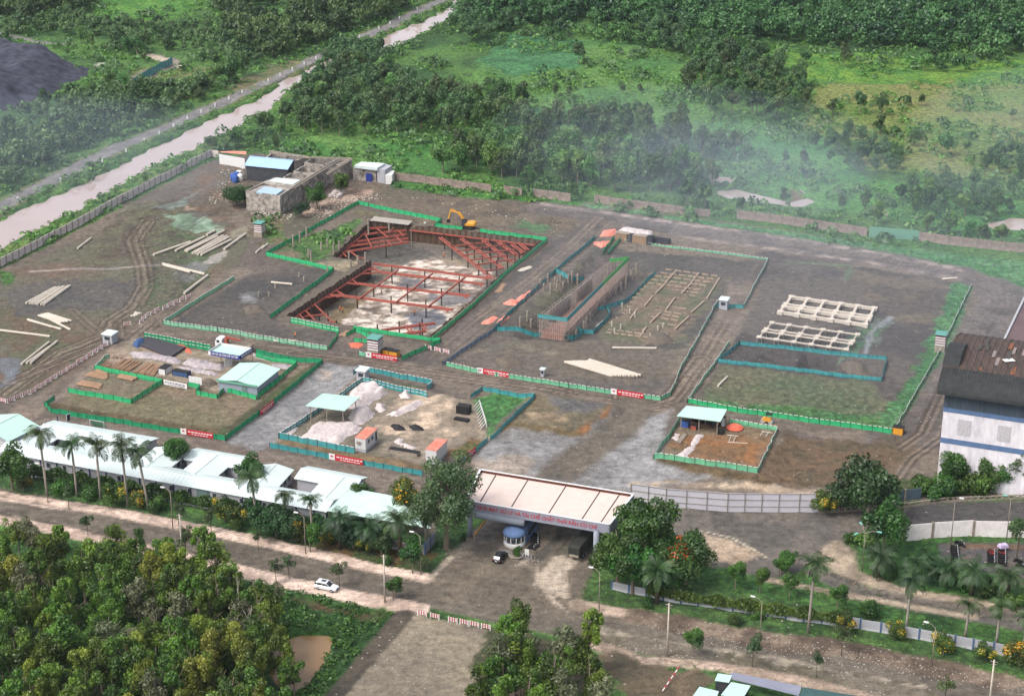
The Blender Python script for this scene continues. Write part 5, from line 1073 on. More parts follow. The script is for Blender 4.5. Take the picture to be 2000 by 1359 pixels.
# white hoarding with frames by the gate
def hoarding(path, h, label, m, sp=4.2):
    pts = [P(x, y) for x, y in path]; base = pts[0].copy(); e = empty('hoarding', base, label, 'hoarding')
    for a, b in zip(pts[:-1], pts[1:]):
        d = b-a; n = max(1, round(d.length/sp)); u = d.normalized(); n_ = Vector((u.y, -u.x, 0))
        for i in range(n):
            p, q_ = a+d*(i/n)-base, a+d*((i+1)/n)-base; MB().bar(p+u*.02+Vector((0, 0, h/2)), q_-u*.02+Vector((0, 0, h/2)), .05, None, h).build('panel', m, e)
            MB().bar(p+n_*.15+Vector((0, 0, -.6)), p+n_*.15+Vector((0, 0, h+.1)), .12).build('post', M['conc'], e)
            mb = MB(); [mb.bar(p+n_*.1+Vector((0, 0, h*f)), q_+n_*.1+Vector((0, 0, h*f)), .08) for f in (.3, .65, .98)]; mb.build('rail', M['conc'], e)
HM = mat('pale_hoarding', (206, 202, 210), sc=.5, var=.08)
hoarding([(1232, 968+12), (1300, 990), (1420, 999), (1520, 1000), (1600, 1000)], 4.4, 'tall white hoarding with steel frame curving right of the gate', HM)
panel_wall([(1605, 990), (1700, 984), (1800, 974)], 2.6, 'dark blue grey wall under the big dark tree', 4, mat('blue_grey_wall', (84, 100, 112), var=.2))
# kerb like parapet with square openings along the entry road
par = empty('parapet', P(1780, 975), 'low concrete parapet with square openings beside the dark entry road', 'parapet'); mb = MB(); a = P(1775, 990); b_ = P(1850, 980); c_ = P(2040, 973)
for p, q_ in ((P(1600, 1002), P(1700, 996)), (P(1700, 996), a), (a, b_), (b_, c_)):
    d = q_-p; n = int(d.length/1.3)
    mb.bar(p+Vector((0, 0, 1.0)), q_+Vector((0, 0, 1.0)), .3, None, .2); mb.bar(p+Vector((0, 0, .2)), q_+Vector((0, 0, .2)), .3, None, .4)
    for i in range(n): c = p+d*(i/n); mb.box((c.x, c.y, c.z+.6), (.5, .26, .7), math.atan2(d.y, d.x))
childof(mb.build('balustrade', M['conc']), par)
panel_wall([(1765, 1056), (1820, 1051), (1900, 1046), (2060, 1050)], 3.6, 'stained white retaining wall below the entry road', 7, mat('stained_white', (236, 228, 226), sc=.5, c2=(200, 192, 188), detail=9, k=.8), name='retaining_wall', pw=.5)
# roadside garden walls with hedge
BWH = mat('white_plinth', (196, 196, 200), var=.1); M['plinth'] = BWH; M['bpost'] = mat('blue_grey_post', (78, 104, 136), var=.15)
panel_wall([(60, 930), (200, 955), (300, 972), (440, 1000), (600, 1035), (700, 1058)], 1.7, 'grey garden wall under the left hedge', 3.4, 'grey', plinth='plinth', postm='bpost', name='garden_wall')
panel_wall([(700, 1058), (830, 1082)], 2.0, 'open garden wall with blue posts left of the gate', 3.4, 'concd', plinth='plinth', postm='bpost', name='garden_wall')
panel_wall([(830, 1082), (850, 1058)], 2.4, 'grey steel gate panel at the end of the left garden wall', 3, 'fascia', postm='bpost', name='side_gate')
panel_wall([(1195, 1150), (1330, 1178), (1500, 1203), (1640, 1222)], 1.8, 'grey garden wall under the right hedge', 3.4, 'grey', plinth='plinth', postm='bpost', name='garden_wall')
panel_wall([(1640, 1222), (1760, 1242), (1900, 1268), (2060, 1300)], 2.2, 'grey garden wall with blue posts at the right end', 3.4, 'grey', plinth='plinth', postm='bpost', name='garden_wall')
def hedge(path, w_, h, label, z0=1.0, n=230, leaf='hedge'):
    pts = [P(x, y) for x, y in path]; rs = np.random.RandomState(int(path[0][0])); PP = []; 
    for a, b in zip(pts[:-1], pts[1:]):
        d = b-a; m = int(d.length*n); t = rs.rand(m); al = rs.uniform(0, math.pi*2, m); rr = (.75+.35*rs.rand(m))*(1+.35*np.sin(t*d.length*1.1)); u = d.normalized()
        x = a.x+d.x*t; y = a.y+d.y*t; ox = np.cos(al)*w_/2*rr; oz = np.abs(np.sin(al))*h*rr*(.8+.4*vnoise(x, y, 2.5, 4)); 
        PP.append(np.stack([x-u.y*ox, y+u.x*ox, a.z+(b.z-a.z)*t+z0*.9+rs.rand(m)*.5+oz*.8, ], 1))
    PP = np.concatenate(PP); N_ = rs.randn(len(PP), 3); N_[:, 2] += .8
    V_, Q_ = leafquads(PP, N_, .55, rs); me = mesh_np('hedge', V_, Q_, mat_=LM[leaf], tone=np.clip(vnoise(PP[:, 0], PP[:, 1], 1.6, 8)*.7+rs.rand(len(PP))*.4, 0, 1), smooth=False)
    o_ = bpy.data.objects.new('hedge', me); COL.objects.link(o_); tag(o_, label, 'hedge')
hedge([(60, 932), (200, 957), (300, 974), (440, 1002), (470, 1008)], 2.0, 1.9, 'dense green hedge climbing over the left garden wall')
hedge([(1265, 1164), (1330, 1178), (1500, 1203), (1640, 1222)], 1.7, 1.6, 'dense green creeper hedge covering the right garden wall')
hedge([(480, 1003), (560, 1022), (700, 1054)], 2.6, 2.2, 'dark hedge behind the flowering bushes left of the gate', leaf='dark')
# ---------------------------------------------------------------- buildings
def flat_dir(v): return Vector((v.x, v.y, 0)).normalized()
def gable(root, r0, r1, half, ze, rise, rm, wm, wins=(), ext=.5, wall=True, zr=None, roofn='roof', wins2=()):
    """ridge end pixels r0 (near) and r1 (far), at height ze+rise; roof, walls, gable ends; world space parented to root"""
    a, b = G(*r0, ze+rise), G(*r1, ze+rise); u = flat_dir(b-a); n = Vector((-u.y, u.x, 0)); base = root.location
    t = .1; mb = MB()
    for s in (-1, 1):
        e0, e1 = a+n*s*half-Vector((0, 0, rise)), b+n*s*half-Vector((0, 0, rise))
        for dz in (0, -t):
            q = [a+Vector((0, 0, dz)), b+Vector((0, 0, dz)), e1+Vector((0, 0, dz)), e0+Vector((0, 0, dz))]; mb.face(q)
        mb.face([e0, e1, e1-Vector((0, 0, t)), e0-Vector((0, 0, t))])
        L_ = (b-a).length; k = int(L_/1.0)
        for i in range(k+1):
            p = a+u*(i*L_/k) if k else a; mb.bar(p+Vector((0, 0, .02)), p+n*s*half+Vector((0, 0, .02-rise)), .05, None, .04)
    mb.bar(a+Vector((0, 0, .04)), b+Vector((0, 0, .04)), .4, None, .06)
    childof(mb.build(roofn, M[rm]), root)
    if not wall: return a, b, u, n
    hw = half-ext; z0 = -.6; A_ = a+u*ext; B_ = b-u*ext; rz_ = rise*(hw/half); mb = MB()
    P0, P1, P2, P3 = A_-n*hw, A_+n*hw, B_+n*hw, B_-n*hw
    for p, q in ((P0, P3), (P1, P2)): mb.face([(p.x, p.y, z0), (q.x, q.y, z0), (q.x, q.y, ze+rise*(1-hw/half)-.12), (p.x, p.y, ze+rise*(1-hw/half)-.12)])
    for p, q, c in ((P0, P1, A_), (P3, P2, B_)): zz = ze+rise*(1-hw/half)-.12; mb.face([(p.x, p.y, z0), (q.x, q.y, z0), (q.x, q.y, zz), (c.x, c.y, ze+rise-.14), (p.x, p.y, zz)])
    childof(mb.build('wall', M[wm]), root)
    return a, b, u, n
def facade(root, p, u, n, L_, items, z0=0):
    """p start of the wall foot, u along, n outward; items (kind, s, w, zc, h)"""
    for kind, s, w_, zc, h_ in items:
        c = p+u*s+n*.06; m_ = {'window': 'glass', 'column': 'navy', 'door': 'green_door', 'frame': 'wht', 'pipe': 'dk'}[kind]
        an = math.atan2(u.y, u.x)
        if kind == 'window':
            o_ = MB().box((0, 0, 0), (w_+.2, .08, h_+.2), an).build('window', M['wht']); o_.location = (c.x, c.y, z0+zc); pl = MB(); pl.box((0, 0, 0), (w_, .06, h_), an)
            childof(o_, root); g_ = pl.build('pane', M['glass'], o_); g_.location = (n.x*.06, n.y*.06, 0)
        else:
            o_ = MB().box((c.x, c.y, z0+zc), (w_, .12, h_), an).build(kind, M[m_]); childof(o_, root)
M['green_door'] = mat('grey_green_door', (112, 134, 130), var=.1)
off = empty('office_building', P(300, 960), 'long low white roofed prefab office with many wings behind the left hedge', 'building')
a, b, u, n = gable(off, (12, 861), (652, 977), 3.5, 3.0, 1.05, 'white', 'grey')
nf = Vector((u.y, -u.x, 0)) if u.y*-1 < 0 else Vector((u.y, -u.x, 0))
if nf.y > 0: nf = -nf
Lm = (b-a).length; p0 = Vector((a.x, a.y, 0))+nf*3.0+u*.5
items = [('column', 2+i*4.2, .35, 1.5, 3.1) for i in range(int(Lm/4.2))]
items += [('window', s, .9, 1.75, 1.1) for s in (4, 8.3, 12.4, 16.6, 21, 30.5, 39.5, 43.5, 48, 54, 60.5, 66, 70)]
items += [('door', 51.2, 3.2, 1.3, 2.6), ('door', 6.0, 1.0, 1.1, 2.2), ('door', 62.8, 2.4, 1.3, 2.4)]
facade(off, p0, u, nf, Lm, items)
WG = [((85, 827), (292, 862), 4.2), ((40, 864), (103, 830), 4.2), ((140, 872), (178, 851), 3.6), ((200, 890), (258, 856), 4.2), ((283, 908), (335, 871), 4.3), ((374, 921), (429, 884), 4.3), ((372, 878), (478, 896), 3.2), ((496, 935), (539, 905), 4.2), ((631, 962), (672, 930), 4.6), ((588, 914), (706, 936), 3.3)]
for r0, r1, hf in WG:
    if WG.index((r0, r1, hf)) in (1, 2, 3, 4, 5, 7, 8): r0 = (r0[0], 863.5+(r0[0]-12)*.1813)
    wi_ = [w_[1] for w_ in WG].index(r1); ra_, rb_, uu, nn_ = gable(off, r0, r1, hf, 2.86+.012*wi_, .95, 'white', 'grey')
    if abs(uu.y) > abs(uu.x):
        out = Vector((uu.y, -uu.x, 0)); 
        if out.x < 0: out = -out
        facade(off, Vector((ra_.x, ra_.y, 0))+out*(hf-.5)+uu*1, uu, out, 10, [('window', (rb_-ra_).length*f, 1.2, 1.8, 1.1) for f in (.35, .55, .75)])
# gently sloped canopy roof at the right end of the office
cr_ = [G(688, 953, 3.9), G(768, 968, 3.9), G(842, 1031, 3.2), G(636, 996, 3.2)]
mb = MB(); mb.face(cr_); mb.face([p-Vector((0, 0, .14)) for p in cr_][::-1])
for i in range(4): p, q = cr_[i], cr_[(i+1) % 4]; mb.face([p, q, q-Vector((0, 0, .14)), p-Vector((0, 0, .14))])
for i in range(24): f = i/23; mb.bar(cr_[0].lerp(cr_[1], f)+Vector((0, 0, .03)), cr_[3].lerp(cr_[2], f)+Vector((0, 0, .03)), .05, None, .04)
carp = empty('carport', P(740, 1030), 'pale green mono-pitch carport roof on posts at the right end of the office', 'carport'); childof(mb.build('roof', mat('pale_mint_sheet', (206, 232, 222), sc=.4, var=.08)), carp)
for i in range(6):
    for A_, B_ in ((cr_[3], cr_[2]), (cr_[0], cr_[1])): p = A_.lerp(B_, .03+.94*i/5); childof(MB().box((p.x, p.y, p.z/2-.2), (.16, .16, p.z)).build('post', M['conc']), carp)
hs = empty('house', P(20, 880), 'small house with pale mint gable roof at the left picture edge', 'house')
ra_, rb_, uu, nn_ = gable(hs, (-25, 838), (36, 808), 6.2, 4.2, 1.6, 'mint', 'grey'); out = Vector((uu.y, -uu.x, 0)); out = out if out.x > 0 else -out
facade(hs, Vector((ra_.x, ra_.y, 0))+out*5.7, uu, out, 10, [('window', 9, 1.0, 2.4, 1.6), ('window', 19.5, 1.0, 2.4, 1.6), ('column', 6, .25, 2, 4), ('column', 12, .25, 2, 4), ('column', 16, .25, 2, 4)])
hs2 = empty('lean_to', P(0, 905), 'grey lean-to with an open framed roof at the left edge', 'shed')
mb = MB(); q = [G(-30, 875, 3), G(0, 852, 3.2), G(16, 860, 3.2), G(6, 885, 3)]
for i in range(7): mb.bar(q[0].lerp(q[1], i/6), q[3].lerp(q[2], i/6), .14)
childof(mb.build('roof_frame', M['wht']), hs2); childof(MB().prism([(p.x, p.y) for p in q], -.3, 2.85, None).build('wall', M['grey']), hs2)
# workshop
ws = empty('workshop', P(480, 770), 'mint gable roofed workshop with grey walls wrapped by green netting', 'workshop')
M['workwall'] = mat('workshop_wall', (150, 160, 170), var=.1, sc=1, stretch=(6, 6, .2))
a, b, u, n = gable(ws, (462, 743), (507, 708), 5.6, 3.6, .9, 'mint', 'workwall', ext=.4)
out = -u; pw_ = Vector((a.x, a.y, 0))+u*.4; sd_ = n if n.x > 0 else -n
facade(ws, pw_, sd_, out, 10, [('door', 1.8, 1.3, 1.5, 3)]); o_ = MB().box(((a-u*0.0).x, (a-u*0.0).y, 3.75), (11.0, .1, .5), math.atan2(sd_.y, sd_.x)).build('fascia', mat('mint_fascia', (112, 176, 150), var=.1)); childof(o_, ws)
# canopy with the blue sign
cs = empty('sign_canopy', P(445, 712), 'flat mint roofed canopy with a dark blue lettered fascia by the crane truck', 'canopy')
c4 = [G(407, 686, 4.6), G(468, 696, 4.6), G(492, 680.5, 4.6), G(431, 670.5, 4.6)]
childof(MB().prism([(p.x, p.y) for p in c4], 4.15, 4.25).build('roof', M['mint']), cs)
M['signblue'] = mat('sign_blue', (32, 52, 140), var=.06)
for i in range(4):
    p, q = c4[i], c4[(i+1) % 4]; childof(MB().bar(p+Vector((0, 0, -.4)), q+Vector((0, 0, -.4)), .1, None, 1.15).build('fascia', M['signblue'] if i < 2 else M['wht']), cs)
    childof(MB().box((p.x, p.y, 1.8), (.14, .14, 4.2)).build('post', M['conc']), cs)
for (p, q, wd) in ((c4[0], c4[1], None), (c4[1], c4[2], None)):
    d = q-p; L_ = d.length; u_ = d.normalized(); n_ = Vector((u_.y, -u_.x, 0)); mid = p.lerp(q, .53)+n_*.08+Vector((0, 0, -.4))
    o_ = letter('KHU VỰC GIA CÔNG CHẾ TẠO THÉP', .85, M['letter'], mid, math.atan2(u_.y, u_.x), None, width=L_*.84); childof(o_, cs)
p, q = c4[0], c4[1]; u_ = (q-p).normalized(); n_ = Vector((u_.y, -u_.x, 0)); childof(MB().bar(p+n_*.08+Vector((0, 0, -.4)), p+u_*.65+n_*.08+Vector((0, 0, -.4)), .04, None, 1.0).build('emblem_panel', M['letter']), cs)
# mono-pitch yard sheds
def shed(cor, zs, label, posts=True, rm='mint', z0f=None):
    pts = [G(x, y, z) for (x, y), z in zip(cor, zs)]; base = Vector((sum(p.x for p in pts)/4, sum(p.y for p in pts)/4, 0)); base.z = ht(base.x, base.y); e = empty('shed', base, label, 'shed')
    mb = MB(); t = Vector((0, 0, .12)); mb.face(pts); mb.face([p-t for p in pts][::-1])
    for i in range(4): p, q = pts[i], pts[(i+1) % 4]; mb.face([p-t, q-t, q, p])
    for i in range(15): f = i/14; mb.bar(pts[0].lerp(pts[1], f)+Vector((0, 0, .03)), pts[3].lerp(pts[2], f)+Vector((0, 0, .03)), .05, None, .04)
    childof(mb.build('roof', M[rm]), e)
    for i, j in ((0, .08), (0, .5), (0, .92), (1, .08), (1, .5), (1, .92)):
        p = (pts[0].lerp(pts[1], j)).lerp(pts[3].lerp(pts[2], j), .1 if i else .92); childof(MB().box((p.x, p.y, (p.z-.2+base.z)/2), (.2, .2, p.z-base.z+.2)).build('post', M['conc']), e)
    mb = MB(); [mb.bar(pts[0].lerp(pts[3], f)-Vector((0, 0, .25)), pts[1].lerp(pts[2], f)-Vector((0, 0, .25)), .16, None, .3) for f in (.1, .5, .92)]; childof(mb.build('beam', M['conc']), e)
    return e
shed([(631, 768), (703, 775), (673, 802), (597, 792)], [5.4, 5.4, 5.0, 5.0], 'open shed with pale mint roof standing among the white tarpaulins')
shed([(1341, 792), (1420, 799), (1407, 823), (1322, 812)], [5.2, 5.2, 4.8, 4.8], 'open mint roofed shed on the small lot by the right plot')
# container offices
def container(px, py, L_, label, ang=None, win=True):
    b = P(px, py); e = empty('container_office', b, label, 'container'); an = ang if ang is not None else AA
    R_ = Matrix.Rotation(an, 3, 'Z')
    def add(nm, m_, *bx):
        mb = MB(); [mb.box(c, d) for c, d in bx]; o_ = mb.build(nm, m_, e); o_.rotation_euler.z = an; return o_
    w_ = 2.6; add('base', M['grey'], ((0, 0, .35), (w_-.1, L_-.1, .7))); add('wall', M['wht'], ((0, 0, 2.0), (w_, L_, 2.6)), *[((s*(w_/2+.03), -L_/2+.3+i*.35, 2.0), (.05, .12, 2.4)) for s in (-1, 1) for i in range(int((L_-.4)/.35))], *[((-w_/2+.2+i*.32, -L_/2-.03, 2.0), (.12, .05, 2.4)) for i in range(8)])
    r = add('roof', M['red_r'], ((0, 0, 3.36), (w_+.12, L_+.12, .12)), *[((0, -L_/2+.3+i*.6, 3.44), (w_, .08, .06)) for i in range(int(L_/.6))])
    if win:
        for y_ in (-1.6, .3): add('window', M['glass'], ((w_/2+.07, y_, 2.3), (.05, .9, .9)))
        add('door', M['dk'], ((w_/2+.07, L_/2-.8, 1.9), (.05, .8, 2.1))); add('air_conditioner', M['conc'], ((-.4, -L_/2-.2, 2.3), (.8, .35, .6)))
    return e
container(716, 872, 6.1, 'white container office with windows and a faded red roof in the tarpaulin yard')
container(853, 895, 6.1, 'plain white ribbed container with a faded red roof behind the gate', win=False)
# striped booths
def booth(px, py, h, label, w_=2.4, striped=True, roof='teal_roof'):
    b = P(px, py); e = empty('guard_booth', b, label, 'booth'); e.rotation_euler.z = AA
    M.setdefault('teal_roof', mat('teal_booth_roof', (96, 156, 146), var=.1)); M.setdefault('wroof', M['white'])
    hb = h*.35 if striped else .1
    if striped: MB().box((0, 0, hb/2-.2), (w_, w_, hb+.4)).build('base', M['conc'], e)
    if striped:
        mb = MB(); [mb.box((0, 0, hb+(h-hb)*(.08+.2*i)), (w_-.1-(.012 if i % 2 else 0), w_-.1, (h-hb)*.2), 0, M['wht'] if i % 2 else M['letter']) for i in range(4)]; mb.build('wall', None, e)
        mb = MB(); [mb.box((0, 0, hb+(h-hb)*(.16+.2*i)), (w_+.04, w_+.04, .22)) for i in range(4)]; mb.build('stripe', mat('maroon', (120, 60, 66)), e)
    else: MB().box((0, 0, h*.45), (w_-.2, w_-.2, h*.9)).build('wall', M['grey'], e); MB().box((0, -w_/2+.07, h*.55), (w_*.5, .06, h*.3)).build('window', M['glass'], e)
    MB().box((0, 0, h*.95), (w_+.4, w_+.4, .25), top=.9).build('roof', M[roof], e); return e
booth(508, 461, 4.6, 'striped booth with teal roof near the ruined tanks', 2.6)
booth(733, 693, 5.2, 'striped booth with teal roof by the pit entrance and red banner', 3.0)
booth(1836, 684, 5.0, 'striped booth with teal roof on the fence of the right plot', 2.6)
booth(216, 668, 2.8, 'small white roofed booth at the end of the left barrier row', 3.0, False, 'wroof')
booth(709, 741, 3.0, 'small grey booth with flat white roof above the tarpaulin yard', 2.6, False, 'wroof')
booth(1414, 602, 3.0, 'small white roofed booth at the corner of the teal fence', 2.4, False, 'wroof')
booth(1060, 735, 2.2, 'white portable toilet standing at the roadside by the piles plot', 1.0, False, 'wroof')
# ---------------------------------------------------------------- ruined treatment tanks
tk = empty('ruined_tanks', P(560, 380), 'abandoned block of open stained concrete tanks with pipes along the rim', 'ruin')
TZ = 6.3
def tz(x, y): return (x/5+380, y/5+270)
def blk(poly, z0, z1, nm, m_, root=tk, zref=None):
    pts = [G(x, y, zref if zref is not None else z1) for x, y in poly]; o_ = MB().prism([(p.x, p.y) for p in pts], z0, z1).build(nm, m_); childof(o_, root); return o_
def ring(poly, z1, wz, depth, nm='tank_wall', m_=None):
    pts = [G(x, y, z1) for x, y in poly]; c = sum(pts, Vector())/len(pts); inn = [p+(c-p).normalized()*wz for p in pts]; mb = MB(); n_ = len(pts)
    for i in range(n_):
        p, q, r, s = pts[i], pts[(i+1) % n_], inn[(i+1) % n_], inn[i]
        mb.face([p, q, r, s]); mb.face([(p.x, p.y, -.5), (q.x, q.y, -.5), q, p]); mb.face([s, r, (r.x, r.y, z1-depth), (s.x, s.y, z1-depth)])
    mb.face([(p.x, p.y, z1-depth) for p in inn]); childof(mb.build(nm, m_ or M['concd']), tk)
ring([tz(498, 512), tz(832, 562), tz(968, 478), tz(650, 440)], TZ, .5, .5)
blk([tz(640, 440), tz(965, 476), tz(1050, 420), tz(770, 385)], -.5, TZ-.3, 'tank_wall', M['concd'])
ring([tz(860, 385), tz(1075, 400), tz(1165, 350), tz(930, 340)], TZ, .5, 2.2)
ring([tz(960, 325), tz(1180, 345), tz(1290, 275), tz(1060, 268)], TZ, .6, 2.4)
ring([tz(1070, 240), tz(1260, 265), tz(1400, 200), tz(1150, 190)], TZ, .6, 3)
ring([tz(690, 190), tz(970, 225), tz(1100, 185), tz(745, 145)], TZ, .6, 1.6)
ring([tz(1275, 268), tz(1420, 262), tz(1540, 200), tz(1420, 196)], TZ-.05, .5, 1.0)
blk([tz(1045, 345), tz(1260, 372), tz(1320, 320), tz(1180, 300)], -.5, TZ-2.2, 'tank_wall', M['concd'], zref=TZ-2.2)
o_ = blk([tz(600, 525), tz(800, 548), tz(870, 500), tz(680, 470)], TZ-.4, TZ+.15, 'skylight', mat('pale_blue_roof', (172, 196, 212), sc=1, var=.15)); 
blk([tz(725, 415), tz(965, 448), tz(1035, 408), tz(800, 385)], TZ-.25, TZ, 'roof_slab', M['white'], zref=TZ)
for k, (p_, q_) in enumerate((((960, 480), (1400, 205)), ((975, 490), (1420, 215)), ((1290, 345), (1530, 200)), ((1300, 355), (1540, 208)), ((730, 125), (1120, 185)), ((735, 140), (1130, 195)), ((1120, 185), (1540, 200)), ((540, 500), (680, 440)), ((850, 200), (900, 180)))):
    childof(MB().bar(G(*tz(*p_), TZ+.35+.03*k), G(*tz(*q_), TZ+.35+.03*k), .35, None, .4).build('pipe', M['conc']), tk)
# blue roofed house on the tanks, white sheds, annex
bh = empty('blue_roofed_house', P(520, 352), 'dark walled house with a shiny pale blue metal roof beside the ruined tanks', 'house')
M['bluer'] = mat('pale_blue_sheet', (168, 200, 232), sc=.6, var=.08, rough=.4); M['darkwall'] = mat('dark_wall', (74, 76, 80), sc=1, c2=(50, 52, 56))
gable(bh, (488, 305), (573, 313), 4.6, 5.2, 1.9, 'bluer', 'darkwall')
an_ = empty('annex', P(720, 352), 'small white flat roofed annex with a blue door at the end of the tanks', 'building')
blk([(690, 352), (735, 356), (752, 345), (712, 342)], -.3, 4.4, 'wall', M['concd'], an_, zref=0)
blk([(692, 323), (737, 328), (752, 319), (706, 316)], 4.35, 5.3, 'roof', M['white'], an_, zref=5.3)
p = G(721, 355, 0); childof(MB().box((p.x, p.y-.15, 1.4), (2.2, .12, 2.8), AA).build('door', M['signblue']), an_)
blk([(737, 357), (752, 359), (766, 350), (752, 346)], -.3, 4.6, 'wall', M['grey'], an_, zref=0); blk([(753, 360), (766, 361), (771, 352), (764, 350)], -.3, 3.2, 'wall', M['wht'], an_, zref=0)
wsd = empty('white_screen', P(455, 320), 'white boarded screen with an orange sheet roof in the corner of the canal wall', 'screen')
childof(MB().bar(P(429, 320, 1.6), P(479, 330, 1.8), .15, None, 3.6).build('board', M['wht']), wsd); mb = MB(); q = [G(424, 297, 3.8), G(481, 302, 4.6), G(481, 296, 5), G(452, 295, 4.6)]; mb.face(q); mb.face([p-Vector((0, 0, .08)) for p in q][::-1]); childof(mb.build('roof', M['red_r']), wsd)
for k, (x, y) in enumerate([(456, 352), (462, 349), (460, 356), (470, 353), (468, 346)]):
    b = P(x, y); e = empty('water_tank', b, f'{"blue" if k < 3 else "white"} plastic water drum, {OR[k]} of the drums by the dark tree', 'drum', 'drums by the ruined tanks'); MB().lathe((0, 0, 0), [(.9, 0), (1.0, .3), (1.0, 1.9), (.85, 2.2), (.3, 2.35)], 12).build('barrel', M['blue'] if k < 3 else M['wht'], e, True)
for k in range(12):
    b = P(646+(k % 4)*5+(k//4)*4, 384-(k//4)*4+(k % 4)*1.5); o_ = MB().box((0, 0, 0), (1.3, .9, .8), AA+k*.4).build('white_sack', M['tarp']); o_.location = b+Vector((0, 0, .35+.5*(k % 2))); tag(o_, f'white bulk sack, {OR[k]} of the pile by the round green tree', 'sack', 'white sacks by the round tree')
# ---------------------------------------------------------------- main gate
gt = empty('gate_canopy', P(1050, 1060), 'wide flat roofed entrance gate with grey lettered fascia over the lanes', 'gate')
g4 = [G(910, 977, 8.0), G(1190, 1024, 8.0), G(1237, 965, 8.0), G(938, 917, 8.0)]
childof(MB().prism([(p.x, p.y) for p in g4], 6.3, 7.45).build('roof', M['pinkroof']), gt)
mb = MB()
for i in range(4):
    p, q = g4[i], g4[(i+1) % 4]; L_ = (q-p).length; uu = (q-p).normalized()
    o_ = MB().bar(p+Vector((0, 0, -1.0)), q+Vector((0, 0, -1.0)), .35, None, 2.1).build('fascia', M['fascia'] if i in (0, 1) else M['brown']); childof(o_, gt)
    childof(MB().bar(p+Vector((0, 0, .09)), q+Vector((0, 0, .09)), .45, None, .08).build('coping', M['wht']), gt)
for f in (.09, .31, .57, .80, .93):
    a_, b_ = g4[0].lerp(g4[1], f), g4[3].lerp(g4[2], min(1, f*.96+.02)); 
    childof(MB().bar(a_+Vector((0, 0, -.53)), b_+Vector((0, 0, -.53)), .22, None, .05).build('drain_gutter', M['dk']), gt)
p, q = g4[0], g4[1]; u_ = (q-p).normalized(); n_ = Vector((u_.y, -u_.x, 0)); L_ = (q-p).length
o_ = letter('NHÀ MÁY XỬ LÝ VÀ TÁI CHẾ CHẤT THẢI RẮN CỦ CHI', 1.15, M['rletter'], p.lerp(q, .50)+n_*.22+Vector((0, 0, -1.0)), math.atan2(u_.y, u_.x), None, width=L_*.83); childof(o_, gt)
lg = MB(); c_ = p+u_*1.0+n_*.24+Vector((0, 0, -.7))
for k in range(10): a1 = k*.6; lg.bar(c_+(u_*math.cos(a1)+Vector((0, 0, math.sin(a1))))*.55, c_+(u_*math.cos(a1+.6)+Vector((0, 0, math.sin(a1+.6))))*.55, .1, None, .2)
childof(lg.build('emblem', M['letter']), gt)
GS = mat('gate_concrete', (150, 156, 166), sc=1, var=.12)
for x, y, r in ((918, 1047, .55), (1164, 1092, .6), (1205, 1030, .5), (962, 985, .5), (1085, 1000, .5)):
    b = P(x, y); childof(MB().tube([(b.x, b.y, b.z-.3), (b.x, b.y, 6.3)], r, 12).build('column', GS, smooth=True), gt)
a_, b_ = P(919, 1047)+Vector((0, 0, 5.2)), P(1024, 1066)+Vector((0, 0, 5.2)); childof(MB().tube([a_-u_*.3, a_+u_*.5, b_], .7, 12).build('crossbeam', GS, smooth=True), gt)
a_, b_ = P(1150, 1088)+Vector((0, 0, 5.6)), P(1165, 1091)+Vector((0, 0, 5.6)); 
# guard kiosk under the gate
kb = P(1005, 1062); ki = empty('guard_kiosk', kb, 'round fronted white and blue guard kiosk under the gate canopy', 'kiosk'); ki.rotation_euler.z = AA
MB().lathe((0, 0, 0), [(2.2, -.3), (2.25, .3), (2.2, 1.0)], 24).build('base', M['wht'], ki, True); MB().lathe((0, 0, 0), [(2.05, 1.0), (2.05, 2.5)], 24).build('window', M['glass'], ki, True)
mb = MB(); [mb.box((2.12*math.cos(k*.524), 2.12*math.sin(k*.524), 1.75), (.16, .16, 1.5), k*.524) for k in range(12)]; mb.build('mullion', M['wht'], ki)
KB = mat('kiosk_blue', (104, 130, 172), sc=2, var=.15); MB().lathe((0, 0, 0), [(2.35, 2.5), (2.4, 2.75), (2.2, 3.2), (1.7, 3.6), (.6, 3.9)], 24).build('roof', KB, ki, True)
MB().box((.4, 4.5, 1.7), (3.6, 6.5, 3.4)).build('rear_room', KB, ki); MB().box((2.24, 4.5, 2.0), (.06, 5, 1.2)).build('side_window', M['glass'], ki)
for k, (x, y) in enumerate([(1046, 1066), (1039, 1073), (1052, 1058), (1056, 1052)]): pass
ga = empty('boom_barrier', P(926, 1056), 'yellow boom gate raised beside the left lane of the gate', 'barrier'); MB().box((0, 0, .6), (.5, .5, 1.4)).build('post', M['conc'], ga); MB().bar((0, 0, 1.2), (ay.x*11, ay.y*11, 2.2), .25).build('boom', M['yel'], ga)
ac = empty('accordion_gate', P(975, 1082), 'folded grey steel lattice gate lying beside the kiosk', 'gate'); mb = MB()
for i in range(12): mb.bar((ax.x*i*.6, ax.y*i*.6, .05), (ax.x*(i*.6+.5), ax.y*(i*.6+.5), 1.4), .07); mb.bar((ax.x*(i*.6+.5), ax.y*(i*.6+.5), .05), (ax.x*i*.6, ax.y*i*.6, 1.4), .07)
mb.build('lattice', M['grey'], ac)
ws_ = empty('notice_board', P(1029, 1086), 'blank white notice board by the planter in front of the kiosk', 'board'); ws_.rotation_euler.z = AA; MB().box((0, 0, .95), (.9, .06, 1.3)).build('board', M['wht'], ws_); MB().box((0, .1, .3), (.1, .1, .8)).build('post', M['dk'], ws_)
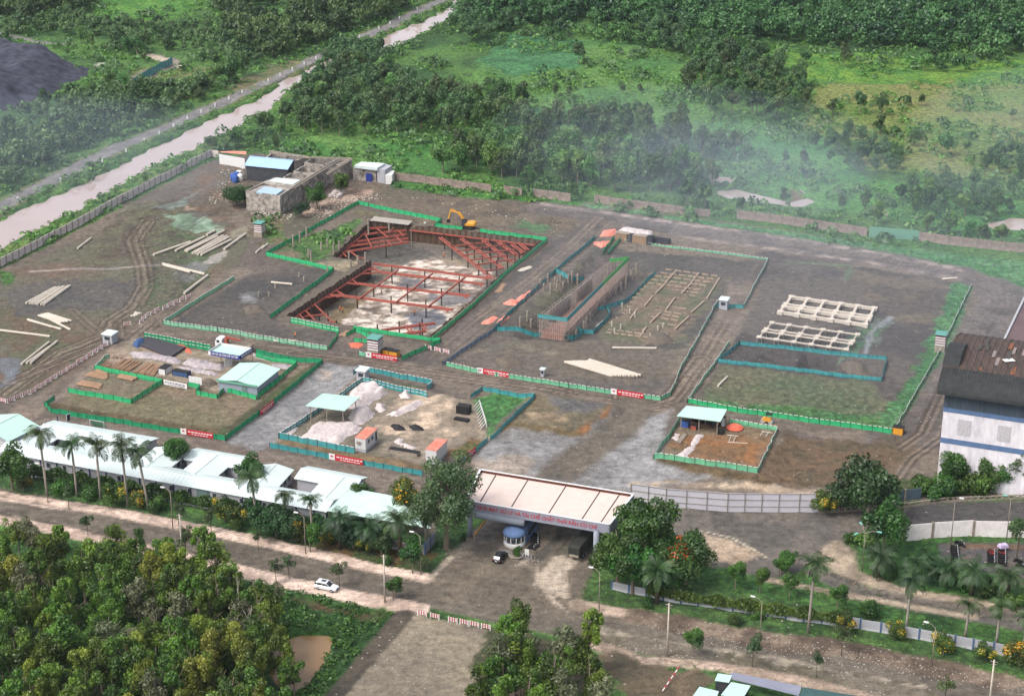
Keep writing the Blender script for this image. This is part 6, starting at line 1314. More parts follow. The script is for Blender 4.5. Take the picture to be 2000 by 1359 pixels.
pl_ = empty('planter', P(1008, 1088), 'round planter with a green shrub in front of the kiosk', 'planter'); MB().lathe((0, 0, 0), [(1.4, 0), (1.6, .6), (1.4, .62)], 16).build('bowl', M['conc'], pl_); o_ = bpy.data.objects.new('shrub', TPL['bush'][0][0]); COL.objects.link(o_); o_.parent = pl_; o_.location = (0, 0, .5); o_.scale = (.8, .8, .7)
# ---------------------------------------------------------------- white building and brown roof at the right
wb = empty('warehouse', P(1990, 930), 'tall white stained building with blue bands and a dark rusty curved roof', 'building')
c0 = G(1829, 945, 0); U = ax.copy(); Vv = ay.copy()
def wp(u_, v_, z_): q = c0+U*u_+Vv*v_; return (q.x, q.y, z_)
LB, DB = 62, 30
SW = mat('stained_white_wall', (236, 230, 234), sc=.6, c2=(190, 184, 192), k=.68, detail=10, stretch=(1, 1, .35)); BB = mat('blue_band', (92, 118, 156), sc=.8, var=.18)
DC = mat('dark_cladding', (52, 62, 74), sc=1.2, c2=(84, 96, 108), stretch=(3, 3, .15)); DR = mat('dark_roof_sheet', (56, 58, 58), sc=.8, c2=(34, 36, 38), stretch=(1, 1, 1)); 
def slab(nm, z0, z1, m_, o=0, u0=0, u1=LB, v0=0, v1=DB): 
    mb = MB(); mb.prism([wp(u0-o, v0-o, 0)[:2], wp(u1+o, v0-o, 0)[:2], wp(u1+o, v1+o, 0)[:2], wp(u0-o, v1+o, 0)[:2]], z0, z1); return childof(mb.build(nm, m_), wb)
slab('wall', -.5, 10, SW); slab('band', 10, 11.2, BB, .06); slab('wall', 11.2, 17.3, SW); slab('band', 17.3, 18.3, BB, .08)
slab('cladding', 18.3, 22.6, DC, .02)
mb = MB(); [mb.box(wp(.6+i*.62, -.06, 20.4), (.3, .12, 4.1), AA) for i in range(int(LB/.62))]; childof(mb.build('cladding_rib', DC), wb)
VM = mat('vent_brick', (222, 216, 220), sc=3, c2=(150, 146, 152), stretch=(1, 1, 5))
for u_ in (3.2, 11.5, 20.5, 29.5, 38.5):
    for z_ in (14.2, 5.0): childof(MB().box(wp(u_+1.5, -.04, z_), (2.7, .1, 3.6), AA).build('vent', VM if z_ > 10 or u_ > 20 else SW), wb)
prof = [(-1.8, 22.0), (-1.7, 22.5), (-1.1, 23.6), (.2, 24.8), (2.0, 25.7), (3.4, 26.1)]; top = [(3.4, 26.1), (12, 27.2), (21, 26.8), (28, 24.8), (32, 22.4)]
RT_ = mat('rusty_roof', (96, 74, 62), sc=1.0, c2=(48, 48, 50), stretch=(2.2, .18, 1)); 
def roofstrip(pr, nm, m_, u0=-1.5, u1=LB+1.5, ribs=.7):
    mb = MB(); n_ = int((u1-u0)/ribs)
    for (v0, z0), (v1, z1) in zip(pr[:-1], pr[1:]):
        mb.face([wp(u0, v0, z0), wp(u1, v0, z0), wp(u1, v1, z1), wp(u0, v1, z1)]); mb.face([wp(u0, v0, z0-.2), wp(u0, v1, z1-.2), wp(u1, v1, z1-.2), wp(u1, v0, z0-.2)])
        for i in range(n_): u_ = u0+i*ribs; mb.face([wp(u_, v0, z0+.02), wp(u_+ribs*.4, v0, z0+.12), wp(u_+ribs*.4, v1, z1+.12), wp(u_, v1, z1+.02)])
    return childof(mb.build(nm, m_), wb)
roofstrip(prof, 'curved_eave', DR); roofstrip(top, 'roof', RT_, ribs=1.4)
mb = MB(); vs = [wp(-1.5, v, z) for v, z in prof+top[1:]]; mb.face(vs[::-1]); childof(mb.build('gable_end', DR), wb)
mb = MB(); m_rt = [mat('rust_a', (150, 92, 58), sc=2, c2=(104, 70, 52)), mat('rust_b', (158, 142, 138), sc=2, c2=(112, 104, 104)), mat('rust_c', (74, 72, 68), sc=2)]; rs = random.Random(5)
for i in range(64):
    u_ = rs.uniform(3, LB-3); v_ = rs.choice([4, 7, 10, 13, 16]); L_ = rs.uniform(2.5, 5); z_ = 26.1+(v_-3.4)*.128+.16+.01*(i % 5) if v_ < 11 else 27.25+.01*(i % 5)-(v_-12)*.05
    childof(MB().box(wp(u_, v_+L_/2, z_+.1), (rs.uniform(.5, 1.0), L_, .05), AA, None, rx=.1 if v_ < 9 else 0).build('roof_sheet', m_rt[i % 3]), wb)
for a_, b_ in ((wp(22, 9, 27.15), .3), (wp(11.5, 9.5, 27.18), .6)): childof(MB().box(a_, (2.4, 1.5, .06), AA+b_).build('roof_sheet', M['wht']), wb)
mb = MB()
for k in range(7):
    a0, a1 = math.pi*k/7, math.pi*(k+1)/7
    f = lambda t: (4.2+ -4.2*0+ (1-math.cos(t))*6.0, 26.1+math.sin(t)*2.2)
    (v0, z0), (v1, z1) = f(a0), f(a1); mb.face([wp(-1.6, v0, z0), wp(1.9, v0, z0), wp(1.9, v1, z1), wp(-1.6, v1, z1)])
mb.face([wp(1.9, *f(math.pi*k/7)) for k in range(8)]); mb.face([wp(-1.6, *f(math.pi*k/7)) for k in range(8)][::-1]); childof(mb.build('end_hood', DR), wb)
br = empty('brown_roofed_shed', P(1990, 740), 'large flat brown roof with a grey rim at the right picture edge', 'building'); bz = 15.0
q = [G(1947, 694, bz), G(2080, 694, bz), G(2160, 590, bz), G(2004, 575, bz)]
childof(MB().prism([(p.x, p.y) for p in q], -.5, bz-.5).build('wall', DC), br); 
qi = [G(1951, 691, bz), G(2076, 692, bz), G(2150, 592, bz), G(2006, 579, bz)]; childof(MB().prism([(p.x, p.y) for p in qi], bz-.48, bz-.1).build('roof', mat('brown_roof', (112, 92, 92), sc=.3, c2=(96, 80, 84))), br)
for i in range(4): childof(MB().bar(q[i], q[(i+1) % 4], .5, None, .5).build('rim', M['grey']), br)
# stalls at the bottom
for (cor, z_, m_, lb) in (([(1366, 1340), (1404, 1349), (1395, 1375), (1345, 1370)], 2.6, 'mint', 'small mint roofed stall at the bottom edge, left of the others'), ([(1428, 1331), (1466, 1338), (1450, 1365), (1408, 1356)], 3.0, 'mint', 'mint roofed stall at the bottom edge in front of the grey awning'), ([(1402, 1314), (1430, 1318), (1424, 1332), (1396, 1328)], 2.8, 'mint', 'little pale roof at the left end of the grey awning')):
    q = [G(x, y, z_) for x, y in cor]; b = Vector((q[0].x, q[0].y, 0)); e = empty('stall', b, lb, 'stall'); childof(MB().prism([(p.x, p.y) for p in q], z_-.1, z_).build('roof', M[m_]), e)
    c = sum(q, Vector())/4; ins = [p.lerp(c, .12) for p in q]; childof(MB().prism([(p.x, p.y) for p in ins], -.3, z_-.12).build('wall', M['darkwall']), e)
for cor, m_, lb in (([(1432, 1312), (1566, 1339), (1562, 1352), (1560, 1358), (1415, 1322)], mat('grey_awning', (132, 134, 150), sc=.5, var=.1, bump=.3), 'long sagging grey awning over the stalls at the bottom edge'), ([(1568, 1341), (1700, 1362), (1690, 1385), (1562, 1358)], mat('green_awning', (58, 88, 88), sc=1, var=.2), 'dark green awning right of the grey one at the bottom edge')):
    q = [G(x, y, 2.9-.35*(i >= 2)) for i, (x, y) in enumerate(cor)]; e = empty('awning', Vector((q[0].x, q[0].y, 0)), lb, 'awning'); mb = MB(); mb.face(q); mb.face([p-Vector((0, 0, .06)) for p in q][::-1]); childof(mb.build('cloth', m_), e)
    for p in q: childof(MB().tube([(p.x, p.y, 0), (p.x, p.y, p.z-.05)], .06, 5).build('pole', M['conc']), e)
sg = empty('striped_pole', P(1294, 1352), 'red and white striped boom pole leaning over the earth track', 'barrier pole'); mb = MB(); a_, b_ = Vector((0, 0, .4)), P(1326, 1313)-P(1294, 1352)+Vector((0, 0, 1.2))
for i in range(8): mb.bar(a_.lerp(b_, i/8), a_.lerp(b_, (i+1)/8), .16, M['rletter'] if i % 2 else M['letter'])
mb.build('boom', None, sg)
# ---------------------------------------------------------------- roadside planting
ROY = [(92, 968, 16.0, (-.3, 0), 'royal palm leftmost of the row behind the garden wall'), (151, 970, 13.5, (-.2, 0), 'royal palm second from the left, in front of the left wing roofs'), (197, 976, 14.2, (0, 0), 'royal palm third from the left, the fullest of the row'), (250, 990, 15.6, (-.3, 0), 'royal palm fourth from the left, close to its neighbour'), (291, 996, 14.8, (-1.4, 0), 'royal palm fifth from the left with a leaning trunk'), (504, 1035, 13.4, (-.8, 0), 'royal palm before the office yard with the dark green tree'), (557, 1040, 9.5, (.2, 0), 'short royal palm left of a similar one before the office'), (611, 1058, 10.5, (-.2, 0), 'short royal palm right of a similar one before the office'), (832, 1070, 8, (0, 0), 'thin young palm by the side gate'),
 (1578, 1236, 16.0, (.4, 0), 'tall royal palm in the middle of the right verge'), (1768, 1240, 12.8, (.3, 0), 'royal palm in front of the curved entry lane'), (1885, 1245, 7.6, (.2, 0), 'small royal palm right of the tall two near the wall end'), (1945, 1262, 9.2, (.1, 0), 'royal palm second from the right picture edge'), (1996, 1290, 10.0, (.1, 0), 'royal palm cut by the right picture edge')]
for x, y, h, ln, lb in ROY: palm(x, y, h*.93, 'royal', lb, 'royal palms along the garden wall', ln, 1.0 if h > 12 else .72)
for x, y, h, lb in [(664, 1072, 8.2, 'oil palm left of three by the carport'), (722, 1075, 6.2, 'lowest oil palm in the middle of three by the carport'), (782, 1085, 9.6, 'tallest oil palm right of three by the carport'), (1283, 1177, 8.5, 'oil palm in front of the big trees right of the gate'),
        (1716, 1126, 5.2, 'oil palm nearest the white curb of the entry lane'), (1782, 1138, 5.6, 'oil palm second from the left by the motorbike park'), (1850, 1145, 4.8, 'oil palm behind the dark round bush'), (1897, 1162, 6.6, 'oil palm with bright spear leaves by the motorbike park'), (1966, 1172, 6.2, 'oil palm nearest the right edge by the motorbike park')]:
    palm(x, y, h*.85, 'oil', lb, 'oil palms', (0, 0), 1.0)
PL = [('big', 1272, 1104, 1.6, 'biggest leafy tree just right of the gate roof', 0), ('big', 1205, 1150, 1.40, 'layered leafy tree under the right corner of the gate', 1), ('big', 1235, 1160, 1.19, 'low leafy tree in front of the layered one at the gate', 0), ('flame', 1340, 1140, 1.46, 'orange flowering flame tree right of the gate', 0), ('mid', 1300, 1120, 1.20, 'dark green tree between the biggest tree and the flame tree', 1),
 ('feathery', 872, 1072, 1.9, 'large feathery grey green tree left of the gate', 0), ('ball', 795, 1010, 1.20, 'ball shaped yellow green tree behind the carport', 0), ('mid', 705, 985, 0.74, 'open leafy tree behind the office roof', 2), ('mid', 722, 990, 0.60, 'small tree right of the open one behind the office roof', 0), ('mid', 348, 915, 1.02, 'dark green tree in the office courtyard', 1), ('mid', 488, 952, 1.14, 'bright green tree behind the office palms', 0), ('ball2', 905, 1060, 0.30, 'small bright green bush beside the left gate lane', 0),
 ('dark', 1695, 1010, 2.15, 'huge dark round tree left of the white building', 0), ('dark', 1640, 1000, 1.12, 'lower dark lobe tree left of the huge dark one', 1), ('yflower', 1612, 1003, 1.30, 'yellow flowering bush at the end of the white hoarding', 0), ('mid', 1725, 1080, 1.74, 'spreading green tree on the corner of the entry lane', 0), ('lush', 1700, 1075, 0.60, 'low tree under the spreading one on the entry corner', 0),
 ('mid', 1860, 955, 1.20, 'green tree left in front of the white building', 1), ('mid', 1935, 960, 1.14, 'green tree right in front of the white building', 2), ('sap', 1988, 968, 1.92, 'sparse thin tree at the right edge before the white building', 0), ('bush', 1850, 962, 2.2, 'wide bush under the left corner of the white wall', 0), ('bush', 1915, 965, 2.2, 'wide bush under the middle of the white wall', 1), ('mid', 1962, 962, 1.0, 'leafy tree before the white wall near the right edge', 0), ('bush', 1800, 965, 1.82, 'rough bush left of the white building corner', 1), ('bush', 1895, 965, 2.34, 'bush between the two trees before the white building', 2), ('bush', 1830, 975, 1.69, 'low bush at the corner of the white building', 0),
 ('sap', 1985, 1092, 1.80, 'open tree beside the motorbikes at the right', 1), ('bush', 1665, 1058, 1.04, 'clipped bush at the round bed of the entry corner', 1), ('bush', 1690, 1065, 1.43, 'loose bush beside the clipped one at the entry corner', 0), ('dark', 1812, 1135, 0.94, 'dark round glossy bush among the oil palms', 2), ('bush', 1875, 1150, 1.56, 'green bush between the oil palms', 1), ('bush', 1925, 1160, 1.69, 'shaded bush between the oil palms at the right', 2), ('bush', 1740, 1128, 1.30, 'bright small bush under the left oil palm', 0), ('bush', 1970, 1185, 1.56, 'bush under the right oil palm', 2),
 ('mid', 1540, 1118, 0.72, 'open tree at the left of the tall right palm', 0), ('mid', 1525, 1122, 0.54, 'lower tree left of the open one by the entry lane', 1), ('round', 1436, 1150, 1.19, 'ball shaped tree left of two behind the right hedge', 0), ('round', 1484, 1158, 1.12, 'ball shaped tree right of two behind the right hedge', 1), ('round', 1542, 1165, 1.00, 'bushy round tree behind the hedge near the tall palm', 2), ('round', 1635, 1190, 1.06, 'dark round tree behind the wall right of the tall palm', 0), ('bush', 1700, 1200, 1.43, 'bush behind the wall beside the curved lane', 1),
 ('round', 606, 1078, 1.25, 'round roadside tree left of the concrete pole', 1), ('round', 806, 1120, 1.44, 'round roadside tree at the corner by the gate', 2), ('round', 1352, 1282, 1.19, 'round roadside tree alone on the right pavement', 0), ('sap', 1470, 1303, 1.32, 'slender roadside tree right of the round one', 1), ('sap', 1594, 1322, 0.96, 'leaning sparse sapling on the right pavement', 2), ('sap', 1845, 1375, 1.08, 'sapling at the bottom edge near the right corner', 0), ('sap', 1643, 1280, 1.20, 'sapling in front of the right verge wall', 1),
 ('sap', 565, 1130, 1.02, 'sapling on the near pavement left of the white car', 0), ('sap', 663, 1147, 1.14, 'sapling right behind the white car', 1), ('round', 768, 1172, 1.00, 'young tree right of the concrete pole', 0), ('sap', 135, 995, 1.02, 'dark thin sapling on the far left pavement', 2), ('sap', 172, 1046, 0.96, 'sapling at the near left pavement', 1), ('sap', 362, 1093, 1.44, 'bare looking sapling beside the tall pole', 0), ('sap', 413, 1043, 1.08, 'sapling before the yellow flowering bushes', 2), ('sap', 350, 1030, 1.08, 'whitish leaved sapling by the lamp on the far pavement', 1), ('sap', 505, 1075, 0.84, 'sapling on the far pavement before the dark bushes', 2), ('sap', 540, 1140, 1.08, 'thin tree leaning over the near pavement', 0),
 ('yflower', 225, 985, 1.30, 'yellow flowering bush between the third and fourth palm', 0), ('yflower', 270, 992, 0.98, 'yellow flowering bush between the fourth and fifth palm', 1), ('yflower', 440, 1018, 1.37, 'large yellow flowering bush left of the dark bushes', 2), ('yflower', 460, 1030, 1.17, 'second yellow flowering bush left of the dark bushes', 0), ('dark', 520, 1045, 1.06, 'dark round bush below the short palms', 0), ('dark', 570, 1055, 1.06, 'second dark round bush below the short palms', 1), ('yflower', 590, 1060, 1.30, 'tall yellow flowering bush among the dark bushes', 1), ('yflower', 640, 1062, 1.04, 'yellow flowering bush beside the left oil palm', 2), ('yflower', 715, 1078, 0.98, 'round yellow flowering bush by the open garden wall', 0), ('bush', 755, 1100, 0.91, 'small dark shrub in the grass before the garden wall', 1),
 ('mid', 25, 955, 1.50, 'broad dark bush tree at the left edge below the office', 0), ('yflower', 45, 958, 1.04, 'yellow speckled bush at the left edge', 1), ('bush', 120, 965, 1.56, 'bush between the first palms', 1), ('bush', 175, 972, 1.30, 'bush under the third palm', 2), ('bush', 310, 995, 1.43, 'bush right of the fifth palm', 0), ('dark', 540, 1050, 1.00, 'dark bush between the two dark round bushes', 2), ('dark', 690, 1070, 0.88, 'dark bush under the left oil palm', 0), ('dark', 745, 1082, 0.81, 'dark bush under the tallest oil palm', 1),
 ('yflower', 1655, 1232, 1.04, 'yellow green croton bush left before the blue post wall', 0), ('yflower', 1748, 1248, 0.91, 'golden bush before the blue post wall', 1), ('yflower', 1842, 1278, 1.17, 'yellow flowering bush near the right end of the wall', 2), ('yflower', 1925, 1290, 0.91, 'low yellow flowering bush near the right end of the wall', 0), ('yflower', 1990, 1300, 1.30, 'yellow flowering bush at the right picture edge', 1), ('round', 1315, 1170, 1.19, 'leafy bush hanging over the pole right of the oil palm', 1), ('bush', 1262, 1185, 0.91, 'variegated shrub in the grass right of the gate', 0), ('bush', 1435, 1215, 0.91, 'low shrub on the littered verge', 1), ('bush', 1480, 1208, 0.78, 'light green shrub on the littered verge', 2),
 ('mid', 620, 408, 1.21, 'tall green tree beside the stained tank block', 0), ('mid', 667, 380, 1.00, 'round green tree left of the white annex', 1), ('dark', 588, 424, 0.79, 'small dark tree before the stained tank block', 0), ('dark', 455, 405, 1.10, 'dark spreading tree in front of the blue roofed house', 1), ('dark', 478, 398, 0.95, 'dark tree beside the front corner of the tank block', 2)]
for k_, x, y, s_, lb, i_ in PL:
    me_n = len(TPL[k_]); plant(k_, P(x, y, -.1), s_, lb, None, 'tree' if k_ not in ('bush', 'yflower') else 'bush', 'tree' if k_ not in ('bush', 'yflower') else 'bush', k=i_ % me_n)
# ---------------------------------------------------------------- lamps, poles, wires
def lamp(px, py, h, label, dx=1.4, dirn=1, heads=1, headm='wht'):
    b = P(px, py); e = empty('street_lamp', b, label, 'street lamp', 'street lamps'); MB().tube([(0, 0, -.2), (0, 0, h*.6), (0, 0, h)], [.12, .09, .06], 6).build('pole', M['conc'], e, True)
    for k in range(heads):
        an = AA+(math.pi if dirn < 0 else 0)+k*2.1; x_, y_ = math.cos(an)*dx, math.sin(an)*dx
        mb = MB(); mb.tube([(0, 0, h-.2), (x_*.5, y_*.5, h+.5), (x_, y_, h+.7)], .06, 5); mb.build('arm', M['conc'], e); MB().box((x_*1.25, y_*1.25, h+.72), (.9, .35, .18), an).build('lamp_head', M[headm] if headm in M else headm, e)
M['tealhead'] = mat('teal_lamp', (130, 200, 186))
lamp(94, 982, 8.3, 'street lamp leftmost on the far pavement', dirn=-1); lamp(338, 1033, 8.6, 'street lamp on the far pavement under the yellow bushes', dirn=-1); lamp(597, 1082, 8.4, 'street lamp on the far pavement before the dark bushes', dirn=-1); lamp(822, 1122, 8.5, 'street lamp at the pavement corner by the gate', dirn=-1)
lamp(1170, 1195, 8.6, 'street lamp right of the gate forecourt', dirn=-1); lamp(1484, 1250, 8.2, 'street lamp on the littered verge', dirn=-1); lamp(1820, 1300, 8, 'street lamp near the right end of the verge', dirn=-1)
lamp(1684, 1115, 8.5, 'three headed teal street lamp at the entry corner', 2.2, 1, 3, 'tealhead'); lamp(1856, 1072, 11, 'tall lamp behind the motorbikes', 1.0, 1, 1); lamp(1966, 1052, 9, 'lamp at the right end above the retaining wall', 1.0, -1, 1, 'tealhead')
def pole(px, py, h, label):
    b = P(px, py); e = empty('utility_pole', b, label, 'pole', 'concrete utility poles'); MB().tube([(0, 0, -.3), (0, 0, h)], [.22, .13], 8).build('shaft', M['pile'], e, True); mb = MB(); mb.box((0, 0, h-.4), (1.3, .12, .12), AA); mb.box((0, 0, h-.9), (.9, .1, .1), AA); mb.build('crossarm', M['conc'], e); return Vector((b.x, b.y, b.z+h-.4))
w1 = pole(357, 1095, 10.5, 'concrete utility pole beside the bottom left grove'); w2 = pole(752, 1177, 10.5, 'concrete utility pole on the near pavement'); w3 = pole(1303, 1280, 11.0, 'concrete utility pole on the littered right pavement'); w4 = pole(1930, 1395, 11.0, 'concrete utility pole near the bottom right corner')
we = empty('overhead_wire', w1, 'thin black overhead wires slung between the concrete utility poles', 'wire')
for a_, b_ in ((w1, w2), (w2, w3), (w3, w4), (w1+(w1-w2)*1.1, w1)):
    for o_ in (0, .5, -.5): mb = MB(); mb.tube([a_.lerp(b_, i/12)+Vector((0, 0, o_*.8-1.6*math.sin(math.pi*i/12))) for i in range(13)], .025, 4); childof(mb.build('cable', M['dk']), we)
for k, (x, y) in enumerate([(35, 392), (118, 355), (200, 318), (246, 297), (282, 277), (311, 263), (339, 248), (366, 234), (393, 221), (420, 208), (447, 195), (473, 182), (524, 160), (547, 149), (571, 138), (594, 127), (617, 116), (702, 75), (740, 57), (762, 48), (780, 38), (815, 20)]):
    b = P(x, y); tag(MB().box((b.x, b.y, b.z+.5), (.5, .35, 1.6)).build('marker_post', M['wht']), f'small white marker post, {OR[k]} from the lower left along the canal road', 'marker post', 'white marker posts along the canal road')
# ---------------------------------------------------------------- vehicles
def loft(sections, mb, m=None):
    """sections: list of (x, [(y,z)...]) closed rings"""
    b = len(mb.v); n = len(sections[0][1]); i_ = mb.mi(m)
    for x, rg in sections: mb.v += [(x, y, z) for y, z in rg]
    for k in range(len(sections)-1):
        for j in range(n): mb.f.append((b+k*n+j, b+k*n+(j+1) % n, b+(k+1)*n+(j+1) % n, b+(k+1)*n+j)); mb.m.append(i_)
    mb.f.append(tuple(b+j for j in reversed(range(n)))); mb.f.append(tuple(b+(len(sections)-1)*n+j for j in range(n))); mb.m += [i_, i_]
def ringp(w_, z0, z1, c=.15): return [(-w_+c, z0), (w_-c, z0), (w_, z0+c), (w_, z1-c), (w_-c, z1), (-w_+c, z1), (-w_, z1-c), (-w_, z0+c)]
def wheel(e, x, y, r=.36, w_=.26):
    t = MB(); t.lathe((0, 0, 0), [(r*.6, -w_/2), (r, -w_/2+.03), (r, w_/2-.03), (r*.6, w_/2)], 16); o_ = t.build('tyre', M['dk']); wh = empty('wheel', (x, y, r)); wh.parent = e; o_.parent = wh; o_.rotation_euler = (math.pi/2, 0, 0)
    t = MB(); t.lathe((0, 0, 0), [(r*.58, -w_/2-.01), (r*.3, -w_/2-.03), (r*.3, w_/2+.03), (r*.58, w_/2+.01)], 12); o2 = t.build('rim', M['grey']); o2.parent = wh; o2.rotation_euler = (math.pi/2, 0, 0)
def car(px, py, rz, body, label, L_=4.8, Hc=1.75):
    e = empty('parked_car', P(px, py), label, 'car', rz=rz); mb = MB(); h = L_/2; w_ = .95
    loft([(-h, ringp(w_*.86, .42, .9)), (-h+.15, ringp(w_, .3, 1.02)), (-h*.3, ringp(w_, .26, 1.05)), (h*.35, ringp(w_, .26, 1.02)), (h*.8, ringp(w_*.97, .28, .92)), (h-.05, ringp(w_*.86, .34, .75))], mb); mb.build('body', body, e)
    mb = MB(); loft([(-h+.12, ringp(w_*.8, .98, 1.1)), (-h+.45, ringp(w_*.8, .98, Hc-.08)), (-h*.2, ringp(w_*.8, .98, Hc)), (h*.12, ringp(w_*.8, .98, Hc-.06)), (h*.42, ringp(w_*.82, .98, 1.1))], mb); mb.build('window', M['glass'], e)
    mb = MB(); mb.box((-h*.32, 0, Hc-.03), (L_*.46, w_*1.5, .1), top=.92); [mb.bar((x_, s*w_*.82, 1.0), (x_+.1, s*w_*.76, Hc-.06), .09) for s in (-1, 1) for x_ in (-h*.72, -h*.25, h*.02)]; [mb.bar((h*.4, s*w_*.8, 1.03), (h*.1, s*w_*.74, Hc-.07), .1) for s in (-1, 1)]; mb.build('roof', body, e)
    MB().box((-h*.22, 0, Hc+.035), (1.0, .8, .02)).build('sunroof', M['glass'], e)
    for s in (-1, 1):
        for x_ in (-h*.6, h*.6): wheel(e, x_, s*.84)
        MB().box((h-.12, s*.62, .72), (.16, .36, .16)).build('headlight', M['letter'], e); MB().box((-h+.06, s*.7, .85), (.1, .22, .22)).build('tail_light', M['rletter'], e); MB().box((h*.3, s*1.0, 1.08), (.15, .2, .14)).build('mirror', body, e)
    MB().box((-h-.03, 0, .65), (.03, .5, .14)).build('number_plate', M['letter'], e); MB().box((h-.02, 0, .55), (.06, .9, .2)).build('grille', M['dk'], e)
    return e
car(638, 1150, AA, mat('white_car_paint', (236, 238, 240), rough=.2, var=.02, spec=.6), 'white seven seat car parked on the near pavement')
car(977, 1092, math.radians(68.7), M['black'], 'black saloon car entering the left gate lane', 4.5, 1.5)
def crane_truck():
    e = empty('crane_truck', P(458, 683), 'white cab flatbed truck with a folded red crane on the site road', 'truck', rz=AA+math.pi)
    mb = MB(); loft([(2.9, ringp(1.15, .7, 2.9, .25)), (3.3, ringp(1.2, .6, 3.1, .25)), (4.4, ringp(1.2, .6, 3.0, .25)), (4.9, ringp(1.15, .6, 2.3, .25))], mb); mb.build('cab', mat('white_car_paint', (236, 238, 240)), e)
    mb = MB(); mb.box((4.72, 0, 2.05), (.35, 2.1, .85), ry=-.25); [mb.box((4.0, s*1.21, 2.2), (.8, .04, .7)) for s in (-1, 1)]; mb.build('window', M['glass'], e)
    MB().box((-.3, 0, .95), (9.8, .9, .3)).build('chassis', M['dk'], e)
    mb = MB(); mb.box((-1.9, 0, 1.25), (6.2, 2.4, .15)); [mb.box((-1.9, s*1.2, 1.6), (6.2, .08, .6)) for s in (-1, 1)]; mb.box((-5.0, 0, 1.6), (.08, 2.4, .6)); [mb.box((x_, s*1.26, 1.65), (.12, .08, .9)) for s in (-1, 1) for x_ in (-4.9, -3, -1, 1)]; mb.build('flatbed', M['conc'], e)
    mb = MB(); mb.box((2.1, 0, 1.9), (.7, 1.2, 1.6)); mb.bar((2.1, 0, 2.6), (2.3, 0, 3.4), .4); mb.bar((2.3, 0, 3.3), (-2.2, .4, 3.0), .35); mb.bar((2.3, 0, 3.0), (-1.2, .35, 2.8), .2); mb.build('crane', M['red'], e)
    for x_ in (3.9, -2.2, -3.4):
        for s in (-1, 1): wheel(e, x_, s*1.05, .5, .32)
crane_truck()
def excavator():
    e = empty('excavator', P(914, 447), 'yellow excavator with bent boom standing on the back edge of the pit', 'excavator', rz=AA)
    for s in (-1, 1):
        mb = MB(); mb.v = []; loft([(-1.9, ringp(.28, .25, .75, .1)), (-1.5, ringp(.3, 0, .95, .1)), (1.5, ringp(.3, 0, .95, .1)), (1.9, ringp(.28, .25, .75, .1))], mb); o_ = mb.build('track', M['dk'], e); o_.location.y = s*1.1
    MB().box((0, 0, .9), (1.6, 1.8, .5)).build('undercarriage', M['dk'], e)
    up = empty('upper_body', (0, 0, 1.15)); up.parent = e; up.rotation_euler.z = .1
    mb = MB(); loft([(-.6, ringp(1.3, 0, .9)), (.6, ringp(1.35, 0, 1.3, .25)), (2.0, ringp(1.35, 0, 1.35, .3)), (2.5, ringp(1.2, .1, 1.0, .3))], mb); mb.build('engine_cover', M['yel'], up)
    mb = MB(); mb.box((-.9, -.75, 1.0), (1.4, 1.1, 1.9), top=.86); mb.build('cab', M['glass'], up)
    mb = MB(); mb.box((-.9, -.75, 1.98), (1.35, 1.05, .12)); [mb.bar((-.9+a_*.68, -.75+b_*.53, .1), (-.9+a_*.6, -.75+b_*.46, 1.95), .09) for a_ in (-1, 1) for b_ in (-1, 1)]; mb.build('cab_frame', M['dk'], up)
    mb = MB(); mb.bar((-.9, .3, .9), (-2.6, .3, 3.6), .5); mb.bar((-2.5, .3, 3.5), (-5.6, .3, 4.2), .45); mb.bar((-1.3, .0, .8), (-3.0, .1, 3.4), .14); mb.build('boom', M['yel'], up)
    mb = MB(); mb.bar((-5.5, .3, 4.4), (-6.3, .3, 1.4), .35); mb.bar((-4.0, .3, 4.3), (-5.4, .3, 4.8), .14); mb.build('stick', M['yel'], up)
    mb = MB(); mb.prism([(-.5, -.5), (.5, -.5), (.35, .5), (-.35, .5)], 0, .9); o_ = mb.build('bucket', M['dk'], up); o_.location = (-6.2, .3, .3)
excavator()
gtk = empty('garbage_truck', P(1146, 1066), 'dark truck standing in the shaded right lane under the gate', 'truck', rz=math.radians(66)); DG = mat('dark_truck_green', (44, 46, 40), sc=2, var=.25)
mb = MB(); loft([(-7, ringp(1.2, .8, 2.9)), (-6.4, ringp(1.25, .7, 3.3)), (.8, ringp(1.25, .7, 3.3)), (1.0, ringp(1.2, .7, 3.1))], mb); o_ = mb.build('cargo_body', DG, gtk); mb = MB(); loft([(1.3, ringp(1.15, .6, 2.8, .2)), (2.9, ringp(1.15, .6, 2.7, .2))], mb); mb.build('cab', DG, gtk)
for x_ in (2.2, -3.6, -4.9):
    for s in (-1, 1): wheel(gtk, x_, s*1.05, .5, .32)
MB().box((-7.05, 0, 1.2), (.1, 2.0, .5)).build('tail_gate', M['conc'], gtk)
# motorbikes
def bike_proto():
    e = empty('motorbike', (0, 0, 0), 'x', 'motorbike')
    for x_ in (-.62, .62): t = MB(); t.lathe((0, 0, 0), [(.2, -.05), (.3, -.05), (.3, .05), (.2, .05)], 12); o_ = t.build('wheel', M['dk'], e); o_.rotation_euler = (math.pi/2, 0, 0); o_.location = (x_, 0, .3)
    mb = MB(); mb.box((-.1, 0, .5), (.7, .26, .35), top=.8); mb.bar((.25, 0, .5), (.5, 0, .95), .2); mb.bar((-.2, 0, .6), (-.75, 0, .72), .2); mb.build('body', M['black'], e)
    MB().box((-.3, 0, .8), (.8, .28, .12)).build('seat', M['dk'], e); mb = MB(); mb.bar((.45, -.35, 1.05), (.45, .35, 1.05), .05); mb.bar((.5, 0, 1.0), (.64, 0, .35), .07); mb.box((.55, 0, .95), (.14, .2, .2)); mb.build('handlebar', M['grey'], e)
    return e
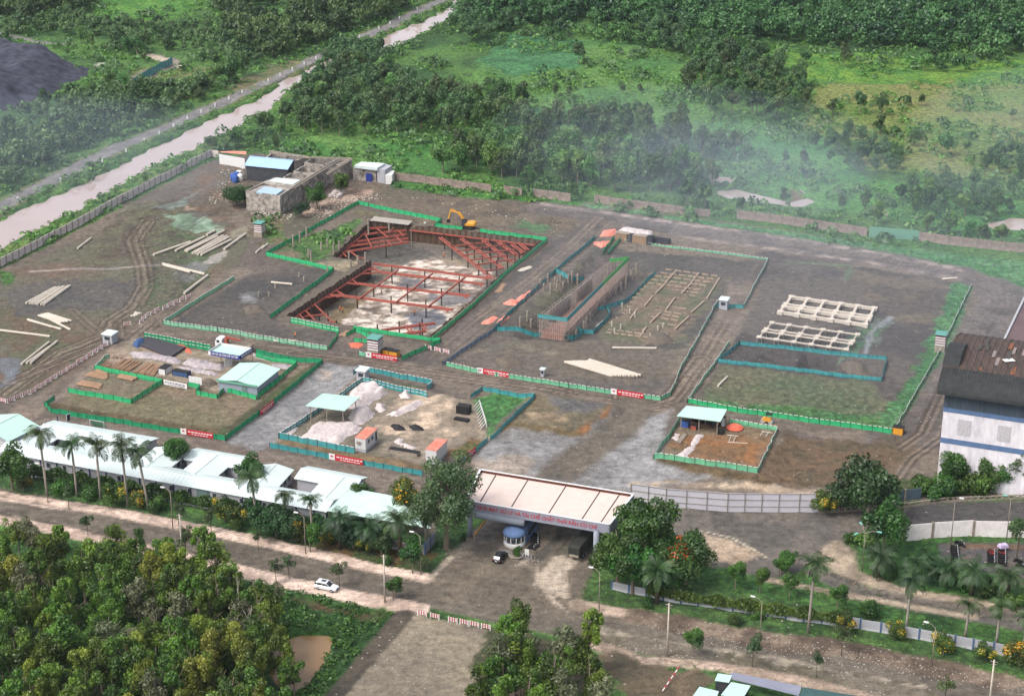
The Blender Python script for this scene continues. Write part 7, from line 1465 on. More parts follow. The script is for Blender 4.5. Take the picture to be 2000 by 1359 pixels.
bp = bike_proto(); reds = mat('red_bike_paint', (180, 50, 48), rough=.4); used = False
def bikes(lst, where, grp, col=None):
    global used
    for k, (x, y) in enumerate(lst):
        lb = f'motorbike, {OR[k]} from the back of the row {where}'
        o_ = bp if not used else copy_tree(bp)
        o_.location = P(x, y); o_.rotation_euler.z = AA+RT.uniform(-.15, .15)+(0 if k % 2 else .1); o_['label'] = lb; o_['group'] = grp; used = True
        if col and k in col:
            for ch in o_.children:
                if ch.name.startswith('body') and ch.data.users > 1: ch.data = ch.data.copy(); ch.data.materials[0] = reds
            o_['label'] = 'red '+lb
bikes([(1864+i*.4, 1072+i*3.4) for i in range(9)], 'beside the brown pole', 'motorbikes by the brown pole'); bikes([(1872, 1063), (1877, 1068)], 'at the head of the left line', 'motorbikes by the brown pole')
bikes([(1936+(i % 2), 1080+i*4) for i in range(7)], 'in the middle of the motorbike park', 'motorbikes in the middle', (0, 1)); bikes([(1958, 1076+i*4) for i in range(8)], 'by the open tree at the right', 'motorbikes by the open tree', (0, 2))
bikes([(1988, 1098), (1996, 1102), (1992, 1108)], 'at the right picture edge', 'motorbikes at the edge'); bikes([(1046, 1068-i*4) for i in range(6)], 'beside the guard kiosk', 'motorbikes beside the kiosk'); bikes([(1038, 1074), (1042, 1070)], 'in front of the kiosk', 'motorbikes in front of the kiosk')
tag(MB().box((0, 0, 0), (2, 1.4, .6), .3, top=.8).build('purple_cover', mat('purple_cover', (150, 110, 180), sc=5, c2=(226, 220, 230))), 'purple and white cloth cover over a motorbike at the right', 'cover').location = P(1958, 1076, 1.3)
# ---------------------------------------------------------------- people
def person_mesh(pose, seed):
    J = {'pel': (0, 0, .92), 'chest': (0, .02, 1.25), 'neck': (0, .02, 1.45), 'head': (0, .04, 1.6), 'top': (0, .03, 1.72)}
    E_ = [('pel', 'chest'), ('chest', 'neck'), ('neck', 'head'), ('head', 'top')]; R_ = {'pel': .15, 'chest': .17, 'neck': .07, 'head': .10, 'top': .07}
    for s, sx in (('l', -1), ('r', 1)):
        st = .16*sx if pose == 'walk' else 0
        J['hip'+s] = (.10*sx, 0, .85); J['knee'+s] = (.12*sx, st*.8+.03, .48); J['foot'+s] = (.13*sx, st*1.6, .07); J['toe'+s] = (.13*sx, st*1.6+.16, .04)
        J['sh'+s] = (.19*sx, .02, 1.38); J['el'+s] = (.27*sx, .04-st, 1.1); J['ha'+s] = (.26*sx, .2 if pose == 'work' else .1-st, .95 if pose == 'work' else .84)
        E_ += [('pel', 'hip'+s), ('hip'+s, 'knee'+s), ('knee'+s, 'foot'+s), ('foot'+s, 'toe'+s), ('chest', 'sh'+s), ('sh'+s, 'el'+s), ('el'+s, 'ha'+s)]
        R_.update({'hip'+s: .1, 'knee'+s: .065, 'foot'+s: .05, 'toe'+s: .035, 'sh'+s: .07, 'el'+s: .045, 'ha'+s: .035})
    nm = list(J); me = bpy.data.meshes.new('body'); me.from_pydata([J[k] for k in nm], [(nm.index(a), nm.index(b)) for a, b in E_], []); o_ = bpy.data.objects.new('tmp', me); COL.objects.link(o_)
    m_ = o_.modifiers.new('s', 'SKIN'); me.skin_vertices[0].data[0].use_root = True
    for i, k in enumerate(nm): me.skin_vertices[0].data[i].radius = (R_[k], R_[k])
    o_.modifiers.new('u', 'SUBSURF').levels = 1; dg = bpy.context.evaluated_depsgraph_get(); m2 = bpy.data.meshes.new_from_object(o_.evaluated_get(dg)); bpy.data.objects.remove(o_); m2.name = 'body'
    for mm in (M['cloth'], M['vest'], M['skin']): m2.materials.append(mm)
    for p in m2.polygons: c = p.center; p.material_index = 2 if c.z > 1.42 or (abs(c.x) > .2 and c.z < 1.05) else (1 if c.z > .92 else 0)
    return m2
PMS = [person_mesh('walk', 1), person_mesh('work', 2), person_mesh('stand', 3)]
HAT = MB().lathe((0, .03, 1.66), [(.14, 0), (.13, .05), (.08, .12), (.02, .14)], 10).build('helmet', M['yel']); HD = HAT.data; bpy.data.objects.remove(HAT)
for k, (x, y, z, lb) in enumerate([(664, 609, PZ, 'worker in orange vest at the left of the pit floor'), (670, 612, PZ, 'worker beside another on the left pit floor'), (847, 474, PZ, 'worker under the back wall of the pit, left one'), (853, 472, PZ, 'worker under the back wall of the pit, right one'), (865, 478, PZ, 'worker standing apart near the back pit wall'), (867, 505, PZ, 'dark clothed worker on the middle of the pit floor'), (745, 575, PZ, 'worker by the strut crossing in the pit'), (810, 617, PZ, 'dark clothed worker on the lower pit floor'), (1402, 835, None, 'worker at the post of the mint shed on the small lot'), (577, 661, None, 'dark figure at the pale fence beside the concrete beam'), (1178, 1085, None, 'white shirted guard at the right gate column')]):
    b = G(x, y, z) if z is not None else P(x, y); e = empty('person', b, lb, 'person', rz=k*1.3); o_ = bpy.data.objects.new('body', PMS[k % 3]); COL.objects.link(o_); o_.parent = e
    h_ = bpy.data.objects.new('helmet', HD); COL.objects.link(h_); h_.parent = e
# ---------------------------------------------------------------- piles, timber, steel, tarpaulins
def rods(segs, r, where, nm, m_, grp, cat, z=0, n=8, adj=''):
    for k, (a, b) in enumerate(segs):
        p, q = P(*a), P(*b); c = p; o_ = MB().tube([(0, 0, 0), q-p], r, n).build(nm, M[m_] if isinstance(m_, str) else m_, smooth=False); o_.location = c+Vector((0, 0, r+z)); tag(o_, f'{adj}, {OR[k]} {where}', cat, grp)
def fan(a0, b0, a1, b1, n, jit=1.0, seed=1):
    rs = random.Random(seed); return [((a0[0]+(a1[0]-a0[0])*i/(n-1)+rs.uniform(-jit, jit), a0[1]+(a1[1]-a0[1])*i/(n-1)), (b0[0]+(b1[0]-b0[0])*i/(n-1)+rs.uniform(-jit, jit)*2, b0[1]+(b1[1]-b0[1])*i/(n-1))) for i in range(n)]
PG = 'pale concrete piles lying on the ground'
rods(fan((52, 594), (105, 564), (85, 597), (139, 560), 7), .33, 'from the left, beside the wheel tracks', 'concrete_pile', 'pile', PG, 'pile', adj='pale concrete pile')
rods(fan((76, 618), (118, 633), (92, 614), (140, 629), 6), .3, 'from the front of the middle left stack', 'concrete_pile', 'pile', PG, 'pile', adj='pale concrete pile')
rods([((54, 626), (104, 641)), ((58, 628), (120, 645)), ((90, 622), (138, 646)), ((0, 647), (98, 659)), ((42, 713), (96, 670)), ((52, 711), (108, 672)), ((60, 711), (112, 668)), ((152, 487), (178, 467))], .32, 'from the back of the loose piles at the left', 'concrete_pile', 'pile', PG, 'pile', adj='single concrete pile')
rods([((300, 500), (372, 475)), ((343, 492), (400, 465)), ((362, 492), (438, 453)), ((404, 461), (420, 453)), ((365, 493), (425, 464)), ((376, 497), (436, 463)), ((381, 497), (443, 464)), ((386, 499), (447, 466)), ((393, 500), (451, 471)), ((318, 518), (400, 538)), ((320, 520), (372, 534)), ((360, 575), (406, 540)), ((438, 489), (480, 459))], .4, 'from the left of the piles beside the green pool', 'concrete_pile', 'pile', PG, 'pile', adj='long concrete pile')
rods(fan((1103, 709), (1195, 737), (1148, 708), (1246, 737), 11, .6)+[((1150, 705), (1252, 736))], .36, 'from the front on the fenced plot by the gate road', 'concrete_pile', 'pile', PG, 'pile', adj='pale concrete pile')
rods([((1402, 756), (1420, 738)), ((1840, 547), (1869, 545)), ((1196, 681), (1282, 682)), ((530, 553), (571, 557)), ((535, 668), (578, 668)), ((500, 495), (515, 482)), ((512, 487), (523, 478)), ((1165, 640), (1180, 628))], .3, 'from the list of lone pieces across the site', 'concrete_pile', 'pile', PG, 'pile', adj='lone concrete piece')
# rebar yard
rods(fan((265, 672), (335, 700), (290, 662), (362, 682), 14, .5), .34, 'from the front, under the orange sheet', 'rebar_bundle', 'rebard', 'dark steel bar bundles', 'rebar bundle', adj='dark steel bar bundle')
TW = 'timber lying in the rebar yard'
rods(fan((198, 716), (225, 697), (250, 726), (275, 709), 16, 1.5, 3), .22, 'from the left in the brown stack nearest the fence corner', 'timber', 'wood', TW, 'timber', adj='brown log'); rods(fan((262, 728), (292, 710), (300, 735), (314, 716), 15, 1.5, 4), .22, 'from the left in the right brown stack', 'timber', 'wood', TW, 'timber', adj='brown log')
rods(fan((165, 733), (205, 742), (190, 723), (213, 731), 7, 2, 5)+fan((150, 752), (195, 760), (160, 745), (198, 752), 5, 2, 6), .2, 'from the front of the loose boards in the green box', 'timber', 'wood', TW, 'timber', adj='loose board'); rods(fan((230, 738), (262, 745), (235, 733), (270, 739), 6, 1.5, 7), .25, 'from the front of the small stack in the green box', 'timber', 'wood', TW, 'timber', adj='short board')
def tarp(poly, h, label, m_='tarp', seed=0, sc=3.0, nm='tarpaulin', res=.4, rough=.85, zadd=0):
    pl = [tuple(P(x, y)[:2]) for x, y in poly]; x0, x1 = min(p[0] for p in pl), max(p[0] for p in pl); y0, y1 = min(p[1] for p in pl), max(p[1] for p in pl)
    X, Y = np.meshgrid(np.arange(x0-.5, x1+.5, res), np.arange(y0-.5, y1+.5, res), indexing='ij'); d = sdp(X, Y, pl)+(fbm(X, Y, 2.5, seed+60, 3)-.5)*1.4
    sv = (X*ax.x+Y*ax.y); rip = np.abs(np.sin(sv*1.3/sc*2+fbm(X, Y, 5, seed+61, 2)*6))
    Z = hfun(X, Y)+.06+zadd+h*sstep(d, 0, 1.6)*(.45+.55*fbm(X, Y, sc, seed+62, 3))+h*rough*.35*rip*sstep(d, 0, 1.2)
    Z = np.where(d > 0, Z, hfun(X, Y)-.1); k = d > -res*.7; ii = np.arange(X.size).reshape(X.shape)
    q = np.stack([ii[:-1, :-1], ii[1:, :-1], ii[1:, 1:], ii[:-1, 1:]], -1)[k[:-1, :-1] & k[1:, 1:] & k[1:, :-1] & k[:-1, 1:]]
    if not len(q): return
    us, inv = np.unique(q, return_inverse=True); c = np.array([X.mean(), Y.mean(), 0]); me = mesh_np(nm, np.stack([X, Y, Z], -1).reshape(-1, 3)[us]-c, inv.reshape(-1, 4), mat_=M[m_] if isinstance(m_, str) else m_)
    o_ = bpy.data.objects.new(nm, me); COL.objects.link(o_); o_.location = c; tag(o_, label, nm.replace('_', ' ')); return o_
for poly, h, lb, m_ in [
 ([(683, 765), (700, 753), (735, 750), (760, 768), (745, 778), (700, 800), (676, 800)], 1.7, 'big heap of white tarpaulins behind the mint shed', 'tarp'),
 ([(676, 815), (695, 800), (735, 805), (710, 830), (690, 832)], 2.0, 'white tarpaulin heap at the right foot of the mint shed', 'tarp'),
 ([(580, 857), (622, 823), (655, 827), (690, 825), (712, 835), (660, 868), (620, 868)], .9, 'wide white tarpaulin sheets spread in front of the mint shed', 'tarp'),
 ([(553, 850), (580, 828), (586, 836), (566, 853)], .7, 'small white tarpaulin at the left corner of the yard', 'tarp'),
 ([(755, 810), (790, 793), (812, 783), (832, 784), (810, 800), (775, 815)], .8, 'long narrow white tarpaulin across the yard middle', 'tarp'),
 ([(780, 772), (792, 762), (806, 770), (800, 778), (785, 778)], 1.6, 'small round white tarpaulin heap by the dashed teal fence', 'tarp'),
 ([(733, 797), (738, 788), (752, 790), (755, 802), (742, 806)], 1.4, 'white cloth bundle with a dark opening right of the mint shed', 'tarp'),
 ([(770, 862), (778, 853), (790, 856), (786, 866), (812, 874), (806, 878), (780, 870)], 1.0, 'white torn tarpaulin heap between the two containers', 'tarp'),
 ([(250, 688), (270, 687), (350, 702), (355, 710), (330, 710), (260, 698)], .9, 'long greyish tarpaulin bundle below the dark steel bars', 'tarpd'),
 ([(352, 711), (375, 704), (440, 715), (436, 724), (400, 722)], 1.0, 'greyish tarpaulin bundle left of the workshop, upper one', 'tarpd'),
 ([(340, 716), (352, 714), (430, 730), (420, 735), (372, 727)], .9, 'greyish tarpaulin bundle left of the workshop, lower one', 'tarpd'),
 ([(495, 690), (540, 700), (528, 706), (490, 696)], .5, 'pale sheet spread right of the blue sign canopy', 'tarpd'), ([(528, 710), (572, 714), (560, 722), (530, 716)], .4, 'pale sheet in the green fence corner behind the workshop', 'tarpd'),
 ([(286, 665), (300, 664), (365, 676), (362, 680), (320, 674)], .8, 'crumpled orange sheet lying over the dark steel bars', 'orange'), ([(362, 680), (374, 683), (372, 690), (363, 688)], .7, 'small crumpled orange sheet at the end of the steel bars', 'orange'),
 ([(258, 676), (264, 666), (286, 664), (284, 673), (268, 680)], 1.6, 'blue tarpaulin roll at the left end of the steel bars', 'bluetarp'), ([(280, 664), (286, 657), (294, 660), (288, 668)], 1.5, 'small blue tarpaulin roll behind the bigger blue one', 'bluetarp'),
 ([(1362, 848), (1374, 849), (1360, 873), (1340, 896), (1320, 890), (1340, 875)], .7, 'long white tarpaulin on the small lot before the shed', 'tarp'), ([(1318, 846), (1332, 848), (1322, 860), (1311, 856)], .6, 'small white tarpaulin left of the planks on the small lot', 'tarp'),
 ([(852, 522), (880, 528), (930, 530), (925, 536), (880, 532)], .6, None, 'tarp')]:
    if lb: tarp(poly, h, lb, m_, seed=int(h*10+poly[0][0]))
for poly, h, lb, m_ in [([(1660-480, 450), (1200, 447), (1205, 456), (1195, 463), (1172, 462)], .5, 'rusty red steel plates stacked before the covered crates', 'red_r'), ([(1160, 473), (1195, 470), (1188, 480), (1175, 486), (1160, 478)], .4, 'orange boards lying at the far end of the rebar plot', 'red_r'), ([(1004, 587), (1035, 567), (1042, 573), (1018, 590), (1000, 592)], .4, 'rusty corrugated sheets beside the teal fence, upper pile', 'red_r'), ([(980, 592), (1000, 583), (1020, 590), (1012, 598), (985, 596)], .5, 'rusty corrugated sheets beside the teal fence, middle pile', 'red_r'), ([(940, 632), (962, 615), (975, 620), (955, 634)], .3, 'rusty corrugated sheet on the dark soil, left one', 'red_r'), ([(968, 630), (985, 614), (998, 618), (980, 633)], .3, 'rusty corrugated sheet on the dark soil, right one', 'red_r'), ([(1008, 528), (1035, 519), (1042, 522), (1018, 532)], .2, 'light board lying right of the pit', 'pile'), ([(965, 570), (980, 553), (990, 555), (975, 572)], .3, 'broken pallet lying right of the pit', 'wood'),
   ([(681, 671), (700, 668), (714, 672), (700, 681), (684, 678)], .4, 'heap of orange earth left of the striped booth', 'orange'), ([(660, 655), (676, 640+5), (690, 648), (680, 656)], .15, 'board ramp at the pit entrance', 'wood'), ([(252, 617), (265, 609), (276, 611), (262, 619)], .15, 'yellow board beside the barrier row', 'pile')]:
    tarp(poly, h, lb, m_, seed=int(poly[0][0]), nm='steel_sheet' if 'sheet' in lb or 'plate' in lb else 'board', rough=.6, sc=1.6, res=.35)
def crate(px, py, d, m_, label, nm='crate', rz=None, z=0, grp=None):
    b = P(px, py, z); e = empty(nm, b, label, 'crate' if nm == 'crate' else nm.replace('_', ' '), grp, rz=AA if rz is None else rz); MB().box((0, 0, d[2]/2), d).build('box', M[m_] if isinstance(m_, str) else m_, e)
    mb = MB(); [mb.box((x_*(d[0]/2), y_*(d[1]/2), d[2]/2), (.12, .12, d[2]+.06)) for x_ in (-1, 1) for y_ in (-1, 1)]; mb.box((0, 0, d[2]+.02), (d[0]+.1, d[1]+.1, .1)); mb.build('frame', M['dk'] if m_ != 'wood' else M['conc'], e); return e
CM = ['wood', 'wood', 'darkwall', 'wood', 'wood', 'darkwall']
for k in range(6): crate(1212+k*11, 468+k*1.6, (2.4, 2.2, 2.3), CM[k], f'{"brown" if CM[k] == "wood" else "dark"} crate, {OR[k]} from the left under the white cover')
for k, x in enumerate((1276, 1288, 1301)): crate(x, 472+k*1.6, (2.1, 2.1, 1.2), 'darkwall', f'low dark crate, {OR[k]} of three right of the covered crates')
tarp([(1206, 463), (1216, 456), (1276, 464), (1272, 474), (1240, 472)], .5, 'white sheet covering the row of crates by the upper road', seed=77, zadd=2.1)
crate(757, 693, (2.2, 1.8, 1.6), 'yel', 'yellow generator box right of the striped booth', 'generator'); crate(770, 696, (2.4, 1.8, 1.6), 'yel', 'second yellow generator box with a dark grille', 'generator'); crate(1754, 846, (2.4, 1.8, 1.7), 'yel', 'yellow box at the bottom corner of the right plot', 'generator')
crate(906, 806, (3.0, 2.0, 1.9), 'dk', 'dark box with a reddish lid on the pale sand', 'cage_box'); crate(902, 821, (3.4, 1.2, .5), 'dk', 'flat black box below the dark one on the pale sand', 'cage_box')
for k, (x, y, a_) in enumerate([(779, 838, 0), (815, 838, .8)]): 
    tarp([(x-18, y-8), (x+12, y-5), (x+16, y+3), (x-8, y+3)], 1.0, ['black mesh bundle on the bare yard, left one', 'black mesh bundle on the bare yard, right one'][k], 'dk', seed=k+5, nm='mesh_bundle')
crate(790, 885, (7.0, 1.3, .8), 'conc', 'grey steel girder stack before the right container', 'girder'); 
# panels and frames near the small green plot
fr = empty('frame_stack', P(935, 820), 'white steel ladder frames leaning beside the green plot', 'frames'); mb = MB(); a_, b_ = P(925, 795), P(938, 838)
for i in range(9): p = a_.lerp(b_, i/8)-fr.location; mb.bar(p, p+Vector((1.4, 0, 1.8)), .12); mb.bar(p+Vector((1.4, 0, 1.8)), p+Vector((1.6, 0, 0)), .1)
mb.bar(a_-fr.location+Vector((1.4, 0, 1.8)), b_-fr.location+Vector((1.4, 0, 1.8)), .12); mb.build('frame', M['wht'], fr)
crate(355, 733, (4.2, 1.6, 1.2), 'bluetarp', 'white boxes half covered by a blue sheet in the timber yard', 'covered_boxes'); crate(323, 727, (2.0, 3.2, 1.5), 'wht', 'white lattice rack at the end of the timber stacks', 'rack')
pn = empty('panel_rack', P(384, 755), 'white gridded panels standing above the green net', 'panel'); pn.rotation_euler.z = AA; mb = MB(); [mb.box((-1.6+i*.9, 0, 1.1+j*1.0), (.84, .08, .94)) for i in range(4) for j in range(2)]; mb.build('panel', M['wht'], pn)
pn = empty('panel_rack', P(446, 716), 'three white boards standing left of the workshop', 'panel'); pn.rotation_euler.z = math.radians(40); mb = MB(); [mb.box((-.8+i*.8, 0, 1.2), (.7, .08, 2.2)) for i in range(3)]; mb.build('panel', M['wht'], pn)
gl = empty('soccer_goal', P(190, 838), 'small goal frame with green netting behind the office', 'goal'); gl.rotation_euler.z = AA; mb = MB(); mb.bar((-1.9, 0, 0), (-1.9, 0, 2.1), .1); mb.bar((1.9, 0, 0), (1.9, 0, 2.1), .1); mb.bar((-1.9, 0, 2.1), (1.9, 0, 2.1), .1); mb.build('frame', M['wht'], gl); MB().face([(-1.9, 0, 2.1), (1.9, 0, 2.1), (1.9, 1.3, 0), (-1.9, 1.3, 0)]).build('netting', M['pale'], gl)
rl = empty('mini_roller', P(1498, 826), 'small orange road roller with a dark canopy on the site road', 'roller'); rl.rotation_euler.z = AA; MB().box((0, 0, 1.0), (2.2, 1.1, .7), top=.9).build('body', M['yel'], rl); MB().box((.4, 0, 2.4), (1.5, 1.3, .12)).build('canopy', M['dk'], rl); mb = MB(); [mb.bar((x_, y_, 1.2), (x_, y_, 2.4), .07) for x_ in (-.2, 1.0) for y_ in (-.55, .55)]; mb.build('post', M['dk'], rl)
for x_ in (-.9, .9): t = MB(); t.lathe((0, 0, 0), [(.55, -.5), (.55, .5)], 14); o_ = t.build('drum', M['grey'], rl); o_.rotation_euler = (math.pi/2, 0, 0); o_.location = (x_, 0, .55)
# small lot clutter
for k, (x, y, d, m_, lb) in enumerate([(1338, 832, (2, 1.6, 1.6), 'blue', 'blue covered machine under the small lot shed'), (1355, 838, (1.4, 1.0, 1.1), 'red', 'red machine under the small lot shed'), (1375, 826, (6, .6, .8), 'dk', 'long dark bench under the small lot shed'), (1398, 830, (1.8, 1.2, 1.4), 'darkwall', 'dark machine at the right post of the small lot shed'), (1413, 831, (.9, .9, 2.2), 'wht', 'tall white cabinet right of the small lot shed'), (1408, 847, (1.1, 1.1, .9), 'dk', 'dark round bale before the small lot shed')]): crate(x, y, d, m_, lb, 'machine')
rods(fan((1322, 864), (1335, 848), (1328, 866), (1341, 849), 4, .3), .15, 'of the grey planks beside the white sheet', 'plank', 'conc', 'grey planks', 'plank', adj='grey plank')
rods([((1421, 864), (1460, 866)), ((1424, 862), (1429, 850)), ((1432, 863), (1437, 853)), ((1420, 850), (1442, 852)), ((1485, 850), (1492, 842)), ((1496, 852), (1503, 843)), ((1488, 843), (1509, 846))], .1, 'of the thin pipes on the red soil', 'pipe', 'pile', 'thin pipes', 'pipe', adj='thin pale pipe')
for k in range(3): o_ = MB().lathe((0, 0, 0), [(1.8-.3*k, 0), (2.0-.3*k, .25), (1.8-.3*k, .4)], 18).build('hose_coil', M['orange']); o_.location = P(1435, 837, .05+.2*k) ; tag(o_, f'orange hose coil on the small lot, {["lowest", "middle", "top"][k]} ring', 'hose', 'orange hose rings')
# long rebar wall structure
RZ0, RZ1 = -1.6, 4.2
rb_ = empty('rebar_walls', P(1130, 600, 0), 'long trench structure of tall rusty rebar walls with grey formwork', 'rebar structure')
fl, fr_, bl, brr = G(1050, 619, RZ1), G(1108, 627, RZ1), G(1190, 512, RZ1), G(1228, 508, RZ1)
def rebar_wall(a, b, nm, st=.55, z1=RZ1, jag=.8, plane=True, seed=1, m_='rebar'):
    rs = random.Random(seed); d = b-a; L_ = d.length; mb = MB(); n = int(L_/st)
    for i in range(n+1): p = a+d*(i/n); zz = z1+rs.uniform(-jag, jag*.4); mb.bar((p.x, p.y, RZ0), (p.x+rs.uniform(-.06, .06), p.y, zz), .11)
    for k in range(5): z_ = RZ0+1.4*k+.4; mb.bar((a.x, a.y, z_), (b.x, b.y, z_), .07)
    childof(mb.build(nm, M[m_]), rb_)
nW = (fr_-fl).normalized()
for i, f in enumerate((0, .12, .88, 1)): rebar_wall(fl.lerp(fr_, f), bl.lerp(brr, f), 'rebar_wall', seed=i, st=1.0)
rebar_wall(fl, fr_, 'rebar_wall', seed=9, st=.55); rebar_wall(bl, brr, 'rebar_wall', seed=10, st=.4)
FW = mat('weathered_formwork', (200, 186, 178), sc=1, c2=(160, 146, 138), stretch=(1, 1, .4), bump=.3)
for f, s0, s1 in ((.05, .12, .42), (.05, .5, .72)):
    a_, b_ = fl.lerp(fr_, f), bl.lerp(brr, f); p, q = a_.lerp(b_, s0), a_.lerp(b_, s1); childof(MB().bar((p.x, p.y, 1.4), (q.x, q.y, 1.4), .2, None, 5).build('formwork', FW), rb_)
qd = [fl.lerp(fr_, .14), fl.lerp(fr_, .86), bl.lerp(brr, .86), bl.lerp(brr, .14)]; childof(MB().prism([(p.x, p.y) for p in qd], RZ0, RZ0+1.9).build('base_mat', mat('rusty_mat', (176, 128, 112), sc=3, c2=(120, 92, 84), bump=.5)), rb_)
rs = random.Random(8); mb = MB()
for i in range(240): s_, t_ = rs.random(), rs.uniform(.16, .84); p = fl.lerp(bl, s_).lerp(fr_.lerp(brr, s_), t_); mb.bar((p.x, p.y, RZ0+1.9), (p.x+rs.uniform(-.3, .3), p.y+rs.uniform(-.3, .3), RZ0+rs.uniform(2.4, 3.4)), .08)
o_ = childof(mb.build('rebar_tie', M['rebar']), rb_)
# net fence strip fixed on top of the rebar wall
for (s0, s1, mm) in ((0, .55, 'teal'), (.55, 1, 'lime')):
    M.setdefault('lime', mat('lime_net', (110, 200, 110), sc=4, c2=(70, 180, 100), alpha=.85)); a_, b_ = fr_.lerp(brr, s0), fr_.lerp(brr, s1); childof(MB().bar((a_.x, a_.y, RZ1+.5), (b_.x, b_.y, RZ1+.5), .06, None, 1.2).build('netting', M[mm]), rb_)
childof(MB().bar((fl.x, fl.y, RZ1+.3), (fr_.x, fr_.y, RZ1+.3), .06, None, 1.1).build('netting', M['teal']), rb_); childof(MB().bar((bl.x, bl.y, RZ1+.4), (brr.x, brr.y, RZ1+.4), .06, None, 1.2).build('netting', M['lime']), rb_)
rs = random.Random(4)
for k, (x, y) in enumerate([(1055, 560), (1062, 568), (1070, 552), (1084, 556), (1095, 549), (1110, 553), (1117, 552), (1128, 556), (1145, 640), (1153, 625), (1165, 605), (1180, 590), (1192, 580), (1203, 575), (1213, 568), (1222, 562), (1236, 545), (1243, 535), (1140, 650), (1125, 660), (1037, 640), (1030, 628), (1016, 500+140), (1075, 575), (1088, 570), (1100, 565)]):
    b = P(x, y); o_ = MB().tube([(0, 0, -.5), (0, 0, rs.uniform(2, 3.6))], .3, 8).build('concrete_pillar', M['conc']); o_.location = b; tag(o_, f'concrete pile head standing {OR[k]} counted round the rebar trench', 'pile head', 'pile heads standing in the ground')
# foundation grids
def grid(c4, nu, vs, z1, m_, label, beam=.55, cap=1.5, legs=False, z0=0):
    q = [G(x, y, z1) for x, y in c4]; e = empty('foundation_grid', P(*c4[0]), label, 'foundation'); f = lambda s, t: q[0].lerp(q[1], s).lerp(q[3].lerp(q[2], s), t)
    for t in vs: childof(MB().bar(f(0, t)-Vector((0, 0, beam*.6)), f(1, t)-Vector((0, 0, beam*.6)), beam*.8, None, beam*1.2).build('beam', M[m_]), e)
    for i in range(nu+1): childof(MB().bar(f(i/nu, vs[0])-Vector((0, 0, beam*.6+.01)), f(i/nu, vs[-1])-Vector((0, 0, beam*.6+.01)), beam*.8, None, beam*1.2).build('beam', M[m_]), e)
    for i in range(nu+1):
        for t in vs:
            p = f(i/nu, t); childof(MB().box((p.x, p.y, p.z-(.45 if not legs else .1)), (cap, cap, .95 if not legs else .3), AA).build('cap', M[m_]), e)
            if legs: mb = MB(); [mb.box((p.x+a_*cap*.45, p.y+b_*cap*.45, z1/2-.2), (.12, .12, z1+.2)) for a_ in (-1, 1) for b_ in (-1, 1)]; childof(mb.build('leg', M['conc']), e)
    return e
grid([(1524, 607), (1690, 632), (1708, 600), (1546, 578)], 5, (0, .33, .5, 1), 1.1, 'concl', 'cream concrete foundation grid on square caps in the right plot', beam=.75, cap=1.5)
gr2 = grid([(1483, 657), (1653, 681), (1675, 652), (1508, 629)], 5, (0, .38, .55, 1), 1.6, 'concl', 'unfinished pale foundation grid on thin legs below the cream one', beam=.3, cap=1.3, legs=True)
M['strip'] = mat('weathered_strip', (182, 162, 142), sc=2, c2=(132, 114, 98))
g3 = empty('ground_beams', P(1280, 600), 'half buried field of pale concrete strips among weeds right of the rebar trench', 'ground beams')
rs = random.Random(12); 
for (a_, b_) in [((1300, 527), (1406, 541)), ((1278, 540), (1392, 553)), ((1265, 554), (1372, 568)), ((1250, 567), (1365, 580)), ((1235, 582), (1355, 595)), ((1225, 600), (1335, 615)), ((1215, 613), (1330, 628)), ((1190, 632), (1320, 648)), ((1186, 640), (1310, 655)), ((1185, 650), (1268, 661)), ((1290, 534), (1398, 547)), ((1272, 547), (1384, 560)), ((1258, 561), (1368, 574)), ((1242, 575), (1360, 588)), ((1230, 591), (1345, 605)), ((1220, 607), (1332, 621)), ((1203, 622), (1325, 638)), ((1188, 645), (1290, 658))]:
    p, q = P(*a_), P(*b_); n = 6
    for i in range(n):
        if rs.random() < .93: childof(MB().bar(p.lerp(q, i/n)+Vector((0, 0, .2)), p.lerp(q, (i+.75)/n)+Vector((0, 0, .2)), .38, None, .4).build('strip', M['strip']), g3)
for (a_, b_) in [((1319, 532), (1300, 553)), ((1365, 535), (1350, 553)), ((1405, 545), (1380, 585)), ((1352, 553), (1331, 575)), ((1302, 553), (1280, 575)), ((1375, 590), (1350, 612)), ((1318, 583), (1300, 608)), ((1275, 580), (1258, 600)), ((1290, 612), (1270, 632)), ((1345, 620), (1318, 645)), ((1245, 605), (1230, 625)), ((1262, 640), (1250, 660))]:
    childof(MB().bar(P(*a_, .2), P(*b_, .2), .45, None, .45).build('strip', M['strip']), g3)
pg = [(1195, 636), (1200, 650), (1212, 642), (1230, 612), (1240, 618), (1215, 600), (1256, 652), (1270, 660), (1285, 645), (1295, 640)]
for k, (x, y) in enumerate(pg): o_ = MB().tube([(0, 0, -.3), (0, 0, 1.3)], .22, 6).build('short_pillar', M['pile']); o_.location = P(x, y); tag(o_, f'short concrete stub, {OR[k]} of those sticking out of the ground beams', 'stub', 'stubs among the ground beams')
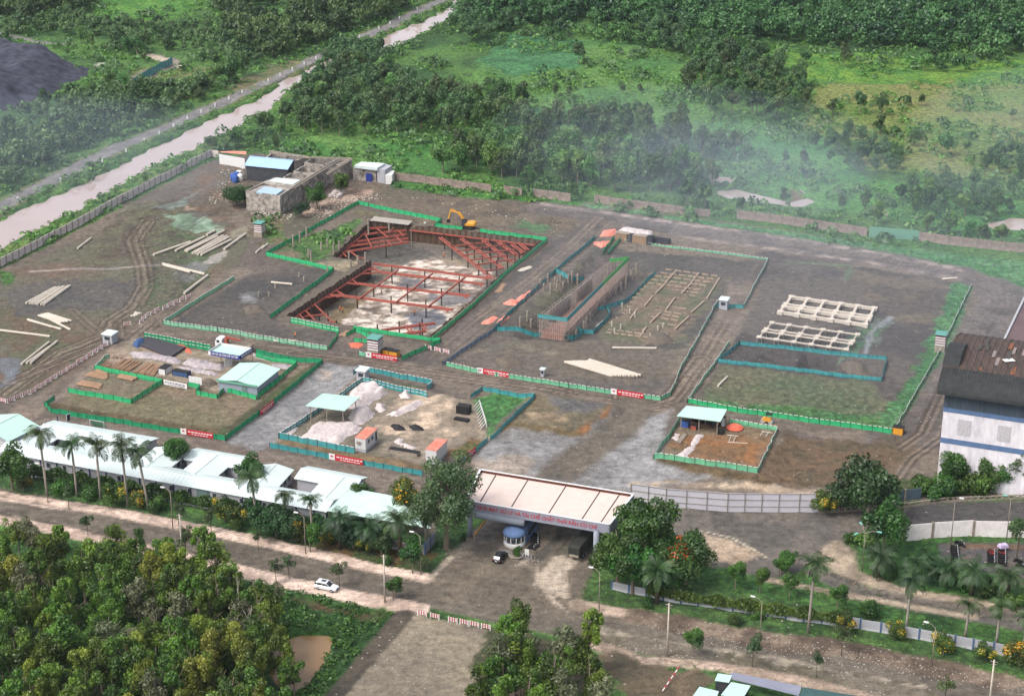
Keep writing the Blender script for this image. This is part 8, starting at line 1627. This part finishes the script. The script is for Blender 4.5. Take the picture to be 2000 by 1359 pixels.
# landfill mound under black geotextile
LF = W([(-120, 60), (0, 78), (60, 95), (125, 108), (184, 135), (150, 165), (100, 188), (60, 208), (0, 222), (-120, 260)])
X, Y = np.meshgrid(np.arange(min(p[0] for p in LF), max(p[0] for p in LF)+2, 1.2), np.arange(min(p[1] for p in LF), max(p[1] for p in LF)+2, 1.2), indexing='ij'); d = sdp(X, Y, LF)+(fbm(X, Y, 20, 70, 3)-.5)*6
Z = -.5+9*sstep(d, 0, 22)+(fbm(X, Y, 12, 71, 5)-.5)*5*sstep(d, 0, 6)+(np.abs(fbm(X, Y, 5, 72, 4)-.5))*3*sstep(d, 0, 4); kk = d > -1; ii = np.arange(X.size).reshape(X.shape)
q = np.stack([ii[:-1, :-1], ii[1:, :-1], ii[1:, 1:], ii[:-1, 1:]], -1)[kk[:-1, :-1] & kk[1:, 1:] & kk[1:, :-1] & kk[:-1, 1:]]; us, inv = np.unique(q, return_inverse=True)
me = mesh_np('landfill_mound', np.stack([X, Y, Z], -1).reshape(-1, 3)[us], inv.reshape(-1, 4), mat_=mat('black_geotextile', (22, 24, 36), sc=.35, c2=(76, 76, 92), bump=.8, detail=12, rough=.7)); o_ = bpy.data.objects.new('landfill_mound', me); COL.objects.link(o_); tag(o_, 'dark blue grey landfill mound under wrinkled sheeting at the top left', 'mound')
fence([(262, 168), (278, 158), (338, 124)], 'teal', 'far teal net fence by the white rubble track', 3.0, name='net_fence')
BS = mat('bank_soil', (112, 100, 88))
for k, (poly, h) in enumerate([([(1080, 560), (1098, 548), (1115, 556), (1100, 575)], 1.4), ([(1225, 530), (1245, 524), (1262, 535), (1240, 548)], 1.3), ([(1010, 420), (1060, 418), (1090, 432), (1040, 438)], 1.2), ([(830, 402), (880, 405), (900, 420), (840, 418)], 1.1), ([(960, 702), (1000, 698), (1030, 710), (990, 722)], 1.2), ([(1255, 655), (1300, 650), (1320, 668), (1280, 676)], 1.1), ([(1640, 715), (1690, 712), (1700, 735), (1655, 738)], 1.3), ([(395, 745), (412, 742), (425, 750), (405, 758)], 1.6), ([(470, 600), (510, 595), (520, 610), (480, 615)], .9), ([(700, 650+10), (716, 664), (712, 674), (698, 672)], .6)]):
    tarp(poly, h, f'heap of dug earth, {OR[k]} of those scattered over the site, grey brown', BS, seed=200+k, nm='soil_heap', res=.5, rough=.3, sc=2)
# rubble and litter: real small pieces
def litter(name, regs, m_, label, size, seed):
    rs = random.Random(seed); mb = MB()
    for poly, n in regs:
        pl = W(poly); A = scatter(poly, 1.0, seed); rs.shuffle(idx_ := list(range(len(A))))
        for i in idx_[:n]:
            x, y = A[i]; s = size*rs.uniform(.4, 1.4); mb.box((x, y, ht(x, y)+s*.12+(.1 if 0 else 0)), (s, s*rs.uniform(.4, 1), s*rs.uniform(.2, .6)), rs.uniform(0, 3), None, rs.uniform(-.4, .4))
    o_ = mb.build(name, m_); tag(o_, label, name, kind='stuff')
litter('rubble', [([(590, 400), (660, 385), (740, 375), (750, 390), (700, 395), (640, 425), (600, 428)], 260), ([(440, 320), (480, 325), (475, 400), (400, 400)], 120), ([(480, 405), (545, 420), (580, 415), (560, 432), (490, 420)], 100), ([(780, 385), (1100, 405), (1110, 440), (900, 430)], 30)], M['pile'], 'pale broken rubble strewn round the ruined tanks and tracks', .4, 5)
litter('litter', [([(1250, 1205), (1400, 1228), (1700, 1275), (2010, 1335), (2010, 1359), (1700, 1310), (1400, 1262), (1250, 1225)], 2000), ([(1180, 1250), (1400, 1290), (1700, 1345), (1760, 1359), (1700, 1359), (1380, 1305), (1190, 1262)], 600), ([(990, 1105), (1030, 1085), (1060, 1088), (1050, 1105)], 60), ([(1140, 1180), (1250, 1205), (1240, 1215)], 60), ([(690, 1230), (940, 1235), (900, 1359), (700, 1359)], 40)], mat('pale_litter', (216, 206, 196), sc=1.5, c2=(150, 142, 130)), 'pale plastic and paper litter dumped along the right verge', .17, 6)
litter('rubble', [([(1500, 460), (1880, 530), (1880, 545), (1500, 480)], 160), ([(760, 780), (930, 800), (930, 870), (780, 870)], 160), ([(1100, 860), (1280, 850), (1240, 950), (940, 930)], 60), ([(20, 540), (400, 400), (420, 520), (100, 760)], 160), ([(1350, 620), (1900, 600), (1740, 820), (1360, 780)], 160)], M['conc'], 'small pale stones scattered over the site soil', .2, 7)

# ---------------------------------------------------------------- air and drifting smoke
def volbox(name, build, dens, col, label, cat):
    o_ = build; m = bpy.data.materials.new(name); m.use_nodes = True; n = m.node_tree; n.nodes.clear(); v = n.nodes.new('ShaderNodeVolumePrincipled'); v.inputs['Density'].default_value = dens; v.inputs['Color'].default_value = (*col, 1); v.inputs['Anisotropy'].default_value = .1
    out = n.nodes.new('ShaderNodeOutputMaterial'); n.links.new(v.outputs[0], out.inputs['Volume']); o_.data.materials.clear(); o_.data.materials.append(m); return tag(o_, label, cat, kind='stuff')
volbox('haze', MB().box((0, 0, 92.5), (6100, 6100, 205)).build('haze'), .00003, (.8, .88, 1), 'pale blue haze filling the air over the whole scene', 'haze')
SM = [(60, 350, 75, 60, 12, .0014), (170, 310, 80, 50, 10, .0006), (1430, 388, 46, 36, 13, .002), (1440, 400, 80, 60, 14, .0007), (1600, 430, 110, 45, 10, .0009), (1340, 330, 70, 50, 14, .0013), (1800, 480, 110, 55, 10, .0007), (2060, 330, 50, 80, 16, .0014), (1700, 600, 120, 80, 9, .0009), (1900, 640, 80, 60, 9, .0007)]
def ell(x, y, a_, b_, c_):
    p = P(x, y); o_ = MB().lathe((0, 0, 0), [(math.cos(t)*1.0+1e-3, math.sin(t)) for t in np.linspace(-math.pi/2, math.pi/2, 13)], 24).build('smoke', None, smooth=True); o_.location = (p.x, p.y, p.z+c_*.75); o_.scale = (a_, b_, c_); o_.rotation_euler.z = AA; return o_
for k, (x, y, a_, b_, c_, dn) in enumerate(SM):
    volbox('smoke', ell(x, y, a_, b_, c_), dn, (.72, .84, 1), f'thin bluish smoke drifting low over the {"scrub by the canal road" if x < 600 else "right side of the site"}, {OR[k]} wisp', 'smoke')
